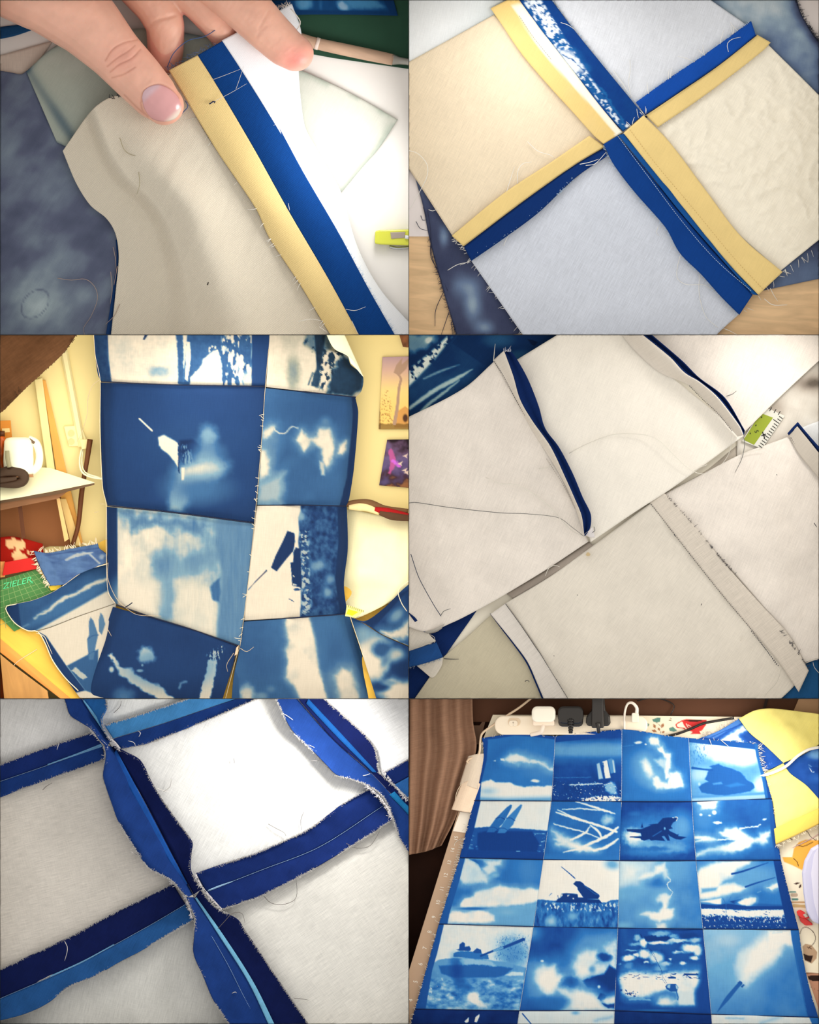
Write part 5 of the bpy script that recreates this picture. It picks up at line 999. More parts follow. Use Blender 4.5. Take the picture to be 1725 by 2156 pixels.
ribbon('navy_layer', T4([(342, 1170), (396, 1242), (436, 1294), (494, 1376), (534, 1464), (582, 1580)]), T4([(360, 1172), (450, 1290), (510, 1372), (600, 1580)]), NV4, lq, step=4, z=15, panel=4)
ribbon('seam_allowance', T4([(1012, 702), (1150, 878), (1300, 1068), (1450, 1248), (1560, 1380), (1640, 1500)]), T4([(1072, 660), (1200, 800), (1330, 960), (1480, 1130), (1600, 1262), (1682, 1410)]), mat_cloth('linen_back_silver', 4, (220, 207, 190), 52, .12, .04), lq, step=4, z=lambda X, Y, U, V: 16 + 3 * V, panel=4)
DK = mat_plain('slate_thread', 4, (66, 66, 74), .9)
stitches('seam_stitching', T4([(408, 1130, 22), (470, 1216, 22), (540, 1320, 22), (552, 1336, 22)]), DK, lq, 4, 0, 4.2, 3.6, .8)
stitches('seam_stitching', T4([(552, 1336, 22), (610, 1430, 22), (672, 1530, 22)]), DK, lq, 4, 0, 4.2, 3.6, .8)
stitches('seam_stitching', T4([(1020, 712, 21), (1150, 880, 21), (1300, 1070, 21), (1450, 1250, 21), (1548, 1388, 21)]), DK, lq, 4, 0, 4.6, 1.8, .9)
stitches('seam_stitching', T4([(1440, 1245, 22), (1500, 1320, 22), (1556, 1392, 22)]), DK, lq, 4, 0, 4.6, 2.4, 1.0)
fray('frayed_edge', T4([(1085, 675, 20), (1200, 800, 20), (1330, 960, 20), (1380, 1010, 20)]), DK, lq, 4, 60, (2, 5), 1, -1, .5, 1.4, 6)
fray('frayed_edge', T4([(1560, 1240, 20), (1640, 1340, 20), (1682, 1405, 20)]), DK, lq, 4, 24, (3, 8), 1, -1, .6, 1.4, 7)
# standing seam at the far right
sheet('standing_allowance', T4([(1596, 420, 14), (1640, 500, 15), (1740, 620, 15)]), T4([(1634, 384, 32), (1680, 440, 32), (1760, 540, 32)]), mat_cloth('linen_back_tan', 4, (206, 194, 178), 40, .05), lq, step=3, z=2, panel=4)
sheet('navy_edge', T4([(1632, 386, 24), (1680, 442, 24), (1760, 542, 24)]), T4([(1636, 366, 34), (1690, 430, 34), (1770, 520, 34)]), NV4, lq, step=3, z=2, panel=4)
sheet('navy_edge', T4([(1592, 414, 20), (1612, 392, 30), (1636, 366, 34)]), T4([(1598, 422, 18), (1620, 400, 26), (1640, 378, 32)]), NV4, lq, step=3, z=2, panel=4)
stitches('seam_stitching', T4([(1606, 432, 18), (1660, 510, 18), (1725, 590, 18)]), DK, lq, 4, 1, 4.6, 2, .9)
threads('loose_threads', [T4([(1548, 1392, 22), (1562, 1410, 24), (1545, 1460, 22), (1500, 1510, 20), (1490, 1530, 18)]), T4([(1400, 505, 20), (1440, 490, 20), (1500, 478, 20)]), T4([(1690, 1365, 14), (1720, 1365, 14)]), T4([(1725, 1420, 10), (1705, 1395, 12), (1700, 1375, 14)]), T4([(1200, 1528, 18), (1212, 1490, 18)]), T4([(1395, 1285, 18), (1406, 1262, 18)])], thread_mat(4, (236, 226, 210)), lq, .8, 4)
threads('dark_lint', [T4([(1116, 838, 23), (1120, 846, 23)]), T4([(1230, 1136, 18), (1233, 1128, 18)]), T4([(708, 1092, 16), (711, 1094, 16)]), T4([(490, 1456, 16), (500, 1450, 16), (508, 1458, 16)]), T4([(610, 1348, 16), (614, 1349, 16)]), T4([(1703, 790, 20), (1716, 808, 20)]), T4([(1546, 586, 20), (1549, 590, 20)]), T4([(150, 1360, 12), (180, 1362, 14), (212, 1362, 14)])], DK, lq, 1.0, 4)
g = Geo()
g.prism([(860 + 755 / 1.994 + 4.5 * math.cos(a) * (1 + .2 * math.sin(3 * a)), 705 + 921 / 1.994 + 4.0 * math.sin(a)) for a in np.linspace(0, 6.0, 14)], 15, 17.6).obj('stain', mat_plain('tan_stain', 4, (206, 180, 136), .9), lq, 4)

# layer between the two strips
ub = sheet('linen_scrap', T4([(410, 1086), (560, 1000), (760, 868)]), T4([(440, 1108), (600, 1020), (790, 900)]), mat_cloth('linen_back_grey', 4, (170, 156, 142), 30, .05), None, step=4, z=7, panel=4)  # the gap's shade is put into this layer's grey colour
tag(ub, 'narrow linen layer coloured grey for shade, seen between the two quilt strips', 'cloth')
u2 = sheet('linen_scrap', T4([(1110, 650), (1250, 570), (1420, 440), (1480, 480)]), T4([(1150, 660), (1300, 600), (1430, 560), (1500, 490)]), mat_cloth('linen_back_sand', 4, (206, 192, 174), 30, .05), None, step=4, z=1.5, panel=4)
tag(u2, 'linen layer under the strip edge near the ruler end', 'cloth')
# curled bottom left corner piece
cp = thing('linen_corner', 'linen backed corner piece with a navy underside curling at the strip end', 'cloth', 890, 1300)
sheet('linen_face', T4([(-20, 1140, 10), (30, 1190, 12), (76, 1248, 16)]), T4([(-20, 1345, 8), (40, 1318, 8), (116, 1286, 10)]), LN4b, cp, step=4, z=2, panel=4)
sheet('curled_end', T4([(70, 1250, 18), (110, 1236, 24), (152, 1214, 22)]), T4([(86, 1256, 10), (118, 1248, 14), (140, 1234, 16)]), mat_cloth('linen_back_grey', 4, (190, 182, 170), 30, .05), cp, step=3, z=4, panel=4)
ribbon('navy_layer', T4([(-20, 1135), (20, 1195), (72, 1250), (152, 1216)]), T4([(-20, 1150), (28, 1186), (76, 1238), (148, 1204)]), NV4, cp, step=4, z=16, panel=4)

# upper quilt strip with standing seams
uq = thing('quilt_strip', 'upper linen backed quilt strip with navy lined seams standing up', 'quilt strip', 1250, 950, 10)
sheet('back_patch', T4([(-60, 375), (0, 345), (150, 272), (250, 212), (330, 140), (372, 100)]), T4([(-80, 1190), (72, 1246), (180, 1210), (285, 1158), (430, 1076), (600, 972), (756, 868)]), LN4, uq, left=T4([(-60, 375), (-80, 1190)]), right=T4([(372, 100), (470, 300), (560, 440), (650, 606), (722, 760), (756, 868)]), step=5, z=lambda X, Y, U, V: 22 + 6 * np.exp(-((1 - U) / .12) ** 2) * (1 - V) + (fbm(X, Y, 110, 22, 3) - .5) * 22, panel=4, thick=1.4)
sheet('back_patch', T4([(470, 104), (640, -4), (760, -80), (860, -30)]), T4([(766, 870), (950, 745), (1110, 642), (1408, 424)]), mat_cloth('linen_back_pale', 4, (246, 236, 220), 24, .06, .03), uq, left=T4([(430, 120), (520, 300), (600, 450), (700, 640), (766, 870)]), right=T4([(860, -30), (1060, 140), (1260, 300), (1408, 424)]), step=5, z=waves(9, 120, 24, 23), panel=4, thick=1.4)
sheet('back_patch', T4([(960, -40), (1300, -60), (1800, -60)]), T4([(1408, 412), (1560, 262), (1725, 108), (1800, 40)]), LN4, uq, left=T4([(960, -40), (1140, 120), (1300, 255), (1408, 412)]), right=T4([(1800, -60), (1800, 40)]), step=5, z=waves(5, 120, 26, 25), panel=4, thick=1.4)
def standing(lo, top, rt, n, zl=27, zt=46):
    ribbon('seam_allowance', T4(lo), T4(top), mat_cloth('linen_allowance', 4, (224, 212, 196), 60, .06, .03), uq, step=3, z=lambda X, Y, U, V: zl + (zt - zl) * sstep(0, 1, V) + 1.5 * np.sin(U * 14), panel=4, thick=1.2)
    ribbon('navy_lining', T4(top), T4(rt), NV4, uq, step=3, z=lambda X, Y, U, V: zt - 2 - 22 * np.sin(np.clip(V, 0, 1) * math.pi) ** .8 * .8 + 1.5 * np.sin(U * 14), panel=4, thick=1.2)
s1 = [(356, 108), (400, 180), (450, 272), (520, 400), (590, 510), (650, 610), (700, 720), (738, 830)]
s1t = [(402, 66), (440, 170), (470, 272), (522, 362), (598, 470), (658, 596), (700, 690), (728, 760), (738, 835)]
standing(s1, s1t, [(412, 66), (440, 78), (500, 180), (548, 300), (575, 392), (632, 470), (690, 580), (732, 680), (766, 752), (764, 810), (742, 846)], 1)
standing([(880, -20), (960, 75), (1060, 160), (1180, 212), (1290, 322), (1384, 426)], [(960, -20), (1100, 94), (1160, 158), (1222, 196), (1300, 262), (1390, 380), (1408, 420)], [(1000, -20), (1150, 108), (1220, 178), (1330, 264), (1414, 402)], 2, 26, 66)
sheet('seam_end', T4([(736, 836, 30), (760, 848, 30), (784, 850, 28)]), T4([(750, 828, 40), (762, 818, 44), (772, 806, 42)]), mat_cloth('linen_allowance', 4, (232, 224, 220), 60, .05), uq, step=2.5, z=4, panel=4)
stitches('seam_stitching', T4([(360, 112, 30), (404, 182, 30), (452, 274, 30), (490, 340, 30)]), DK, uq, 4, 0, 4.2, 2.6, .8)
stitches('seam_stitching', T4([(580, 520, 29), (650, 630, 29), (700, 730, 29)]), mat_plain('tan_thread', 4, (170, 156, 140), .9), uq, 4, 0, 4.2, 2.6, .6)
stitches('seam_stitching', T4([(1180, 214, 32), (1240, 275, 32), (1300, 330, 32), (1360, 405, 32)]), DK, uq, 4, 0, 4.2, 2.6, .8)
stitches('seam_stitching', T4([(10, 920, 27), (40, 1010, 27), (70, 1070, 27), (110, 1140, 27), (136, 1180, 27)]), mat_plain('slate_thread', 4, (56, 66, 90), .9), uq, 4, 1, 4, 4, 1.0)
CT = thread_mat(4, (238, 230, 214))
threads('loose_threads', [T4([(325, 600, 30), (390, 625, 30), (455, 630, 30), (520, 665, 30), (590, 720, 30), (640, 775, 31), (690, 825, 31), (740, 845, 32)]), T4([(676, 498, 30), (760, 455, 30), (870, 418, 31), (1000, 422, 31), (1060, 450, 31), (1130, 520, 31), (1190, 570, 31), (1250, 584, 30), (1310, 550, 28), (1350, 490, 28), (1358, 420, 36)]), T4([(548, 562, 30), (580, 560, 30), (602, 546, 34)]), T4([(358, 110, 34), (362, 70, 36), (365, 38, 34)]), T4([(1255, 545, 22), (1220, 558, 26), (1200, 572, 29)]), T4([(575, 1012, 14), (590, 980, 20), (615, 968, 22), (635, 974, 18)]),
    T4([(-5, 1345, 16), (30, 1330, 18), (70, 1300, 18), (108, 1296, 18), (110, 1270, 16), (85, 1255, 14)])], CT, uq, 1.0, 4)
threads('grey_threads', [T4([(-5, 708, 29), (30, 704, 30), (180, 726, 30), (390, 748, 30), (500, 752, 30), (630, 768, 30), (690, 810, 30), (738, 846, 32)]), T4([(1408, 430, 24), (1412, 460, 22), (1400, 520, 20), (1372, 578, 20)]), T4([(136, 1180, 28), (150, 1160, 29), (178, 1150, 29)]), T4([(1336, 258, 34), (1360, 250, 35), (1378, 236, 34)]), T4([(770, 832, 40), (784, 822, 42), (780, 806, 40)])], mat_plain('grey_thread', 4, (124, 122, 116), .9), uq, 1.0, 4)
fray('frayed_edge', T4([(402, 68, 46), (430, 68, 46)]), thread_mat(4, (206, 204, 214)), uq, 4, 16, (3, 9), 0, -1, .6, 1.2, 11)
# ================================================================== compartment 5: quilt back with blue seams pressed open
def T5(pts): return [(q[0] / 2.0012, 1471 + q[1] / 2.0012) + tuple(q[2:]) for q in pts]
t = structure(Geo().prism([(0, 1471), (861, 1471), (861, 2156), (0, 2156)], -6, 0).obj('floor', mat_plain('dark_base', 5, (96, 90, 84), .6), panel=5))  # unseen dark table top lying under the whole quilt
q5 = thing('linen_quilt', 'back of a linen quilt with bright blue seam allowances pressed open', 'quilt', 420, 1880, 2)
def pch(top, bot, rgb, ang, seed, left=None, right=None, z=9):
    return sheet('back_patch', T5(top), T5(bot), mat_cloth('linen_back_%d' % seed, 5, rgb, ang, .13, .06, 9), q5, left=T5(left) if left else None, right=T5(right) if right else None, step=5,
                 z=lambda X, Y, U, V: z + (fbm(X, Y, 120, seed, 3) - .5) * 10 - 3 * (np.exp(-(U / .06) ** 2) + np.exp(-((1 - U) / .06) ** 2)), panel=5, thick=1.4)
pch([(-60, -40), (120, -40), (340, -40)], [(-60, 370), (200, 285), (455, 190)], (236, 232, 226), 20, 1)
pch([(340, -40), (700, -40), (1090, -40)], [(460, 180), (700, 105), (1090, -10)], (246, 244, 238), 20, 2)
pch([(460, 185), (720, 105), (1000, 5), (1230, -40)], [(815, 828), (1100, 725), (1350, 622), (1620, 400)], (252, 248, 240), 30, 3, right=[(1230, -40), (1400, 170), (1620, 400)])
pch([(1230, -40), (1500, -40), (1800, -40)], [(1610, 390), (1680, 340), (1800, 260)], (250, 247, 242), 60, 4, right=[(1800, -40), (1800, 260)])
pch([(-60, 372), (200, 284), (460, 190)], [(-60, 1290), (300, 1130), (600, 972), (818, 838)], (228, 218, 204), 75, 5)
pch([(812, 830), (1100, 722), (1350, 620), (1620, 395), (1800, 330)], [(1140, 1420), (1500, 1420), (1800, 1420)], (242, 236, 224), 55, 6, left=[(812, 830), (930, 990), (1060, 1190), (1170, 1420)])
pch([(-60, 1285), (300, 1125), (600, 968), (820, 836)], [(-60, 1430), (500, 1430), (1170, 1430)], (226, 222, 212), 14, 7, right=[(820, 836), (930, 990), (1060, 1190), (1170, 1430)])
def B(name, rgb): return mat_cloth(name, 5, rgb, 28, .12, .20, 26)
NAVY, ROYAL, MID, LIGHT, DEEP = B('navy_cotton', (15, 27, 78)), B('royal_blue_cotton', (26, 58, 122)), B('mid_blue_cotton', (38, 88, 146)), B('sky_blue_cotton', (66, 130, 182)), B('deep_blue_cotton', (20, 42, 102))
FR = thread_mat(5, (206, 200, 192))
def half(name, edge, mid, m, lift, seed, stripe=None, base=12, wob=0):
    """one pressed open seam allowance, its raw edge lifting off the cloth"""
    paint = None; mt = m
    ribbon(name, T5(edge), T5(mid), mt, q5, step=3, panel=5, thick=1.6,
           z=lambda X, Y, U, V: base + lift * (1 - V) ** 1.3 * (.55 + .9 * fbm(X, Y, 55, seed, 2)) + (fbm(X, Y, 34, seed + 3, 2) - .5) * wob * (1 - V))
    ed = [p_[:2] + (base + lift * .95,) for p_ in T5(edge)]
    fray('frayed_edge', ed, FR, q5, 5, int(plen(ed) * 1.05), (1.2, 3.6), 1.0, 1, .45, .9, seed); fray('frayed_edge', ed, FR, q5, 5, int(plen(ed) * .9), (1.2, 3.6), 1.0, -1, .45, .9, seed + 1)
    return ed
# left arm at the upper junction
half('seam_allowance', [(-40, 292), (180, 210), (392, 140)], [(-40, 362), (200, 280), (432, 196)], DEEP, 10, 101)
half('seam_allowance', [(-40, 432), (200, 342), (330, 298), (442, 255)], [(-40, 364), (200, 282), (432, 198)], ROYAL, 12, 103)
# right arm at the upper junction
half('seam_allowance', [(440, 112), (640, 50), (860, -22)], [(476, 168), (700, 100), (900, 32), (1040, -12)], LIGHT, 8, 105)
half('seam_allowance', [(512, 212), (620, 190), (700, 160), (900, 80), (1120, -14)], [(478, 170), (700, 102), (900, 34), (1040, -12)], ROYAL, 14, 107)
# right middle arm
half('seam_allowance', [(826, 736), (960, 690), (1080, 650), (1300, 550), (1450, 440), (1560, 378)], [(868, 812), (1100, 722), (1350, 622), (1616, 450)], DEEP, 9, 109, wob=8)
half('seam_allowance', [(934, 890), (1010, 862), (1100, 832), (1300, 730), (1500, 610), (1655, 510)], [(868, 814), (1100, 724), (1350, 624), (1616, 452)], DEEP, 14, 111, wob=10)
# lower left arm
half('seam_allowance', [(-40, 1160), (120, 1085), (300, 1000), (500, 892), (728, 780)], [(-40, 1280), (300, 1132), (600, 972), (782, 866)], NAVY, 10, 113, wob=4)
half('seam_allowance', [(-40, 1366), (100, 1330), (200, 1284), (290, 1215), (400, 1170), (500, 1112), (600, 1060), (700, 1000), (818, 930)], [(-40, 1282), (300, 1134), (600, 974), (782, 868)], MID, 26, 115)
# right stub past the third junction
half('seam_allowance', [(1618, 312), (1680, 280), (1770, 222)], [(1640, 372), (1700, 340), (1770, 300)], DEEP, 8, 117)
half('seam_allowance', [(1690, 440), (1730, 410), (1770, 385)], [(1640, 374), (1700, 342), (1770, 302)], MID, 8, 119)
# the two long seams run over the arms
half('seam_allowance', [(262, -30), (278, 20), (296, 70), (340, 100), (388, 132), (420, 175), (450, 205)], [(330, -30), (345, 0), (400, 90), (462, 180)], ROYAL, 24, 121, base=18)
half('seam_allowance', [(440, -30), (452, 32), (444, 56), (430, 82), (432, 110), (445, 145), (470, 172)], [(332, -30), (347, 0), (402, 90), (464, 180)], B('steel_blue_cotton', (46, 112, 180)), 14, 123, base=18)
half('seam_allowance', [(440, 196), (446, 240), (434, 318), (440, 352), (470, 440), (500, 520), (560, 620), (620, 708), (670, 738), (724, 768), (790, 838)], [(472, 204), (600, 420), (720, 650), (812, 826)], ROYAL, 30, 125, base=17)
half('seam_allowance', [(478, 200), (530, 226), (592, 262), (650, 372), (720, 478), (808, 600), (806, 650), (802, 716), (822, 760), (850, 802)], [(474, 204), (602, 420), (722, 650), (816, 826)], NAVY, 13, 127, base=17)
half('seam_allowance', [(786, 838), (808, 890), (822, 932), (818, 1000), (816, 1076), (860, 1180), (900, 1272), (985, 1400)], [(818, 838), (920, 984), (1050, 1184), (1160, 1400)], ROYAL, 26, 129, base=17)
half('seam_allowance', [(848, 800), (880, 850), (930, 892), (1000, 930), (1030, 972), (1090, 1060), (1150, 1150), (1320, 1400)], [(822, 838), (924, 984), (1054, 1184), (1164, 1400)], NAVY, 13, 131, base=17)
half('seam_allowance', [(1150, -30), (1172, 20), (1230, 132), (1330, 232), (1376, 280), (1420, 322), (1490, 342), (1562, 372), (1616, 416), (1655, 500), (1690, 600), (1770, 700)], [(1225, -30), (1400, 170), (1560, 312), (1700, 462), (1770, 545)], ROYAL, 34, 133, base=17)
half('seam_allowance', [(1340, -30), (1390, 22), (1480, 100), (1540, 156), (1576, 202), (1590, 250), (1600, 310), (1660, 366), (1770, 470)], [(1230, -30), (1404, 170), (1564, 312), (1704, 462), (1775, 545)], NAVY, 13, 135, base=17)
def strp(name, a, b, rgb, z): ribbon(name, T5(a), T5(b), B(name, rgb), q5, step=3, z=z, panel=5, thick=1.0)
strp('pale_stripe', [(822, 842), (918, 990), (1045, 1190), (1140, 1390)], [(828, 836), (936, 988), (1066, 1190), (1166, 1390)], (128, 194, 226), 20.5)
strp('pale_stripe', [(200, 276), (320, 232), (425, 190)], [(200, 281), (320, 240), (430, 203)], (116, 170, 210), 14.2)
strp('pale_stripe', [(350, 10), (400, 85), (450, 160)], [(353, 4), (410, 80), (462, 172)], (120, 186, 224), 21.5)
strp('pale_stripe', [(876, 806), (920, 788), (980, 768)], [(878, 812), (920, 796), (980, 772)], (170, 206, 234), 14.2)
strp('pale_stripe', [(210, 1168), (350, 1104), (480, 1034)], [(210, 1174), (350, 1111), (480, 1038)], (120, 178, 214), 14.2)
strp('teal_stripe', [(1290, 20), (1420, 160), (1570, 310)], [(1300, 0), (1450, 160), (1590, 312)], (24, 84, 150), 21.0)
strp('teal_stripe', [(1640, 405), (1690, 455), (1740, 510)], [(1665, 390), (1715, 440), (1760, 490)], (28, 110, 160), 22)
strp('mid_stripe', [(490, 215), (600, 420), (720, 650), (790, 780)], [(472, 240), (580, 440), (700, 660), (780, 790)], (30, 84, 162), 22)
LS = mat_plain('pale_blue_thread', 5, (150, 180, 214), .9); DS5 = mat_plain('navy_thread', 5, (10, 20, 60), .9)
for ln, mm in (([(-20, 356, 15), (200, 281, 15), (432, 197, 15)], LS), ([(868, 813, 15), (1100, 723, 15), (1350, 623, 15), (1616, 451, 15)], LS), ([(478, 206, 21), (602, 420, 21), (722, 650, 21), (812, 822, 21)], DS5), ([(1240, -10, 21), (1402, 170, 21), (1562, 312, 21)], DS5), ([(0, 1264, 15), (300, 1133, 15), (600, 973, 15), (782, 867, 15)], LS), ([(880, 980, 24), (960, 1120, 24), (1020, 1240, 24), (1090, 1371, 24)], LS)):
    stitches('seam_stitching', T5(ln), mm, q5, 5, 0, 3.6, 3.0, .6)
WT = thread_mat(5, (232, 224, 214)); GT = mat_plain('grey_thread', 5, (120, 110, 102), .9)
def ruff(pts, n, seed, z=36):
    fray('frayed_knot', [p_ + (z,) for p_ in T5(pts)], thread_mat(5, (236, 228, 224)), q5, 5, n, (3, 7), 0, 1, .8, 1.5, seed)
ruff([(380, 130), (420, 170), (452, 205), (440, 250)], 60, 1, 40); ruff([(455, 160), (490, 190), (505, 212)], 70, 2, 32); ruff([(716, 770), (750, 790), (785, 838), (812, 930)], 70, 3, 42); ruff([(822, 735), (850, 790), (900, 850), (935, 888)], 90, 4, 30); ruff([(1545, 366), (1600, 415), (1640, 470), (1652, 505)], 80, 5, 52); ruff([(1612, 300), (1660, 360), (1722, 430)], 60, 6, 30)
threads('loose_threads', [T5([(250, 180, 20), (244, 200, 26), (240, 215, 26)]), T5([(580, 135, 24), (592, 145, 26), (585, 160, 26)]), T5([(540, 178, 26), (565, 185, 28), (570, 200, 28)]), T5([(655, 375, 34), (690, 388, 20), (715, 392, 16)]), T5([(690, 392, 18), (718, 370, 18), (722, 335, 16)]), T5([(552, 645, 44), (580, 660, 34), (610, 672, 24)]), T5([(1185, 60, 50), (1210, 72, 54), (1235, 90, 50)]), T5([(1240, 150, 56), (1256, 165, 52), (1262, 180, 50)]), T5([(1268, 188, 30), (1300, 195, 44), (1325, 206, 50)]), T5([(1310, 262, 30), (1340, 262, 44), (1370, 268, 50)]), T5([(1380, 276, 56), (1400, 292, 50), (1416, 318, 50)]), T5([(1528, 325, 32), (1545, 322, 36), (1560, 316, 36)]),
    T5([(272, 1022, 26), (284, 1050, 26), (278, 1085, 25), (272, 1104, 24)]), T5([(500, 525, 44), (520, 535, 34), (540, 560, 24)]), T5([(495, 515, 46), (520, 550, 30)]), T5([(978, 1242, 30), (990, 1236, 32), (998, 1240, 30)])], WT, q5, .9, 5)
threads('grey_threads', [T5([(1130, 528, 16), (1160, 545, 18), (1198, 565, 18), (1205, 578, 18)]), T5([(1280, 478, 16), (1268, 510, 18), (1270, 555, 20)]), T5([(985, 252, 16), (988, 272, 16)]), T5([(1110, 830, 20), (1140, 860, 16), (1190, 868, 16), (1240, 850, 16), (1252, 820, 18), (1248, 760, 28)]), T5([(1460, 610, 26), (1500, 630, 20), (1560, 620, 18), (1600, 560, 24)]), T5([(918, 970, 30), (950, 935, 34), (980, 905, 32), (1020, 905, 26), (1032, 945, 20)]), T5([(1240, 1262, 20), (1290, 1268, 16), (1300, 1270, 16)]), T5([(480, 60, 14), (505, 35, 14), (512, 10, 14)]), T5([(180, 385, 14), (195, 370, 16), (220, 355, 22)])], GT, q5, .7, 5)
# ================================================================== compartment 6: quilt of cyanotype squares on a table
S6 = 1.994
def C6(pts): return [(860 + q[0] / S6, 1471 + q[1] / S6) + tuple(q[2:]) for q in pts]
def D6(pts, ox, oy, s): return [(ox + q[0] / s, oy + q[1] / s) for q in pts]
zt6 = lambda x, y: 18 + (y - 1500) * .085
structure(Geo().prism([(861, 1471), (1725, 1471), (1725, 2156), (861, 2156)], -6, 0).obj('floor', mat_plain('dark_floor', 6, (40, 20, 12), .8, .1, mottle=.5, mscale=7), panel=6))
structure(Geo().prism([(990, 1471), (1725, 1471), (1725, 1520), (990, 1520)], 0, 6).obj('wall_far', mat_plain('brown_wall', 6, (96, 62, 44), .8, .1, mottle=.08, mscale=10), panel=6))
o = Geo().prism(C6([(-2, 112), (300, 112), (330, 70), (300, 190), (-2, 240)]), 0, 5).obj('window_sill', mat_plain('taupe_sill', 6, (122, 88, 66), .7), panel=6); tag(o, 'taupe window sill behind the sheer curtain', 'sill')
o = Geo().prism(C6([(1640, 0), (1730, 0), (1730, 80), (1610, 70)]), 6, 12).obj('wall_panel', mat_plain('tan_panel', 6, (196, 150, 108), .7), panel=6); tag(o, 'tan panel on the brown wall above the yellow patchwork', 'panel')
o = Geo().prism(C6([(1500, 0), (1512, 0), (1496, 60), (1484, 60)]), 6, 9).obj('dark_strip', mat_plain('dark_groove', 6, (44, 26, 18), .7), panel=6); tag(o, 'dark upright strip on the brown wall', 'strip')
# curtain
ct = thing('curtain', 'sheer tan net curtain hanging in folds beside the table', 'curtain', 920, 1600)
def zc6(X, Y, U, V):
    return 34 + 9 * np.sin(U * 26 + V * 1.2) + 6 * np.sin(U * 11 + 1) + (fbm(X * 2, Y * .3, 30, 3) - .5) * 8
sheet('net', [(861, 1460), (930, 1460), (994, 1460)], [(861, 1800), (900, 1792), (930, 1780)], mat_cloth('tan_net', 6, (166, 124, 96), 78, .14, .12, 9, alpha=.88), ct, right=[(994, 1460), (996, 1520), (1003, 1575), (982, 1650), (960, 1720), (930, 1780)], step=3.5, z=zc6, panel=6, thick=.6)
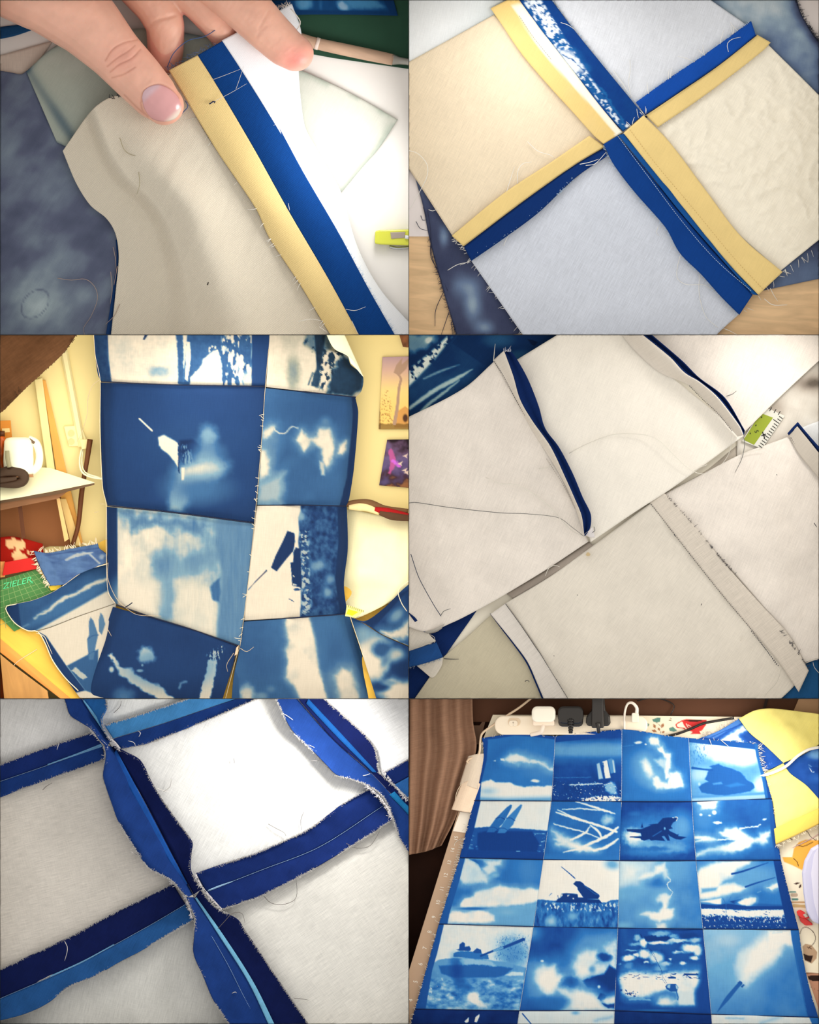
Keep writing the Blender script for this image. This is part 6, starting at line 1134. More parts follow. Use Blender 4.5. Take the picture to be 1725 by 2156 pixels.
# table top with its patterned oilcloth
tb = thing('table', 'table covered with a cream oilcloth printed with mugs and flowers', 'table', 1400, 1800)
OIL = mat_cloth('printed_oilcloth', 6, None, 0, .01, .01, bump=.03, rough=.45)
def oil(X, Y, U, V):
    c = np.ones((len(X), 3)) * lin((255, 236, 202))
    def put(pts, rgb, ox, oy, s, soft=4, line=None):
        nonlocal c
        q = Print(X, Y, ox, oy, s, 0, 3)
        q.line(pts, line, 1, soft * .6) if line else q.poly(pts, 1, soft)
        c = c * (1 - q.v[:, None]) + lin(rgb) * q.v[:, None]
    a = (1160, 1471, 5.948); b = (1435, 1471, 5.948)
    TE, TA, RD, BN = (96, 140, 124), (176, 116, 74), (216, 52, 50), (66, 30, 22)
    put([(1270, 260), (1300, 250), (1340, 235), (1375, 240), (1370, 290), (1330, 300), (1285, 290)], TE, *a); put([(1480, 370), (1530, 350), (1585, 400), (1545, 415), (1490, 405)], TE, *a); put([(1208, 300), (1235, 320), (1225, 350), (1205, 345)], TE, *a)
    put([(1325, 300), (1390, 365), (1370, 440)], (120, 80, 60), *a, line=4); 
    for x0, y0, x1, y1 in ((1285, 315, 1315, 375), (1415, 305, 1385, 370), (1340, 360, 1370, 405), (1265, 395, 1330, 415), (1430, 405, 1390, 430)):
        mx, my = (x0 + x1) / 2, (y0 + y1) / 2; dx, dy = (y1 - y0) * .3, -(x1 - x0) * .3; put([(x0, y0), (mx + dx, my + dy), (x1, y1), (mx - dx, my - dy)], TA, *a)
    put([(1470, 275), (1515, 280), (1500, 262)], BN, *a); put([(1490, 245), (1520, 260), (1505, 240)], BN, *a)
    put([(5, 270), (60, 255), (320, 265), (310, 330), (260, 400), (230, 410), (245, 445), (110, 445), (140, 415), (90, 400), (30, 330)], RD, *b); put([(40, 275), (110, 262), (250, 262), (270, 275), (200, 290), (110, 288)], BN, *b); put([(5, 280), (-60, 320), (-50, 360), (30, 370), (50, 390)], RD, *b, line=16)
    put([(60, 310), (85, 360), (130, 370)], (255, 226, 200), *b, line=7); put([(85, 330), (120, 350)], (255, 226, 200), *b, line=9)
    e = (1425, 1700, 5.75); f = (1470, 1910, 6.765); OR = (244, 176, 70)
    put([(1420, 500), (1480, 420), (1560, 390), (1800, 400), (1800, 560), (1640, 540), (1520, 760), (1400, 700), (1300, 660), (1280, 600), (1400, 600)], OR, *e, soft=8); put([(1455, 455), (1540, 470), (1650, 420)], BN, *e, line=9); put([(1420, 620), (1460, 660), (1475, 710)], BN, *e, line=9)
    put([(1540, 265), (1590, 300), (1620, 350), (1690, 400), (1690, 380)], BN, *e, line=8); put([(1370, 370), (1400, 390)], BN, *e, line=10)
    put([(1415, 925), (1460, 905), (1498, 915), (1450, 935)], BN, *e); put([(1478, 970), (1490, 940), (1510, 925), (1510, 960), (1490, 980)], BN, *e); put([(1370, 1025), (1440, 1025)], TE, *e, line=18); put([(1400, 1112), (1465, 1112)], TE, *e, line=22); put([(1400, 1060), (1450, 1060)], (200, 170, 140), *e, line=40)
    put([(1400, 1150), (1600, 1150)], (206, 160, 110), *e, line=24); put([(1420, 1190), (1600, 1200)], (216, 178, 120), *e, line=40)
    put([(1490, 560), (1530, 520), (1620, 540), (1700, 640), (1690, 730), (1620, 805), (1520, 760)], (196, 158, 122), *f); put([(1500, 660), (1580, 690), (1640, 690), (1610, 790), (1520, 750)], (52, 30, 22), *f); put([(1450, 380), (1490, 300), (1560, 290), (1640, 350), (1675, 430), (1660, 500), (1600, 570)], BN, *f, line=9); put([(1555, 565), (1620, 595)], BN, *f, line=9); put([(1575, 590), (1595, 560)], BN, *f, line=9)
    put([(1540, 930), (1640, 935), (1800, 945), (1800, 1600), (1740, 1560), (1700, 1400)], (206, 146, 112), *f); put([(1565, 985), (1620, 968), (1800, 970), (1800, 1050), (1640, 1055), (1580, 1030)], (48, 26, 20), *f); put([(1540, 940), (1800, 945)], (150, 100, 70), *f, line=12)
    for k_ in range(5): put([(1612 + k_ * 48, 1140 + k_ * 24), (1616 + k_ * 48, 1142 + k_ * 24)], BN, *f, line=10)
    return np.clip(c / np.array(GAIN[6]), .002, .93)
sheet('oilcloth_far', [(1038, 1505), (1300, 1506), (1740, 1512)], [(1000, 1600), (1300, 1600), (1740, 1620)], OIL, tb, step=1.7, z=lambda X, Y, U, V: zt6(X, Y), panel=6, paint=oil, thick=4)
sheet('oilcloth_near', [(1600, 1620), (1740, 1620)], [(1640, 2170), (1740, 2170)], OIL, tb, step=1.5, z=lambda X, Y, U, V: zt6(X, Y), panel=6, paint=oil, thick=4)
sheet('table_board', [(1000, 1600), (1300, 1600), (1600, 1620)], [(840, 2170), (1300, 2170), (1640, 2170)], mat_plain('brown_table_board', 6, (120, 84, 60), .7), tb, step=20, z=lambda X, Y, U, V: zt6(X, Y) - 1, panel=6, thick=8)
# taupe measuring mat with numerals
mm = thing('measuring_mat', 'taupe measuring mat with white numerals along the quilt edge', 'measuring mat', 920, 1900)
zm6 = lambda x, y: zt6(x, y) + 4
Geo().prism([(968, 1700), (1010, 1700), (980, 1860), (900, 2170), (822, 2170)], lambda x, y: zm6(x, y) - 8, zm6).obj('mat_sheet', mat_plain('taupe_vinyl', 6, (192, 156, 124), .6, mottle=.03), mm, 6, bevel=1)
WI = mat_plain('white_ink', 6, (250, 236, 214), .6)
for s_, x, y in (('15', 961, 1765), ('14', 953.5, 1790), ('13', 946.5, 1816), ('12', 939, 1843), ('11', 931, 1871), ('10', 923, 1900), ('9', 914, 1931), ('8', 905, 1962), ('7', 895, 1996), ('6', 886, 2030), ('5', 875.5, 2067), ('4', 865.5, 2106)):
    text_mesh('numeral', s_, WI, mm, x, y, 0, 11 + (y - 1765) * .006, -78, 0, .9, .2, panel=6, zf=lambda X, Y: zm6(X, Y) + .5)
g = Geo()
for i in range(26):
    y = 1768 + i * 5.2; x = 973 - (y - 1768) * .275; g.tube([(x - 3, y, zm6(x, y) + .4), (x + 3.5, y + .6, zm6(x, y) + .4)], .45, n=3, sides=4, smooth=False)
stuff(g.obj('tick_marks', WI, mm, 6))
# white cloth, tabs and paper by the mat
w6 = sheet('white_cloth', [(986, 1592, 6), (1002, 1588, 9), (1022, 1586, 8)], [(968, 1652, 6), (985, 1655, 9), (1006, 1662, 8)], mat_cloth('white_cotton', 6, (228, 204, 176), 20), None, step=3, z=lambda X, Y, U, V: zt6(X, Y) + 4 + 8 * np.sin(U * 3), panel=6, thick=2); tag(w6, 'white cloth rolled under the quilt beside the curtain', 'cloth')
w6 = sheet('linen_tab', [(972, 1648, 4), (990, 1644, 8), (1012, 1650, 8)], [(951, 1704, 4), (970, 1708, 6), (995, 1712, 6)], mat_cloth('cream_linen', 6, (246, 214, 180), 20), None, step=3, z=lambda X, Y, U, V: zt6(X, Y) + 8 + 5 * np.sin(U * 4), panel=6, thick=1.5); tag(w6, 'cream linen tab with a loose thread below the white cloth', 'cloth')
w6 = Geo().prism([(969, 1709), (992, 1712), (984, 1754), (954, 1750)], lambda x, y: zt6(x, y) + 4.2, lambda x, y: zt6(x, y) + 6).obj('paper_slip', mat_plain('white_paper', 6, (250, 232, 208), .8), panel=6); tag(w6, 'white paper slip at the top of the measuring mat', 'paper')
thread('stray', [(972, 1650, 45), (962, 1668, 46), (958, 1690, 44)], thread_mat(6, (236, 214, 180)), None, .7, 6); tag(bpy.data.objects['stray'], 'pale loose thread hanging by the cream linen tab', 'thread'); bpy.data.objects['stray'].name = 'loose_thread'
# power strip, plugs and leads
def rrect(cx, cy, sx, sy, r, n=6, rot=0):
    pts = []
    for qx, qy, a0 in ((1, -1, -90), (1, 1, 0), (-1, 1, 90), (-1, -1, 180)):
        for k_ in range(n + 1):
            a = math.radians(a0 + 90 * k_ / n); pts.append((cx + qx * (sx / 2 - r) + r * math.cos(a), cy + qy * (sy / 2 - r) + r * math.sin(a)))
    return pts
IV = mat_plain('ivory_plastic', 6, (255, 232, 200), .35, .4); BKP = mat_plain('black_plastic', 6, (24, 18, 16), .35, .5)
ps = thing('power_strip', 'ivory power strip along the far table edge', 'power strip', 1203, 1525)
Geo().prism(rrect(1203, 1527, 322, 40, 18), 22, 58).obj('housing', IV, ps, 6, bevel=3)
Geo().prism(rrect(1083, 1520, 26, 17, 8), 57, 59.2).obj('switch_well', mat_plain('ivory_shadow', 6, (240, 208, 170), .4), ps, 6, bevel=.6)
Geo().prism(rrect(1081, 1523, 19, 13, 6), 58, 62).obj('switch', IV, ps, 6, bevel=1)
text_mesh('switch_mark', 'o', mat_plain('brown_ink', 6, (90, 60, 44), .6), ps, 1081, 1521, 62.4, 6, panel=6); text_mesh('switch_mark', '-', mat_plain('brown_ink', 6, (90, 60, 44), .6), ps, 1081, 1526, 62.4, 6, panel=6)
thread('lead', [(1000, 1612, 40), (984, 1606, 40), (988, 1598, 42), (1008, 1590, 44), (1012, 1560, 44), (1016, 1544, 44), (1040, 1526, 46), (1066, 1508, 50), (1094, 1490, 44), (1122, 1468, 36)], mat_plain('ivory_cable', 6, (240, 206, 168), .4), ps, 2.6, 6)
pl = thing('white_charger', 'white charger plug with a white lead in the power strip', 'plug', 1144, 1510)
Geo().prism(rrect(1145, 1504, 50, 34, 12), 58, 96).obj('charger_body', mat_plain('white_plastic', 6, (255, 240, 214), .3, .5), pl, 6, bevel=5)
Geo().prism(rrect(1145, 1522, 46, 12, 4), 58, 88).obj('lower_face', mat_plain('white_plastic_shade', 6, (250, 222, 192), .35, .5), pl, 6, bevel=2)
Geo().tube([(1144, 1527, 84), (1143, 1533, 88), (1138, 1542, 82), (1118, 1547, 72)], [4, 4.5, 4.5, 4], n=16, sides=10).obj('lead', mat_plain('white_cable', 6, (250, 226, 200), .4), pl, 6, True)
pb = thing('black_plug', 'rounded black plug with a ribbed collar in the power strip', 'plug', 1202, 1512)
Geo().prism(rrect(1202, 1505, 54, 36, 12), 58, 92).obj('plug_body', BKP, pb, 6, bevel=4)
Geo().prism(rrect(1202, 1519, 52, 22, 9), 56, 82).obj('plug_base', BKP, pb, 6, bevel=3)
g = Geo()
for i in range(5): g.lathe(1202, 90, [(.5, 1515 + i * 5.2), (7.5 - i * .6, 1515 + i * 5.2), (7.5 - i * .6, 1518.6 + i * 5.2), (.5, 1518.6 + i * 5.2)], 14)
g.tube([(1202, 1512, 90), (1202, 1544, 86)], 4.2, n=4, sides=8, smooth=False).obj('collar', BKP, pb, 6, True)
pb = thing('black_plug', 'tall black adapter plug with flared sides in the power strip', 'plug', 1261, 1505)
Geo().prism([(1249, 1470), (1273, 1470), (1276, 1496), (1285, 1508), (1286, 1522), (1282, 1529), (1238, 1529), (1234, 1522), (1235, 1508), (1246, 1496)], 56, 84).obj('plug_base', BKP, pb, 6, bevel=4)
Geo().prism([(1247, 1465), (1271, 1465), (1272, 1533), (1246, 1533)], 82, 104).obj('plug_body', mat_plain('black_satin_plastic', 6, (34, 28, 25), .3, .5), pb, 6, bevel=3)
Geo().tube([(1259, 1522, 106), (1260, 1530, 106), (1261, 1542, 96)], [5, 4, 3.5], n=8, sides=10).obj('collar', BKP, pb, 6, True)
us = thing('usb_plug', 'small white plug with an arched white lead in the power strip', 'plug', 1338, 1512)
Geo().prism(rrect(1338, 1511, 15, 20, 3), 58, 84).obj('plug_body', mat_plain('cream_plastic', 6, (244, 226, 200), .35, .4), us, 6, bevel=1.5)
Geo().tube([(1341, 1502, 80), (1341, 1490, 86), (1332, 1480, 88), (1322, 1482, 84), (1316, 1500, 74), (1315, 1538, 60)], [4, 3.2, 2.4, 2.4, 2.4, 2.4], n=30, sides=8).obj('lead', mat_plain('white_cable', 6, (255, 236, 212), .4), us, 6, True)
o = thread('black_lead', [(1382, 1554, 34), (1420, 1547, 34), (1450, 1537, 32), (1480, 1524, 32), (1510, 1518, 32), (1546, 1512, 34)], BKP, None, 3.0, 6); tag(o, 'black lead lying over the printed red mug', 'cable')
o = thread('black_lead', [(1342, 1476, 12), (1370, 1470, 12), (1400, 1474, 12), (1420, 1486, 12), (1412, 1505, 14)], BKP, None, 1.3, 6); tag(o, 'thin black lead looping on the brown wall', 'cable')
# yellow and blue patchwork at the right
yb = thing('patchwork_cross', 'yellow and blue patchwork lying behind the cyanotype quilt', 'patchwork', 1650, 1600)
YP = mat_cloth('yellow_cotton', 6, (255, 232, 132), 30, .03, .06, 14); zy = lambda X, Y: zt6(X, Y) + 10
def YZ(seed, a=5, b=0): return lambda X, Y, U, V: zy(X, Y) + b + (fbm(X, Y, 50, seed, 3) - .5) * 2 * a
CYB = [(0, (22, 58, 132)), (.3, (44, 96, 176)), (.6, (120, 170, 214)), (1, (255, 246, 230))]
def yb1(X, Y, U, V):
    q = Print(X, Y, 1435, 1471, 5.948, .12, 5); q.noise(60, .06); q.poly([(220, 480), (700, 240), (760, 300), (420, 500)], .38, 8); q.poly([(500, 520), (640, 430), (780, 340), (820, 390), (700, 450), (780, 560), (680, 520), (560, 540)], .97, 8, 14, 30); q.line([(360, 490), (560, 400), (760, 320)], 8, .1, 4); q.speck([(980, 700), (1150, 820), (1050, 900), (950, 640)], .9, 14, .32, 10); q.speck([(820, 520), (980, 560), (960, 620), (800, 560)], .9, 10, .42, 8); return q.rgb(6, CYB)
PMB = mat_cloth('printed_cotton', 6, None, 4, .05, .03)
sheet('blue_printed_patch', [(1470, 1556), (1515, 1538), (1556, 1513)], [(1600, 1626), (1625, 1618), (1650, 1606)], PMB, yb, left=[(1470, 1556), (1540, 1590), (1600, 1626)], right=[(1556, 1513), (1580, 1544), (1612, 1570), (1650, 1606)], step=1.8, z=YZ(3), panel=6, paint=yb1, thick=1.5)
sheet('yellow_patch', [(1556, 1513, 0), (1590, 1496, 3), (1630, 1492, 5), (1740, 1505, 5)], [(1650, 1606), (1690, 1588), (1740, 1558)], YP, yb, left=[(1556, 1513), (1580, 1544), (1612, 1570), (1650, 1606)], step=4, z=YZ(5, 9, 6), panel=6, thick=1.5)
def yb2(X, Y, U, V):
    q = Print(X, Y, 1435, 1471, 5.948, .14, 6); q.noise(60, .06); q.blob(1700, 700, 120, 60, .6, .8); q.line([(1600, 830), (1640, 860), (1680, 900), (1640, 920), (1600, 850)], 5, .85, 3); q.poly([(1620, 850), (1725, 860), (1725, 960), (1680, 930)], .05, 6); q.blob(1700, 1000, 80, 50, .32, .9); return q.rgb(6, CYB)
sheet('blue_printed_patch', [(1650, 1607), (1690, 1590), (1740, 1560)], [(1740, 1702), (1742, 1700), (1744, 1690)], PMB, yb, left=[(1650, 1607), (1664, 1628), (1700, 1655), (1740, 1702)], step=2, z=YZ(7), panel=6, paint=yb2, thick=1.5)
sheet('yellow_patch', [(1604, 1632), (1625, 1620), (1650, 1607)], [(1634, 1775), (1680, 1755), (1740, 1724)], YP, yb, right=[(1650, 1607), (1664, 1628), (1700, 1655), (1740, 1700)], left=[(1604, 1632), (1628, 1690), (1634, 1775)], step=4, z=YZ(9, 6), panel=6, thick=1.5)
sheet('folded_hem', [(1630, 1745), (1680, 1722), (1740, 1695)], [(1634, 1778), (1680, 1757), (1740, 1727)], mat_cloth('yellow_hem_cotton', 6, (246, 206, 96), 30, .03), yb, step=3, z=lambda X, Y, U, V: zy(X, Y) + 8 + 3 * np.sin(V * 3), panel=6, thick=2)
fray('frayed_edge', [(1634, 1780, zy(1634, 1780) + 6), (1680, 1759, zy(1680, 1759) + 6), (1725, 1734, zy(1725, 1734) + 6)], thread_mat(6, (250, 232, 200)), yb, 6, 40, (4, 10), 0, 1, .7, .8, 3)
fray('frayed_edge', [(1478, 1552, 34), (1515, 1536, 34), (1556, 1512, 34)], thread_mat(6, (226, 206, 190)), yb, 6, 26, (4, 11), 0, -1, .7, 1., 4)
o = thread('white_lead', [(1600, 1634, 40), (1625, 1628, 42), (1655, 1614, 46), (1680, 1592, 48), (1704, 1578, 48), (1735, 1572, 48)], mat_plain('white_cable', 6, (255, 242, 226), .4), None, 3.4, 6); tag(o, 'thick white lead crossing the yellow and blue patchwork', 'cable')
o = thread('loose_thread', [(1645, 1796, 40), (1680, 1780, 42), (1712, 1764, 42), (1735, 1748, 42)], thread_mat(6, (220, 180, 170)), None, 1.0, 6); tag(o, 'pale pink thread below the yellow hem', 'thread')
sm = thing('sewing_machine', 'rounded white end of a sewing machine on the oilcloth', 'sewing machine', 1710, 1860)
MW = mat_plain('lilac_white_plastic', 6, (206, 198, 214), .3, .5)
Geo().prism([(1740, 1776), (1722, 1778), (1708, 1786), (1694, 1812), (1689, 1838), (1692, 1880), (1698, 1918), (1710, 1940), (1740, 1952)], 40, 104).obj('housing', MW, sm, 6, bevel=7)
Geo().prism([(1740, 1782), (1724, 1784), (1714, 1800), (1708, 1840), (1714, 1900), (1724, 1936), (1740, 1944)], 100, 108).obj('front_cover', mat_plain('pale_lilac_plastic', 6, (226, 216, 226), .3, .5), sm, 6, bevel=2)
rc = thing('sewing_clip', 'translucent red sewing clip beside the sewing machine', 'clip', 1690, 1930)
RDM = mat_plain('red_plastic', 6, (222, 28, 24), .2, .5)
Geo().prism(D6([(1450, 1260), (1490, 1235), (1540, 1260), (1610, 1330), (1590, 1350), (1520, 1340), (1470, 1310)], 1425, 1700, 5.75), 56, 72).obj('jaw', RDM, rc, 6, bevel=2)
Geo().prism(D6([(1480, 1320), (1560, 1340), (1640, 1400), (1650, 1425), (1560, 1430), (1500, 1380)], 1425, 1700, 5.75), 54, 62).obj('jaw', RDM, rc, 6, bevel=1.5)
Geo().prism(D6([(1530, 1300), (1560, 1280), (1600, 1320), (1560, 1335)], 1425, 1700, 5.75), 71, 75).obj('spring', mat_plain('steel', 6, (190, 170, 150), .3, .5, .8), rc, 6, bevel=1)

# ---------------------------------------------------------------- the quilt of squares
qt = thing('printed_quilt', 'large quilt of blue cyanotype squares with tanks, missiles and clouds spread on the table', 'quilt', 1300, 1850, 30)
GR = [[(1015.5, 1553.8), (1169.4, 1550.2), (1309.8, 1536.2), (1450.3, 1553.8), (1597, 1566)], [(998, 1685.6), (1161, 1686.6), (1309, 1687.6), (1457, 1687.6), (1625.8, 1681.6)], [(967.8, 1806), (1144.4, 1810), (1304.8, 1812), (1465.8, 1812), (1644.8, 1811)],
      [(924.2, 1945.4), (1123.3, 1951), (1301.3, 1954), (1480.4, 1956), (1682.4, 1957.5)], [(874, 2124.5), (1094, 2128), (1294.3, 2128), (1498, 2135.5), (1723.6, 2142)], [(840, 2230), (1080, 2232), (1290, 2232), (1505, 2240), (1755, 2250)]]
MIDT = [[(1085.7, 1545.2)], [(1251, 1541)], [(1352, 1540), (1401.6, 1548.7)], [(1520, 1559)]]
CY6 = [(0, (8, 34, 92)), (.15, (24, 74, 152)), (.38, (48, 122, 192)), (.6, (116, 178, 214)), (.8, (206, 224, 226)), (1, (255, 242, 224))]
CQ = lambda X, Y, b, s: Print(X, Y, 860, 1471, S6, b, s)
JQ = lambda X, Y, b, s: Print(X, Y, 1140, 1700, 5.75, b, s)
LQ = lambda X, Y, b, s: Print(X, Y, 1425, 1700, 5.75, b, s)
IQ = lambda X, Y, b, s: Print(X, Y, 860, 1700, 5.75, b, s)
def A1(X, Y):
    q = Print(X, Y, 860, 1471, 5.39, .36, 1); q.noise(200, .06); q.blob(1050, 620, 200, 90, .26, .9, -35, op=.7); q.blob(1500, 800, 200, 120, .42, .9); q.poly([(1090, 700), (1160, 635), (1230, 628), (1310, 660), (1365, 700), (1360, 722), (1270, 715), (1180, 725)], .93, 14, 14, 40); q.poly([(1180, 715), (1300, 715), (1250, 770)], .62, 24); q.poly([(1045, 680), (1085, 680), (1090, 705), (1050, 700)], .9, 8); q.poly([(960, 705), (995, 698), (990, 712)], .85, 6); q.poly([(1370, 720), (1400, 695), (1480, 705), (1550, 730), (1600, 790), (1660, 780), (1650, 815), (1590, 800), (1480, 730)], .93, 12, 12, 30); q.blob(1440, 935, 44, 16, .93, .5, 0, 8)
    q.below([(830, 955), (930, 925), (1000, 950), (1150, 950), (1300, 1010), (1500, 995), (1660, 985)], .96, 14, warp=16, ws=50); q.below([(830, 1110), (1100, 1125), (1660, 1110)], .55, 40); q.blob(900, 1050, 100, 40, .72, .9); q.below([(820, 470), (1000, 455), (1200, 420), (1400, 430), (1670, 465)], .16, 6, -1); q.right_of([(895, 400), (905, 500), (890, 700), (830, 950), (812, 1170)], .15, 6, -1); return q
def A2(X, Y):
    q = Print(X, Y, 1160, 1471, 5.948, .2, 2); q.grad([(480, .14), (560, .4), (620, .52), (690, .5), (760, .28), (850, .16), (1060, .12), (1300, .10)]); q.noise(90, .05); q.below([(50, 545), (300, 525), (600, 495), (890, 470)], .15, 5, -1); q.blob(560, 640, 260, 70, .56, .9, op=.7)
    q.poly([(575, 820), (610, 800), (655, 1000), (600, 1010)], .72, 8); q.poly([(645, 790), (705, 770), (750, 990), (685, 1000)], .94, 6); q.poly([(715, 760), (760, 745), (795, 765), (815, 920), (750, 940)], .46, 8); q.line([(780, 780), (800, 920)], 18, .8, 8); q.line([(655, 800), (665, 980)], 12, .14, 5, 8, 20); q.poly([(670, 1085), (760, 1040), (800, 1070), (830, 1190), (760, 1200), (690, 1150)], .64, 20, 10); q.line([(240, 1080), (450, 1072), (650, 1065)], 14, .85, 6, 10, 20); q.line([(670, 1080), (770, 1050)], 6, .95, 4); q.speck([(20, 1040), (880, 1040), (880, 1290), (20, 1290)], .8, 16, .30, 10, 6); q.speck([(380, 1250), (600, 1220), (800, 1220), (880, 1240), (880, 1290), (390, 1290)], .97, 16, .62, 10, 8); q.line([(40, 990), (500, 985)], 6, .4, 4, 6); return q
def A3(X, Y):
    q = Print(X, Y, 1160, 1471, 5.948, .28, 3); q.noise(160, .05); q.blob(1180, 880, 260, 260, .42, .9); q.blob(1300, 1230, 400, 60, .36, .9); q.poly([(1225, 510), (1260, 485), (1340, 490), (1360, 540), (1370, 590), (1340, 580), (1250, 570)], .98, 12, 14, 30); q.blob(1095, 550, 46, 16, .9, .5, 0, 8); q.blob(1190, 572, 14, 10, .85, .5); q.poly([(1340, 620), (1400, 600), (1440, 680), (1490, 690), (1500, 860), (1470, 920), (1490, 980), (1440, 1010), (1425, 900), (1440, 760), (1400, 680), (1350, 650)], .98, 12, 16, 40); q.poly([(1300, 770), (1380, 740), (1440, 760), (1440, 880), (1350, 840)], .75, 30, 16, 40); q.poly([(1150, 790), (1190, 765), (1250, 850), (1280, 950), (1240, 985), (1180, 900)], .98, 28, 12, 40); q.poly([(1285, 990), (1340, 980), (1380, 1040), (1470, 1060), (1500, 940), (1570, 915), (1630, 950), (1660, 1100), (1540, 1120), (1330, 1120), (1290, 1080)], .99, 14, 16, 50); q.line([(900, 600), (1040, 580)], 8, .42, 6); return q
def A4(X, Y):
    q = Print(X, Y, 1435, 1471, 5.948, .52, 4); q.noise(120, .07); q.blob(560, 650, 330, 130, .99, .7, 10, 30, 80); q.blob(800, 730, 140, 100, .92, .8); q.speck([(110, 560), (330, 570), (300, 800), (120, 900)], .42, 16, .44, 50, 4, .6, 1.8); q.blob(180, 960, 60, 100, .6, .8); q.blob(1000, 1080, 90, 110, .82, .8); q.blob(250, 950, 120, 80, .7, .8)
    q.poly([(295, 1010), (320, 950), (340, 900), (390, 870), (355, 845), (400, 830), (470, 820), (520, 850), (620, 870), (740, 920), (790, 970), (820, 1020), (900, 1060), (915, 1110), (860, 1160), (700, 1190), (540, 1215), (260, 1180), (215, 1110), (270, 1065), (340, 1040)], .24, 10, 8, 30); q.line([(140, 868), (280, 885), (390, 895)], [32, 22, 26], .2, 6); q.poly([(390, 1060), (500, 1040), (520, 1070), (400, 1080)], .45, 10); q.poly([(550, 1090), (700, 1050), (800, 1080), (620, 1110)], .36, 16); q.blob(225, 1070, 16, 20, .7, .6)
    q.below([(130, 1210), (500, 1215), (1050, 1170)], .45, 20); q.below([(130, 1250), (500, 1230), (1050, 1200)], .68, 14); q.below([(90, 545), (500, 590), (930, 635)], .2, 6, -1); q.right_of([(920, 600), (940, 720), (1010, 1000), (1055, 1260)], .28, 5); q.right_of([(960, 600), (985, 740), (1050, 1000), (1090, 1260)], .13, 5); return q
def B1(X, Y):
    q = IQ(X, Y, .92, 5); q.noise(120, .04); q.below([(700, 255), (960, 235), (1250, 250), (1680, 280)], .2, 10, warp=8); q.below([(700, 470), (1640, 520)], .12, 60); q.speck([(740, 330), (840, 330), (840, 500), (720, 500)], .5, 26, .45, 20, 4, 2, .6); q.speck([(1480, 320), (1670, 310), (1650, 560), (1500, 500)], .62, 22, .42, 14, 5, 2, .7); q.poly([(840, 310), (960, 280), (1500, 290), (1590, 440), (1560, 540), (860, 520), (830, 450)], .10, 14)
    q.poly([(950, 300), (975, 250), (1060, 130), (1190, 0), (1238, -35), (1256, -28), (1250, 5), (1172, 150), (1150, 190), (1040, 300)], .3, 7); q.poly([(1080, 310), (1110, 250), (1190, 130), (1320, 0), (1362, -38), (1380, -30), (1370, 5), (1290, 155), (1270, 210), (1170, 310)], .40, 7); q.line([(1060, 135), (1110, 118), (1170, 145)], 9, .1, 4); q.line([(985, 240), (1040, 240), (1080, 265)], 8, .14, 4); q.line([(1190, 130), (1240, 128), (1290, 160)], 9, .14, 4); q.line([(1110, 250), (1160, 252), (1200, 275)], 8, .18, 4); q.line([(1090, 160), (1190, 20)], 10, .45, 8, op=.5); q.line([(1310, 530), (1350, 530)], 8, .7, 4)
    q.right_of([(880, -90), (800, 250), (700, 610)], .13, 5, -1); return q
def B2(X, Y):
    q = JQ(X, Y, .3, 6); q.noise(120, .07); q.blob(800, 150, 70, 50, .72, .7, -20, 24, 40)
    for pts, w in (([(180, 60), (400, 130), (600, 190), (760, 240), (910, 295)], [14, 26, 26, 30, 26]), ([(200, 30), (350, 100), (560, 180)], [8, 18, 14]), ([(150, 200), (330, 250), (520, 300), (710, 378)], [10, 16, 16, 8]), ([(260, 25), (480, 15), (700, 35), (830, 50)], [8, 14, 12, 8]), ([(420, -70), (620, -10), (780, 40), (890, 78)], [10, 22, 22, 10]), ([(585, 235), (540, 300), (450, 350), (350, 395)], [12, 24, 28, 20]), ([(590, 215), (660, 260), (710, 320), (730, 365)], [14, 26, 26, 10]), ([(520, 470), (700, 390), (820, 330), (930, 240)], [30, 36, 34, 20]), ([(630, 520), (760, 490), (880, 420), (930, 380)], [26, 36, 28, 14]), ([(270, 540), (400, 515), (500, 500)], [10, 24, 24])): q.line(pts, w, .97, 9, 8, 30)
    q.poly([(135, 280), (200, 330), (330, 380), (480, 450), (600, 480), (680, 520), (600, 530), (470, 525), (330, 480), (180, 440), (230, 420), (160, 380), (200, 370)], .98, 18, 20, 50); q.below([(0, 560), (940, 590)], .36, 40); return q
def B3(X, Y):
    q = JQ(X, Y, .12, 7); q.noise(120, .05); q.blob(1380, 330, 400, 220, .46, .8, 0, 30); q.blob(1120, 360, 110, 90, .95, .7, 20, 20); q.blob(1700, 230, 120, 160, .5, .9); q.blob(1350, 470, 180, 50, .6, .9, 10, 40, 60); q.blob(1620, 490, 150, 50, .55, .9, 0, 30, 50); q.blob(1250, 540, 200, 40, .4, .9, 0, 30, 50); q.blob(1400, 500, 140, 26, .3, .8, 0, 20, 40); q.blob(1140, 80, 60, 26, .3, .9)
    q.poly([(1030, 262), (1210, 262), (1330, 215), (1290, 208), (1410, 195), (1470, 130), (1540, 120), (1600, 122), (1652, 120), (1640, 160), (1595, 185), (1570, 230), (1595, 255), (1545, 265), (1555, 285), (1600, 305), (1645, 328), (1665, 322), (1658, 345), (1760, 360), (1690, 392), (1630, 385), (1560, 350), (1540, 330), (1558, 402), (1530, 402), (1490, 345), (1460, 350), (1503, 408), (1380, 396), (1330, 402), (1310, 385), (1250, 402), (1210, 392), (1200, 375), (1070, 362), (1075, 350), (1212, 346), (1205, 312), (1040, 290)], .05, 5); q.poly([(1205, 246), (1222, 188), (1236, 244)], .05, 4); q.line([(1590, 125), (1650, 120), (1635, 165)], 6, .95, 3); q.line([(1350, 350), (1455, 285)], 8, .3, 4); q.blob(1495, 255, 10, 16, .6, .5); return q
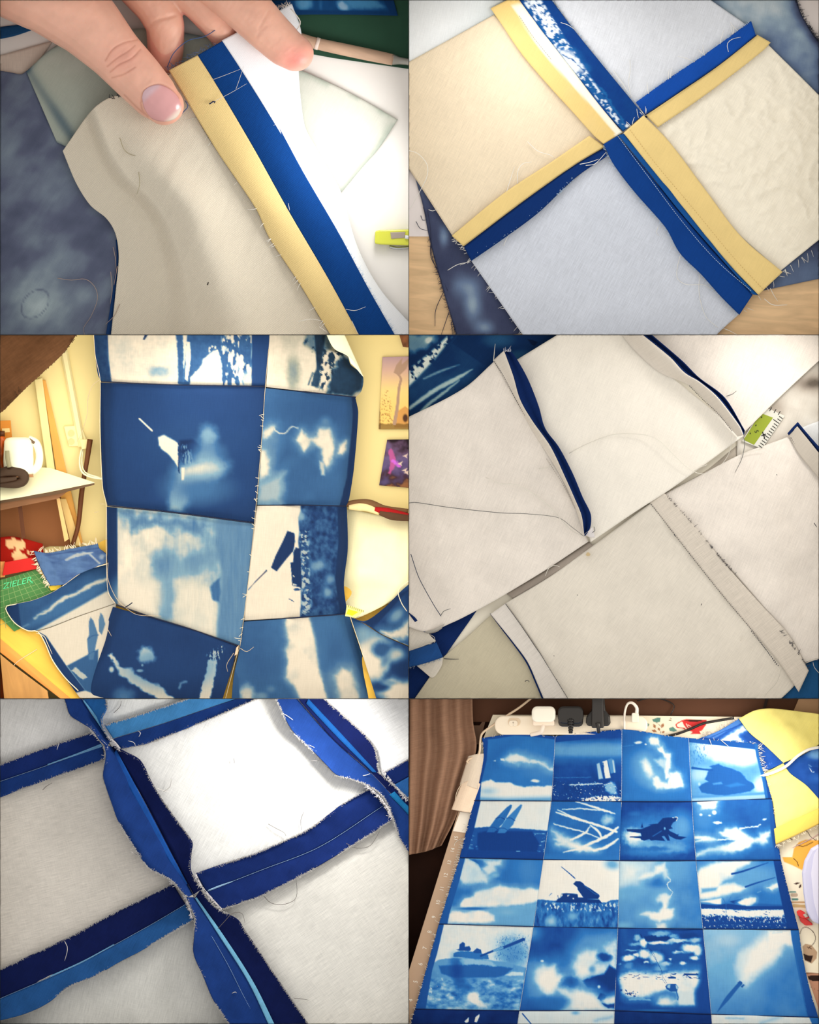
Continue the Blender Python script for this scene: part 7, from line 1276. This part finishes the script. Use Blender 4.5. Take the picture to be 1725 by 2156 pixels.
def B4(X, Y):
    q = LQ(X, Y, .24, 8); q.noise(120, .06); q.blob(330, 150, 200, 200, .42, .9); q.poly([(520, 310), (600, 265), (720, 250), (800, 300), (870, 350), (940, 380), (1000, 370), (1010, 320), (1130, 290), (1120, 340), (1090, 380), (1100, 420), (1050, 435), (940, 415), (890, 470), (800, 520), (640, 550), (500, 550), (380, 560), (240, 600), (240, 545), (380, 510), (530, 480), (650, 440), (720, 400), (560, 340)], .98, 14, 18, 50); q.poly([(210, 345), (400, 358), (500, 392), (430, 410), (210, 415), (300, 385), (210, 375)], .93, 12, 12, 40); q.line([(500, 395), (650, 385), (780, 392)], 16, .85, 8, 8); q.poly([(250, -90), (500, -90), (480, 5), (400, 15), (300, 10)], .97, 16, 24, 50)
    q.blob(455, 60, 26, 24, .95, .5, 0, 8); q.blob(295, 88, 18, 14, .9, .6); q.blob(400, 98, 16, 10, .85, .6); q.blob(500, 185, 50, 15, .95, .5, 0, 14, 20); q.blob(1065, 145, 26, 11, .9, .5, -20, 6); q.line([(770, 260), (860, 242), (960, 232), (1022, 210)], [26, 14, 18, 10], .85, 6, 12, 20); q.blob(460, 560, 200, 50, .4, .9, op=.6); q.right_of([(1120, -100), (1140, 300), (1200, 620)], .2, 8); q.right_of([(1155, -100), (1180, 150), (1255, 640)], .1, 5); return q
def C1(X, Y):
    q = IQ(X, Y, .34, 9); q.noise(140, .05); q.blob(1450, 750, 160, 200, .42, .9); q.poly([(690, 610), (760, 640), (830, 690), (870, 740), (890, 775), (940, 800), (970, 850), (955, 912), (880, 900), (750, 920), (660, 915), (615, 850), (650, 730)], .86, 18, 18, 50); q.poly([(740, 625), (900, 640), (960, 690), (890, 760), (850, 690)], .26, 10, 8, 30); q.poly([(900, 745), (960, 700), (930, 645), (1130, 640), (1125, 690), (1050, 715), (1060, 770), (960, 810)], .84, 16, 14, 40); q.blob(1050, 820, 40, 26, .62, .7)
    q.below([(500, 1200), (900, 1200), (1600, 1150)], .56, 40); q.poly([(630, 1170), (680, 1110), (790, 1080), (810, 1025), (900, 1005), (1000, 985), (1100, 945), (1200, 970), (1280, 970), (1380, 995), (1480, 980), (1580, 1005), (1580, 1130), (1400, 1170), (1100, 1190), (850, 1205), (700, 1218), (640, 1200)], .96, 12, 12, 40); q.poly([(480, 1390), (490, 1300), (530, 1265), (620, 1258), (680, 1285), (760, 1265), (850, 1248), (960, 1268), (1030, 1310), (1040, 1370), (960, 1395)], .99, 10, 8, 30); q.blob(780, 1225, 160, 16, .3, .8); q.blob(1200, 1270, 120, 40, .62, .9); q.right_of([(690, 600), (620, 880), (500, 1280), (470, 1430)], .22, 5, -1); return q
def C2(X, Y):
    q = JQ(X, Y, .97, 10); q.noise(120, .02); q.blob(860, 690, 90, 60, .58, .8, 10); q.below([(-20, 1115), (200, 1130), (500, 1125), (740, 1150), (780, 1150), (850, 1120), (950, 1115)], .30, 8, warp=8, ws=14); w_ = sstep(1110, 1160, q.y); q.v = q.v + w_ * (fbm(q.x * 1.6, q.y * .7, 50, 9, 4) - .5) * .6; q.speck([(0, 1150), (930, 1150), (930, 1260), (0, 1260)], .8, 26, .42, 20, 6, .8, 1.4); q.blob(120, 1380, 60, 60, .7, .9); q.blob(380, 1320, 60, 50, .6, .9)
    q.poly([(385, 925), (420, 890), (470, 893), (505, 915), (530, 945), (600, 985), (700, 1055), (708, 1075), (690, 1108), (540, 1112), (505, 1085), (440, 995), (440, 970)], .08, 4); q.poly([(180, 1135), (195, 1110), (235, 1088), (243, 1045), (300, 1036), (440, 1048), (447, 1090), (520, 1090), (560, 1110), (700, 1112), (740, 1160), (180, 1150)], .08, 5); q.poly([(315, 1060), (345, 1058), (318, 1082)], .93, 3); q.blob(388, 1104, 10, 7, .9, .4); q.poly([(243, 1055), (262, 1052), (245, 1085)], .93, 3); q.line([(245, 720), (330, 790), (408, 858)], [8, 12, 14], .14, 3); q.line([(95, 1070), (125, 1040)], [4, 9], .3, 3); q.line([(200, 1065), (206, 1100)], 7, .1, 3); q.line([(520, 945), (640, 1040), (690, 1060)], 5, .34, 3); return q
def C3(X, Y):
    q = JQ(X, Y, .42, 11); q.noise(160, .06); q.poly([(940, 640), (1330, 640), (1300, 800), (1150, 900), (940, 960)], .93, 90, 20, 60); q.blob(1100, 1020, 150, 60, .55, .9); q.blob(1420, 900, 150, 60, .32, .9); q.poly([(1180, 860), (1250, 810), (1370, 790), (1385, 720), (1450, 700), (1500, 675), (1515, 740), (1550, 800), (1535, 850), (1500, 860), (1470, 790), (1400, 800), (1300, 850)], .98, 14, 14, 40); q.line([(1530, 840), (1565, 880), (1525, 930), (1545, 980), (1590, 1030), (1560, 1075)], [18, 12, 12, 8, 7, 8], .93, 5, 8, 16); q.poly([(1405, 1110), (1440, 1060), (1520, 1050), (1560, 1080), (1530, 1160), (1520, 1220), (1600, 1230), (1605, 1310), (1560, 1350), (1430, 1380), (1330, 1350), (1300, 1310), (1210, 1295), (1280, 1270), (1420, 1270), (1470, 1180), (1420, 1150)], .97, 16, 14, 40); q.blob(1440, 1180, 30, 40, .5, .9); q.poly([(1405, 1415), (1500, 1410), (1520, 1470), (1410, 1470)], .95, 14, 10); q.blob(1640, 760, 120, 130, .52, .9); q.blob(1000, 1430, 90, 40, .6, .9); return q
def C4(X, Y):
    q = LQ(X, Y, .36, 12); q.noise(120, .05); q.blob(950, 830, 300, 140, .52, .9); q.poly([(230, 830), (300, 740), (480, 670), (900, 640), (870, 680), (720, 740), (690, 810), (660, 840), (570, 870), (520, 940), (700, 925), (835, 970), (780, 1010), (620, 1050), (450, 1090), (270, 1110)], .98, 18, 14, 50); q.poly([(300, 980), (500, 965), (480, 1010), (300, 1040)], .55, 24); q.poly([(290, 1140), (430, 1120), (540, 1100), (540, 1190), (390, 1150)], .97, 14); q.line([(670, 805), (760, 785), (850, 758), (1110, 668)], [24, 22, 22, 7], .14, 5); q.line([(835, 962), (970, 915), (1195, 848)], [22, 18, 7], .16, 5); q.poly([(1090, 970), (1140, 960), (1170, 935), (1225, 915), (1240, 960), (1160, 1000)], .95, 8, 12, 24); q.line([(980, 1030), (1020, 1015)], 12, .5, 6)
    q.below([(270, 1180), (560, 1170), (760, 1150), (1300, 1180)], .24, 14); q.poly([(640, 1140), (800, 1100), (830, 1115), (700, 1165)], .12, 5); q.poly([(745, 1150), (820, 1110), (900, 1090), (960, 1100), (955, 1140), (880, 1190), (780, 1180)], .98, 8, 8, 24); q.poly([(300, 1165), (480, 1190), (600, 1165), (860, 1195), (1280, 1195), (1310, 1240), (300, 1230)], .12, 6); q.below([(290, 1228), (500, 1225), (700, 1245), (1350, 1240)], .95, 8, warp=10, ws=14); q.speck([(290, 1235), (1350, 1240), (1350, 1320), (290, 1310)], .2, 20, .34, 10, 5, 2, .7); q.below([(290, 1305), (600, 1310), (900, 1330), (1350, 1320)], .13, 12, warp=26, ws=20); q.speck([(300, 1300), (1350, 1300), (1350, 1400), (300, 1380)], .9, 16, .36, 14, 7, .7, 1.6); q.speck([(300, 1420), (1350, 1420), (1350, 1470), (300, 1470)], .8, 16, .34, 8, 8); q.line([(600, 1300), (600, 1180), (560, 1100)], 5, .3, 3); q.line([(600, 1180), (660, 1080)], 4, .3, 3); q.right_of([(1172, 640), (1240, 1000), (1340, 1470)], .1, 5); return q
def D1(X, Y):
    q = Print(X, Y, 860, 1910, 5.75, .91, 13); q.noise(120, .03); q.blob(1260, 560, 190, 200, .48, .8, 0, 30, 40); q.speck([(1080, 360), (1450, 330), (1450, 640), (1050, 640)], .36, 11, .40, 40, 5, .6, 1.6); q.below([(280, 690), (360, 640), (560, 620), (980, 640), (1300, 700), (1450, 740)], .5, 14); q.noise(50, .05); q.poly([(355, 650), (420, 628), (560, 618), (700, 610), (860, 625), (1040, 655), (1190, 665), (1275, 700), (1270, 750), (1100, 740), (700, 700), (380, 720)], .52, 8, 8, 24); q.poly([(370, 710), (560, 700), (900, 690), (1270, 740), (1160, 830), (1060, 850), (560, 860), (400, 800)], .25, 14, 8, 30); q.poly([(545, 560), (600, 538), (720, 530), (860, 555), (970, 580), (975, 632), (820, 630), (660, 610), (550, 600)], .34, 6, 5, 20); q.poly([(620, 640), (660, 620), (1000, 650), (1080, 720), (800, 690), (660, 700)], .66, 12, 14, 24)
    q.poly([(580, 515), (615, 505), (620, 450), (660, 420), (688, 440), (684, 480), (740, 470), (758, 505), (750, 528), (620, 530)], .16, 5); q.poly([(780, 540), (830, 495), (880, 515), (890, 560), (800, 555)], .18, 5); q.line([(880, 590), (1040, 525), (1150, 490), (1395, 390)], [26, 26, 34, 40], .16, 4); q.line([(1040, 527), (1140, 492)], 26, .55, 4); q.poly([(1170, 830), (1260, 780), (1390, 790), (1390, 830)], .8, 12, 8)
    q.below([(230, 850), (600, 860), (1100, 860), (1400, 840)], .5, 24); w_ = sstep(830, 900, q.y); q.v = q.v + w_ * (fbm(q.x, q.y * 1.6, 70, 9, 4) - .5) * .75; q.speck([(240, 860), (420, 860), (400, 1050), (230, 1100)], .8, 30, .4, 20, 6); q.blob(590, 780, 70, 170, .12, .8, -8, 20, 40, .8); q.blob(680, 960, 110, 80, .22, .9, 30, 20, 40, .7); q.poly([(710, 1080), (740, 1045), (800, 1030), (855, 1060), (860, 1120), (940, 1180), (950, 1215), (860, 1210), (740, 1140)], .96, 10, 18, 30); q.right_of([(430, 215), (350, 560), (290, 760), (210, 1230)], .2, 5, -1); return q
def D2(X, Y):
    q = Print(X, Y, 1080, 1910, 7.1875, .16, 14); q.noise(220, .08); q.blob(260, 380, 140, 100, .5, .9); q.poly([(230, 310), (300, 310), (250, 460)], .9, 30); q.poly([(1050, 330), (1560, 330), (1560, 600), (1100, 620), (960, 900), (880, 700)], .4, 160); q.poly([(180, 800), (440, 810), (620, 900), (720, 1040), (640, 1300), (400, 1400), (130, 1400)], .36, 70, 20, 60); q.poly([(350, 1000), (385, 935), (470, 900), (560, 920), (625, 890), (680, 1020), (750, 1050), (772, 1110), (700, 1200), (600, 1310), (520, 1320), (420, 1240), (350, 1120)], .98, 40, 20, 60); q.blob(445, 815, 24, 16, .85, .6); q.poly([(920, 900), (990, 740), (1120, 650), (1260, 670), (1300, 740), (1250, 850), (1400, 870), (1425, 950), (1380, 1005), (1200, 1030), (1050, 1085), (960, 1040)], .95, 44, 24, 70); q.blob(1200, 940, 50, 50, .5, .9, -30); q.poly([(1400, 620), (1560, 520), (1560, 940), (1480, 880), (1500, 750)], .95, 40, 20); q.blob(1390, 755, 105, 56, .14, .5, 10, 24, 50); q.poly([(1055, 1115), (1200, 1050), (1380, 1010), (1460, 880), (1570, 950), (1570, 1250), (1430, 1330), (1340, 1250), (1130, 1210)], .08, 22, 16, 50); q.blob(860, 1170, 130, 100, .08, .6, 0, 24, 60)
    q.poly([(700, 1250), (800, 1240), (870, 1270), (990, 1245), (1180, 1290), (1280, 1370), (1330, 1440), (1420, 1530), (1560, 1570), (740, 1575), (860, 1400)], .95, 34, 20, 60); q.blob(560, 1460, 240, 90, .3, .9); q.poly([(1280, 1380), (1330, 1300), (1420, 1330), (1380, 1440), (1330, 1420)], .12, 14, 10, 30); q.poly([(1360, 1420), (1450, 1370), (1560, 1340), (1560, 1450), (1420, 1460)], .93, 16, 10, 30); q.poly([(1350, 1450), (1440, 1475), (1560, 1455), (1560, 1520), (1460, 1530), (1390, 1500)], .14, 12, 8, 30); q.blob(1305, 1205, 22, 24, .8, .6); q.blob(150, 1200, 60, 400, .3, .8, op=.5); return q
def D3(X, Y):
    q = Print(X, Y, 1280, 1910, 7.1875, .16, 15); q.noise(140, .06); cl = [(800, 400, 150, 44, .62), (450, 470, 60, 40, .66), (540, 545, 50, 60, .97), (780, 540, 170, 26, .97), (1050, 505, 160, 30, .8), (1270, 620, 150, 60, .97), (1370, 680, 60, 60, .9), (1310, 770, 60, 30, .95), (1090, 690, 90, 24, .95), (420, 565, 90, 24, .6), (560, 710, 90, 60, .93), (310, 770, 90, 44, .97), (430, 730, 40, 24, .9), (740, 760, 110, 80, .85), (860, 860, 90, 40, .75), (1130, 850, 50, 30, .9), (580, 840, 40, 20, .8), (360, 655, 90, 12, .6), (960, 790, 24, 24, .8), (180, 855, 40, 12, .6), (1010, 440, 70, 30, .6), (320, 880, 60, 40, .42), (1320, 500, 90, 40, .7)]
    for cx, cy, rx, ry, v in cl: q.blob(cx, cy, rx, ry, v, .5, 0, 26, 60)
    q.blob(860, 600, 180, 40, .2, .6, 0, 20, 40); q.poly([(545, 440), (720, 425), (760, 455), (900, 430), (945, 470), (900, 515), (800, 510), (660, 515), (570, 510)], .08, 10, 12, 24); q.blob(1230, 430, 160, 40, .1, .6, 0, 20, 40); q.blob(1130, 740, 110, 60, .2, .7, 0, 20, 40); q.blob(800, 930, 80, 60, .55, .9); q.below([(100, 960), (800, 965), (1200, 935), (1500, 955)], .08, 14)
    q.poly([(150, 1060), (280, 1010), (330, 985), (800, 1015), (1000, 985), (1390, 975), (1360, 1040), (1400, 1120), (1370, 1190), (1300, 1245), (1300, 1470), (1080, 1480), (1060, 1320), (900, 1270), (700, 1330), (500, 1360), (330, 1360), (210, 1290), (180, 1120)], .97, 24, 20, 50); q.below([(100, 1000), (1500, 1000)], q.v, 1); q.speck([(160, 1000), (1400, 990), (1400, 1090), (160, 1100)], .12, 26, .36, 20, 5, 2.4, .5); q.poly([(910, 1060), (960, 1045), (1030, 1055), (1030, 1080), (920, 1080)], .1, 5); q.poly([(1130, 1045), (1160, 1000), (1380, 1005), (1370, 1030), (1180, 1030)], .1, 5); q.speck([(180, 1240), (330, 1250), (500, 1300), (480, 1370), (220, 1350)], .1, 22, .42, 16, 7); q.blob(880, 1330, 190, 60, .3, .8, 0, 20, 40); q.poly([(755, 1460), (800, 1380), (900, 1370), (1030, 1420), (1000, 1500), (830, 1510)], .93, 22, 14, 40); q.poly([(1060, 1280), (1300, 1250), (1310, 1470), (1090, 1485)], .85, 36); q.line([(330, 1400), (500, 1390), (640, 1410)], 26, .6, 14, 14, 30)
    q.poly([(870, 1200), (900, 1165), (1030, 1160), (1070, 1210), (1050, 1275), (960, 1280), (890, 1240)], .2, 5); q.poly([(905, 1175), (950, 1170), (940, 1230), (900, 1215)], .7, 5); q.poly([(1025, 1170), (1065, 1205), (1055, 1250), (1035, 1230)], .7, 5); q.line([(1040, 1280), (1065, 1360), (1060, 1400)], 14, .2, 8); q.line([(500, 415), (520, 465)], 10, .05, 3)
    q.line([(630, 620), (680, 720), (760, 850), (810, 950), (825, 1080), (875, 1160)], 4, .1, 2.5); q.line([(640, 625), (690, 690), (770, 880), (815, 960), (830, 1040), (895, 1150)], 4, .1, 2.5); q.below([(100, 1480), (1560, 1510)], .16, 50); q.blob(700, 1560, 260, 12, .34, .8); q.right_of([(1400, 330), (1430, 700), (1400, 1100), (1330, 1300), (1360, 1600)], .14, 60); q.right_of([(190, 330), (180, 800), (160, 1100), (200, 1300), (150, 1600)], .13, 40, -1); return q
def D4(X, Y):
    q = Print(X, Y, 1470, 1910, 6.765, .5, 16); q.v = .66 - .25 * sstep(300, 1500, q.y * .7 + q.x * .5); q.noise(200, .05); q.blob(430, 470, 160, 80, .72, .9); q.blob(1150, 900, 300, 200, .34, .9, -40, op=.7); q.poly([(600, 1020), (575, 820), (600, 680), (720, 600), (880, 460), (1010, 350), (1320, 320), (1340, 540), (1230, 520), (1180, 660), (1060, 800), (920, 890), (800, 990), (690, 1110), (625, 1070)], .97, 46, 20, 60); q.poly([(1010, 350), (1320, 330), (1338, 538), (1230, 520), (1000, 640)], .98, 14, 14, 30); q.blob(640, 760, 70, 160, .8, .9, 20, op=.7); q.line([(1060, 370), (1200, 360)], 10, .75, 8)
    q.line([(605, 1085), (560, 1130), (420, 1300), (350, 1390), (275, 1492)], [58, 56, 62, 40, 6], .24, 5); q.poly([(565, 1075), (600, 1045), (620, 1075), (590, 1100)], .2, 4); q.poly([(610, 1130), (650, 1095), (668, 1110), (630, 1150)], .2, 4); q.right_of([(1318, 310), (1340, 480), (1440, 1000), (1562, 1600)], .3, 6); q.v = np.where(q.x > np.interp(q.y, [310, 1600], [1335, 1575]), q.v - .12 * sstep(300, 1500, q.y), q.v); return q
def E1(X, Y):
    q = Print(X, Y, 860, 1910, 5.75, .03, 17); q.noise(100, .03); q.poly([(680, 1385), (735, 1330), (728, 1390), (700, 1400)], .95, 4); q.poly([(800, 1390), (815, 1330), (860, 1295), (862, 1320), (830, 1395)], .95, 4); return q
def E2(X, Y):
    q = Print(X, Y, 1080, 1910, 7.1875, .88, 18); q.noise(120, .03); q.line([(145, 1610), (290, 1780)], 18, .2, 3); q.blob(950, 1600, 60, 30, .6, .9); q.line([(1250, 1720), (1500, 1660)], 50, .68, 40, 20, 60); return q
def E3(X, Y): return Print(X, Y, 1280, 1910, 7.1875, .05, 19).noise(140, .03)
def E4(X, Y):
    q = Print(X, Y, 1470, 1910, 6.765, .9, 20); q.noise(120, .06); q.line([(400, 1580), (650, 1585)], 18, .62, 24, 10); q.line([(900, 1650), (1180, 1560)], 40, .66, 50); q.right_of([(1580, 1560), (1640, 1700)], .34, 6); return q
ART = [[A1, A2, A3, A4], [B1, B2, B3, B4], [C1, C2, C3, C4], [D1, D2, D3, D4], [E1, E2, E3, E4]]
PM6 = mat_cloth('cyanotype_cotton', 6, None, 3, .05, .02)
LEFT = {0: [(1015.5, 1553.8), (1018, 1590), (1010, 1636), (998, 1685.6)]}
RIGHT = {0: [(1597, 1566), (1602, 1600), (1614, 1640), (1625.8, 1681.6)], 2: [(1644.8, 1811), (1662, 1880), (1682.4, 1957.5)], 3: [(1682.4, 1957.5), (1690, 2010), (1705, 2080), (1723.6, 2142)]}
def zq6(X, Y): return zt6(X, Y) + 12 + 34 * np.exp(-np.maximum(0, Y - 1536) / 26) * sstep(1660, 1540, X) + (fbm(X, Y, 140, 66, 3) - .5) * 9
for r_ in range(5):
    for c_ in range(4):
        a, b, c, d = GR[r_][c_], GR[r_][c_ + 1], GR[r_ + 1][c_], GR[r_ + 1][c_ + 1]
        top = [a] + (MIDT[c_] if r_ == 0 else []) + [b]; art = ART[r_][c_]
        sheet('printed_square', top, [c, d], PM6, qt, left=LEFT.get(r_) if c_ == 0 else None, right=RIGHT.get(r_) if c_ == 3 else None, step=1.35, panel=6, thick=1.4,
              z=lambda X, Y, U, V: zq6(X, Y) + 2.4 * (1 - np.exp(-(np.minimum(np.minimum(U, 1 - U), np.minimum(V, 1 - V)) / .035))), paint=lambda X, Y, U, V, art=art: art(X, Y).rgb('6q', CY6))
SE = mat_plain('navy_thread', 6, (10, 28, 70), .9)
for r_ in range(1, 5): thread('seam_line', [(x, y, float(zq6(np.array([x]), np.array([y]))[0]) + .8) for x, y in GR[r_]], SE, qt, .9, 6)
PT = thread_mat(6, (214, 220, 222))
for c_ in range(1, 4): stitches('seam_stitching', [(GR[r_][c_][0], GR[r_][c_][1], float(zq6(np.array([GR[r_][c_][0]]), np.array([GR[r_][c_][1]]))[0]) + .6) for r_ in range(6)], PT, qt, 6, 0, 3.2, 2.6, .45)
HM = thread_mat(6, (236, 222, 200))
le = [GR[0][0]] + LEFT[0][1:] + [GR[k_][0] for k_ in range(2, 6)]; re_ = [GR[0][4]] + RIGHT[0][1:] + [GR[2][4]] + RIGHT[2][1:] + RIGHT[3][1:]
te = [GR[0][0]] + [p_ for i in range(4) for p_ in (MIDT[i] + [GR[0][i + 1]])]
zz = lambda pts, d=1.0: [(x, y, float(zq6(np.array([x]), np.array([y]))[0]) + d) for x, y in pts]
fray('frayed_edge', zz(le), HM, qt, 6, 130, (2.5, 7), 0, 1, .45, 1.0, 31); fray('frayed_edge', zz(re_), HM, qt, 6, 60, (1.5, 4), 0, -1, .4, 1.0, 32); fray('frayed_edge', zz(te), HM, qt, 6, 70, (2, 6), 0, -1, .45, 1.2, 33); fray('frayed_edge', zz([(1597, 1566), (1602, 1600), (1612, 1634)]), HM, qt, 6, 26, (6, 12), 0, -1, .6, .9, 34)
threads('loose_threads', [zz([(1494, 1556), (1500, 1572)], 4), zz([(1518, 1558), (1535, 1572)], 4), [(973, 1765, 46), (958, 1775, 46), (958, 1795, 45), (966, 1805, 50)], [(966, 1802, 48), (946, 1810, 46), (934, 1824, 44)], [(924, 1942, 60), (908, 1956, 52)]], HM, qt, .7, 6)
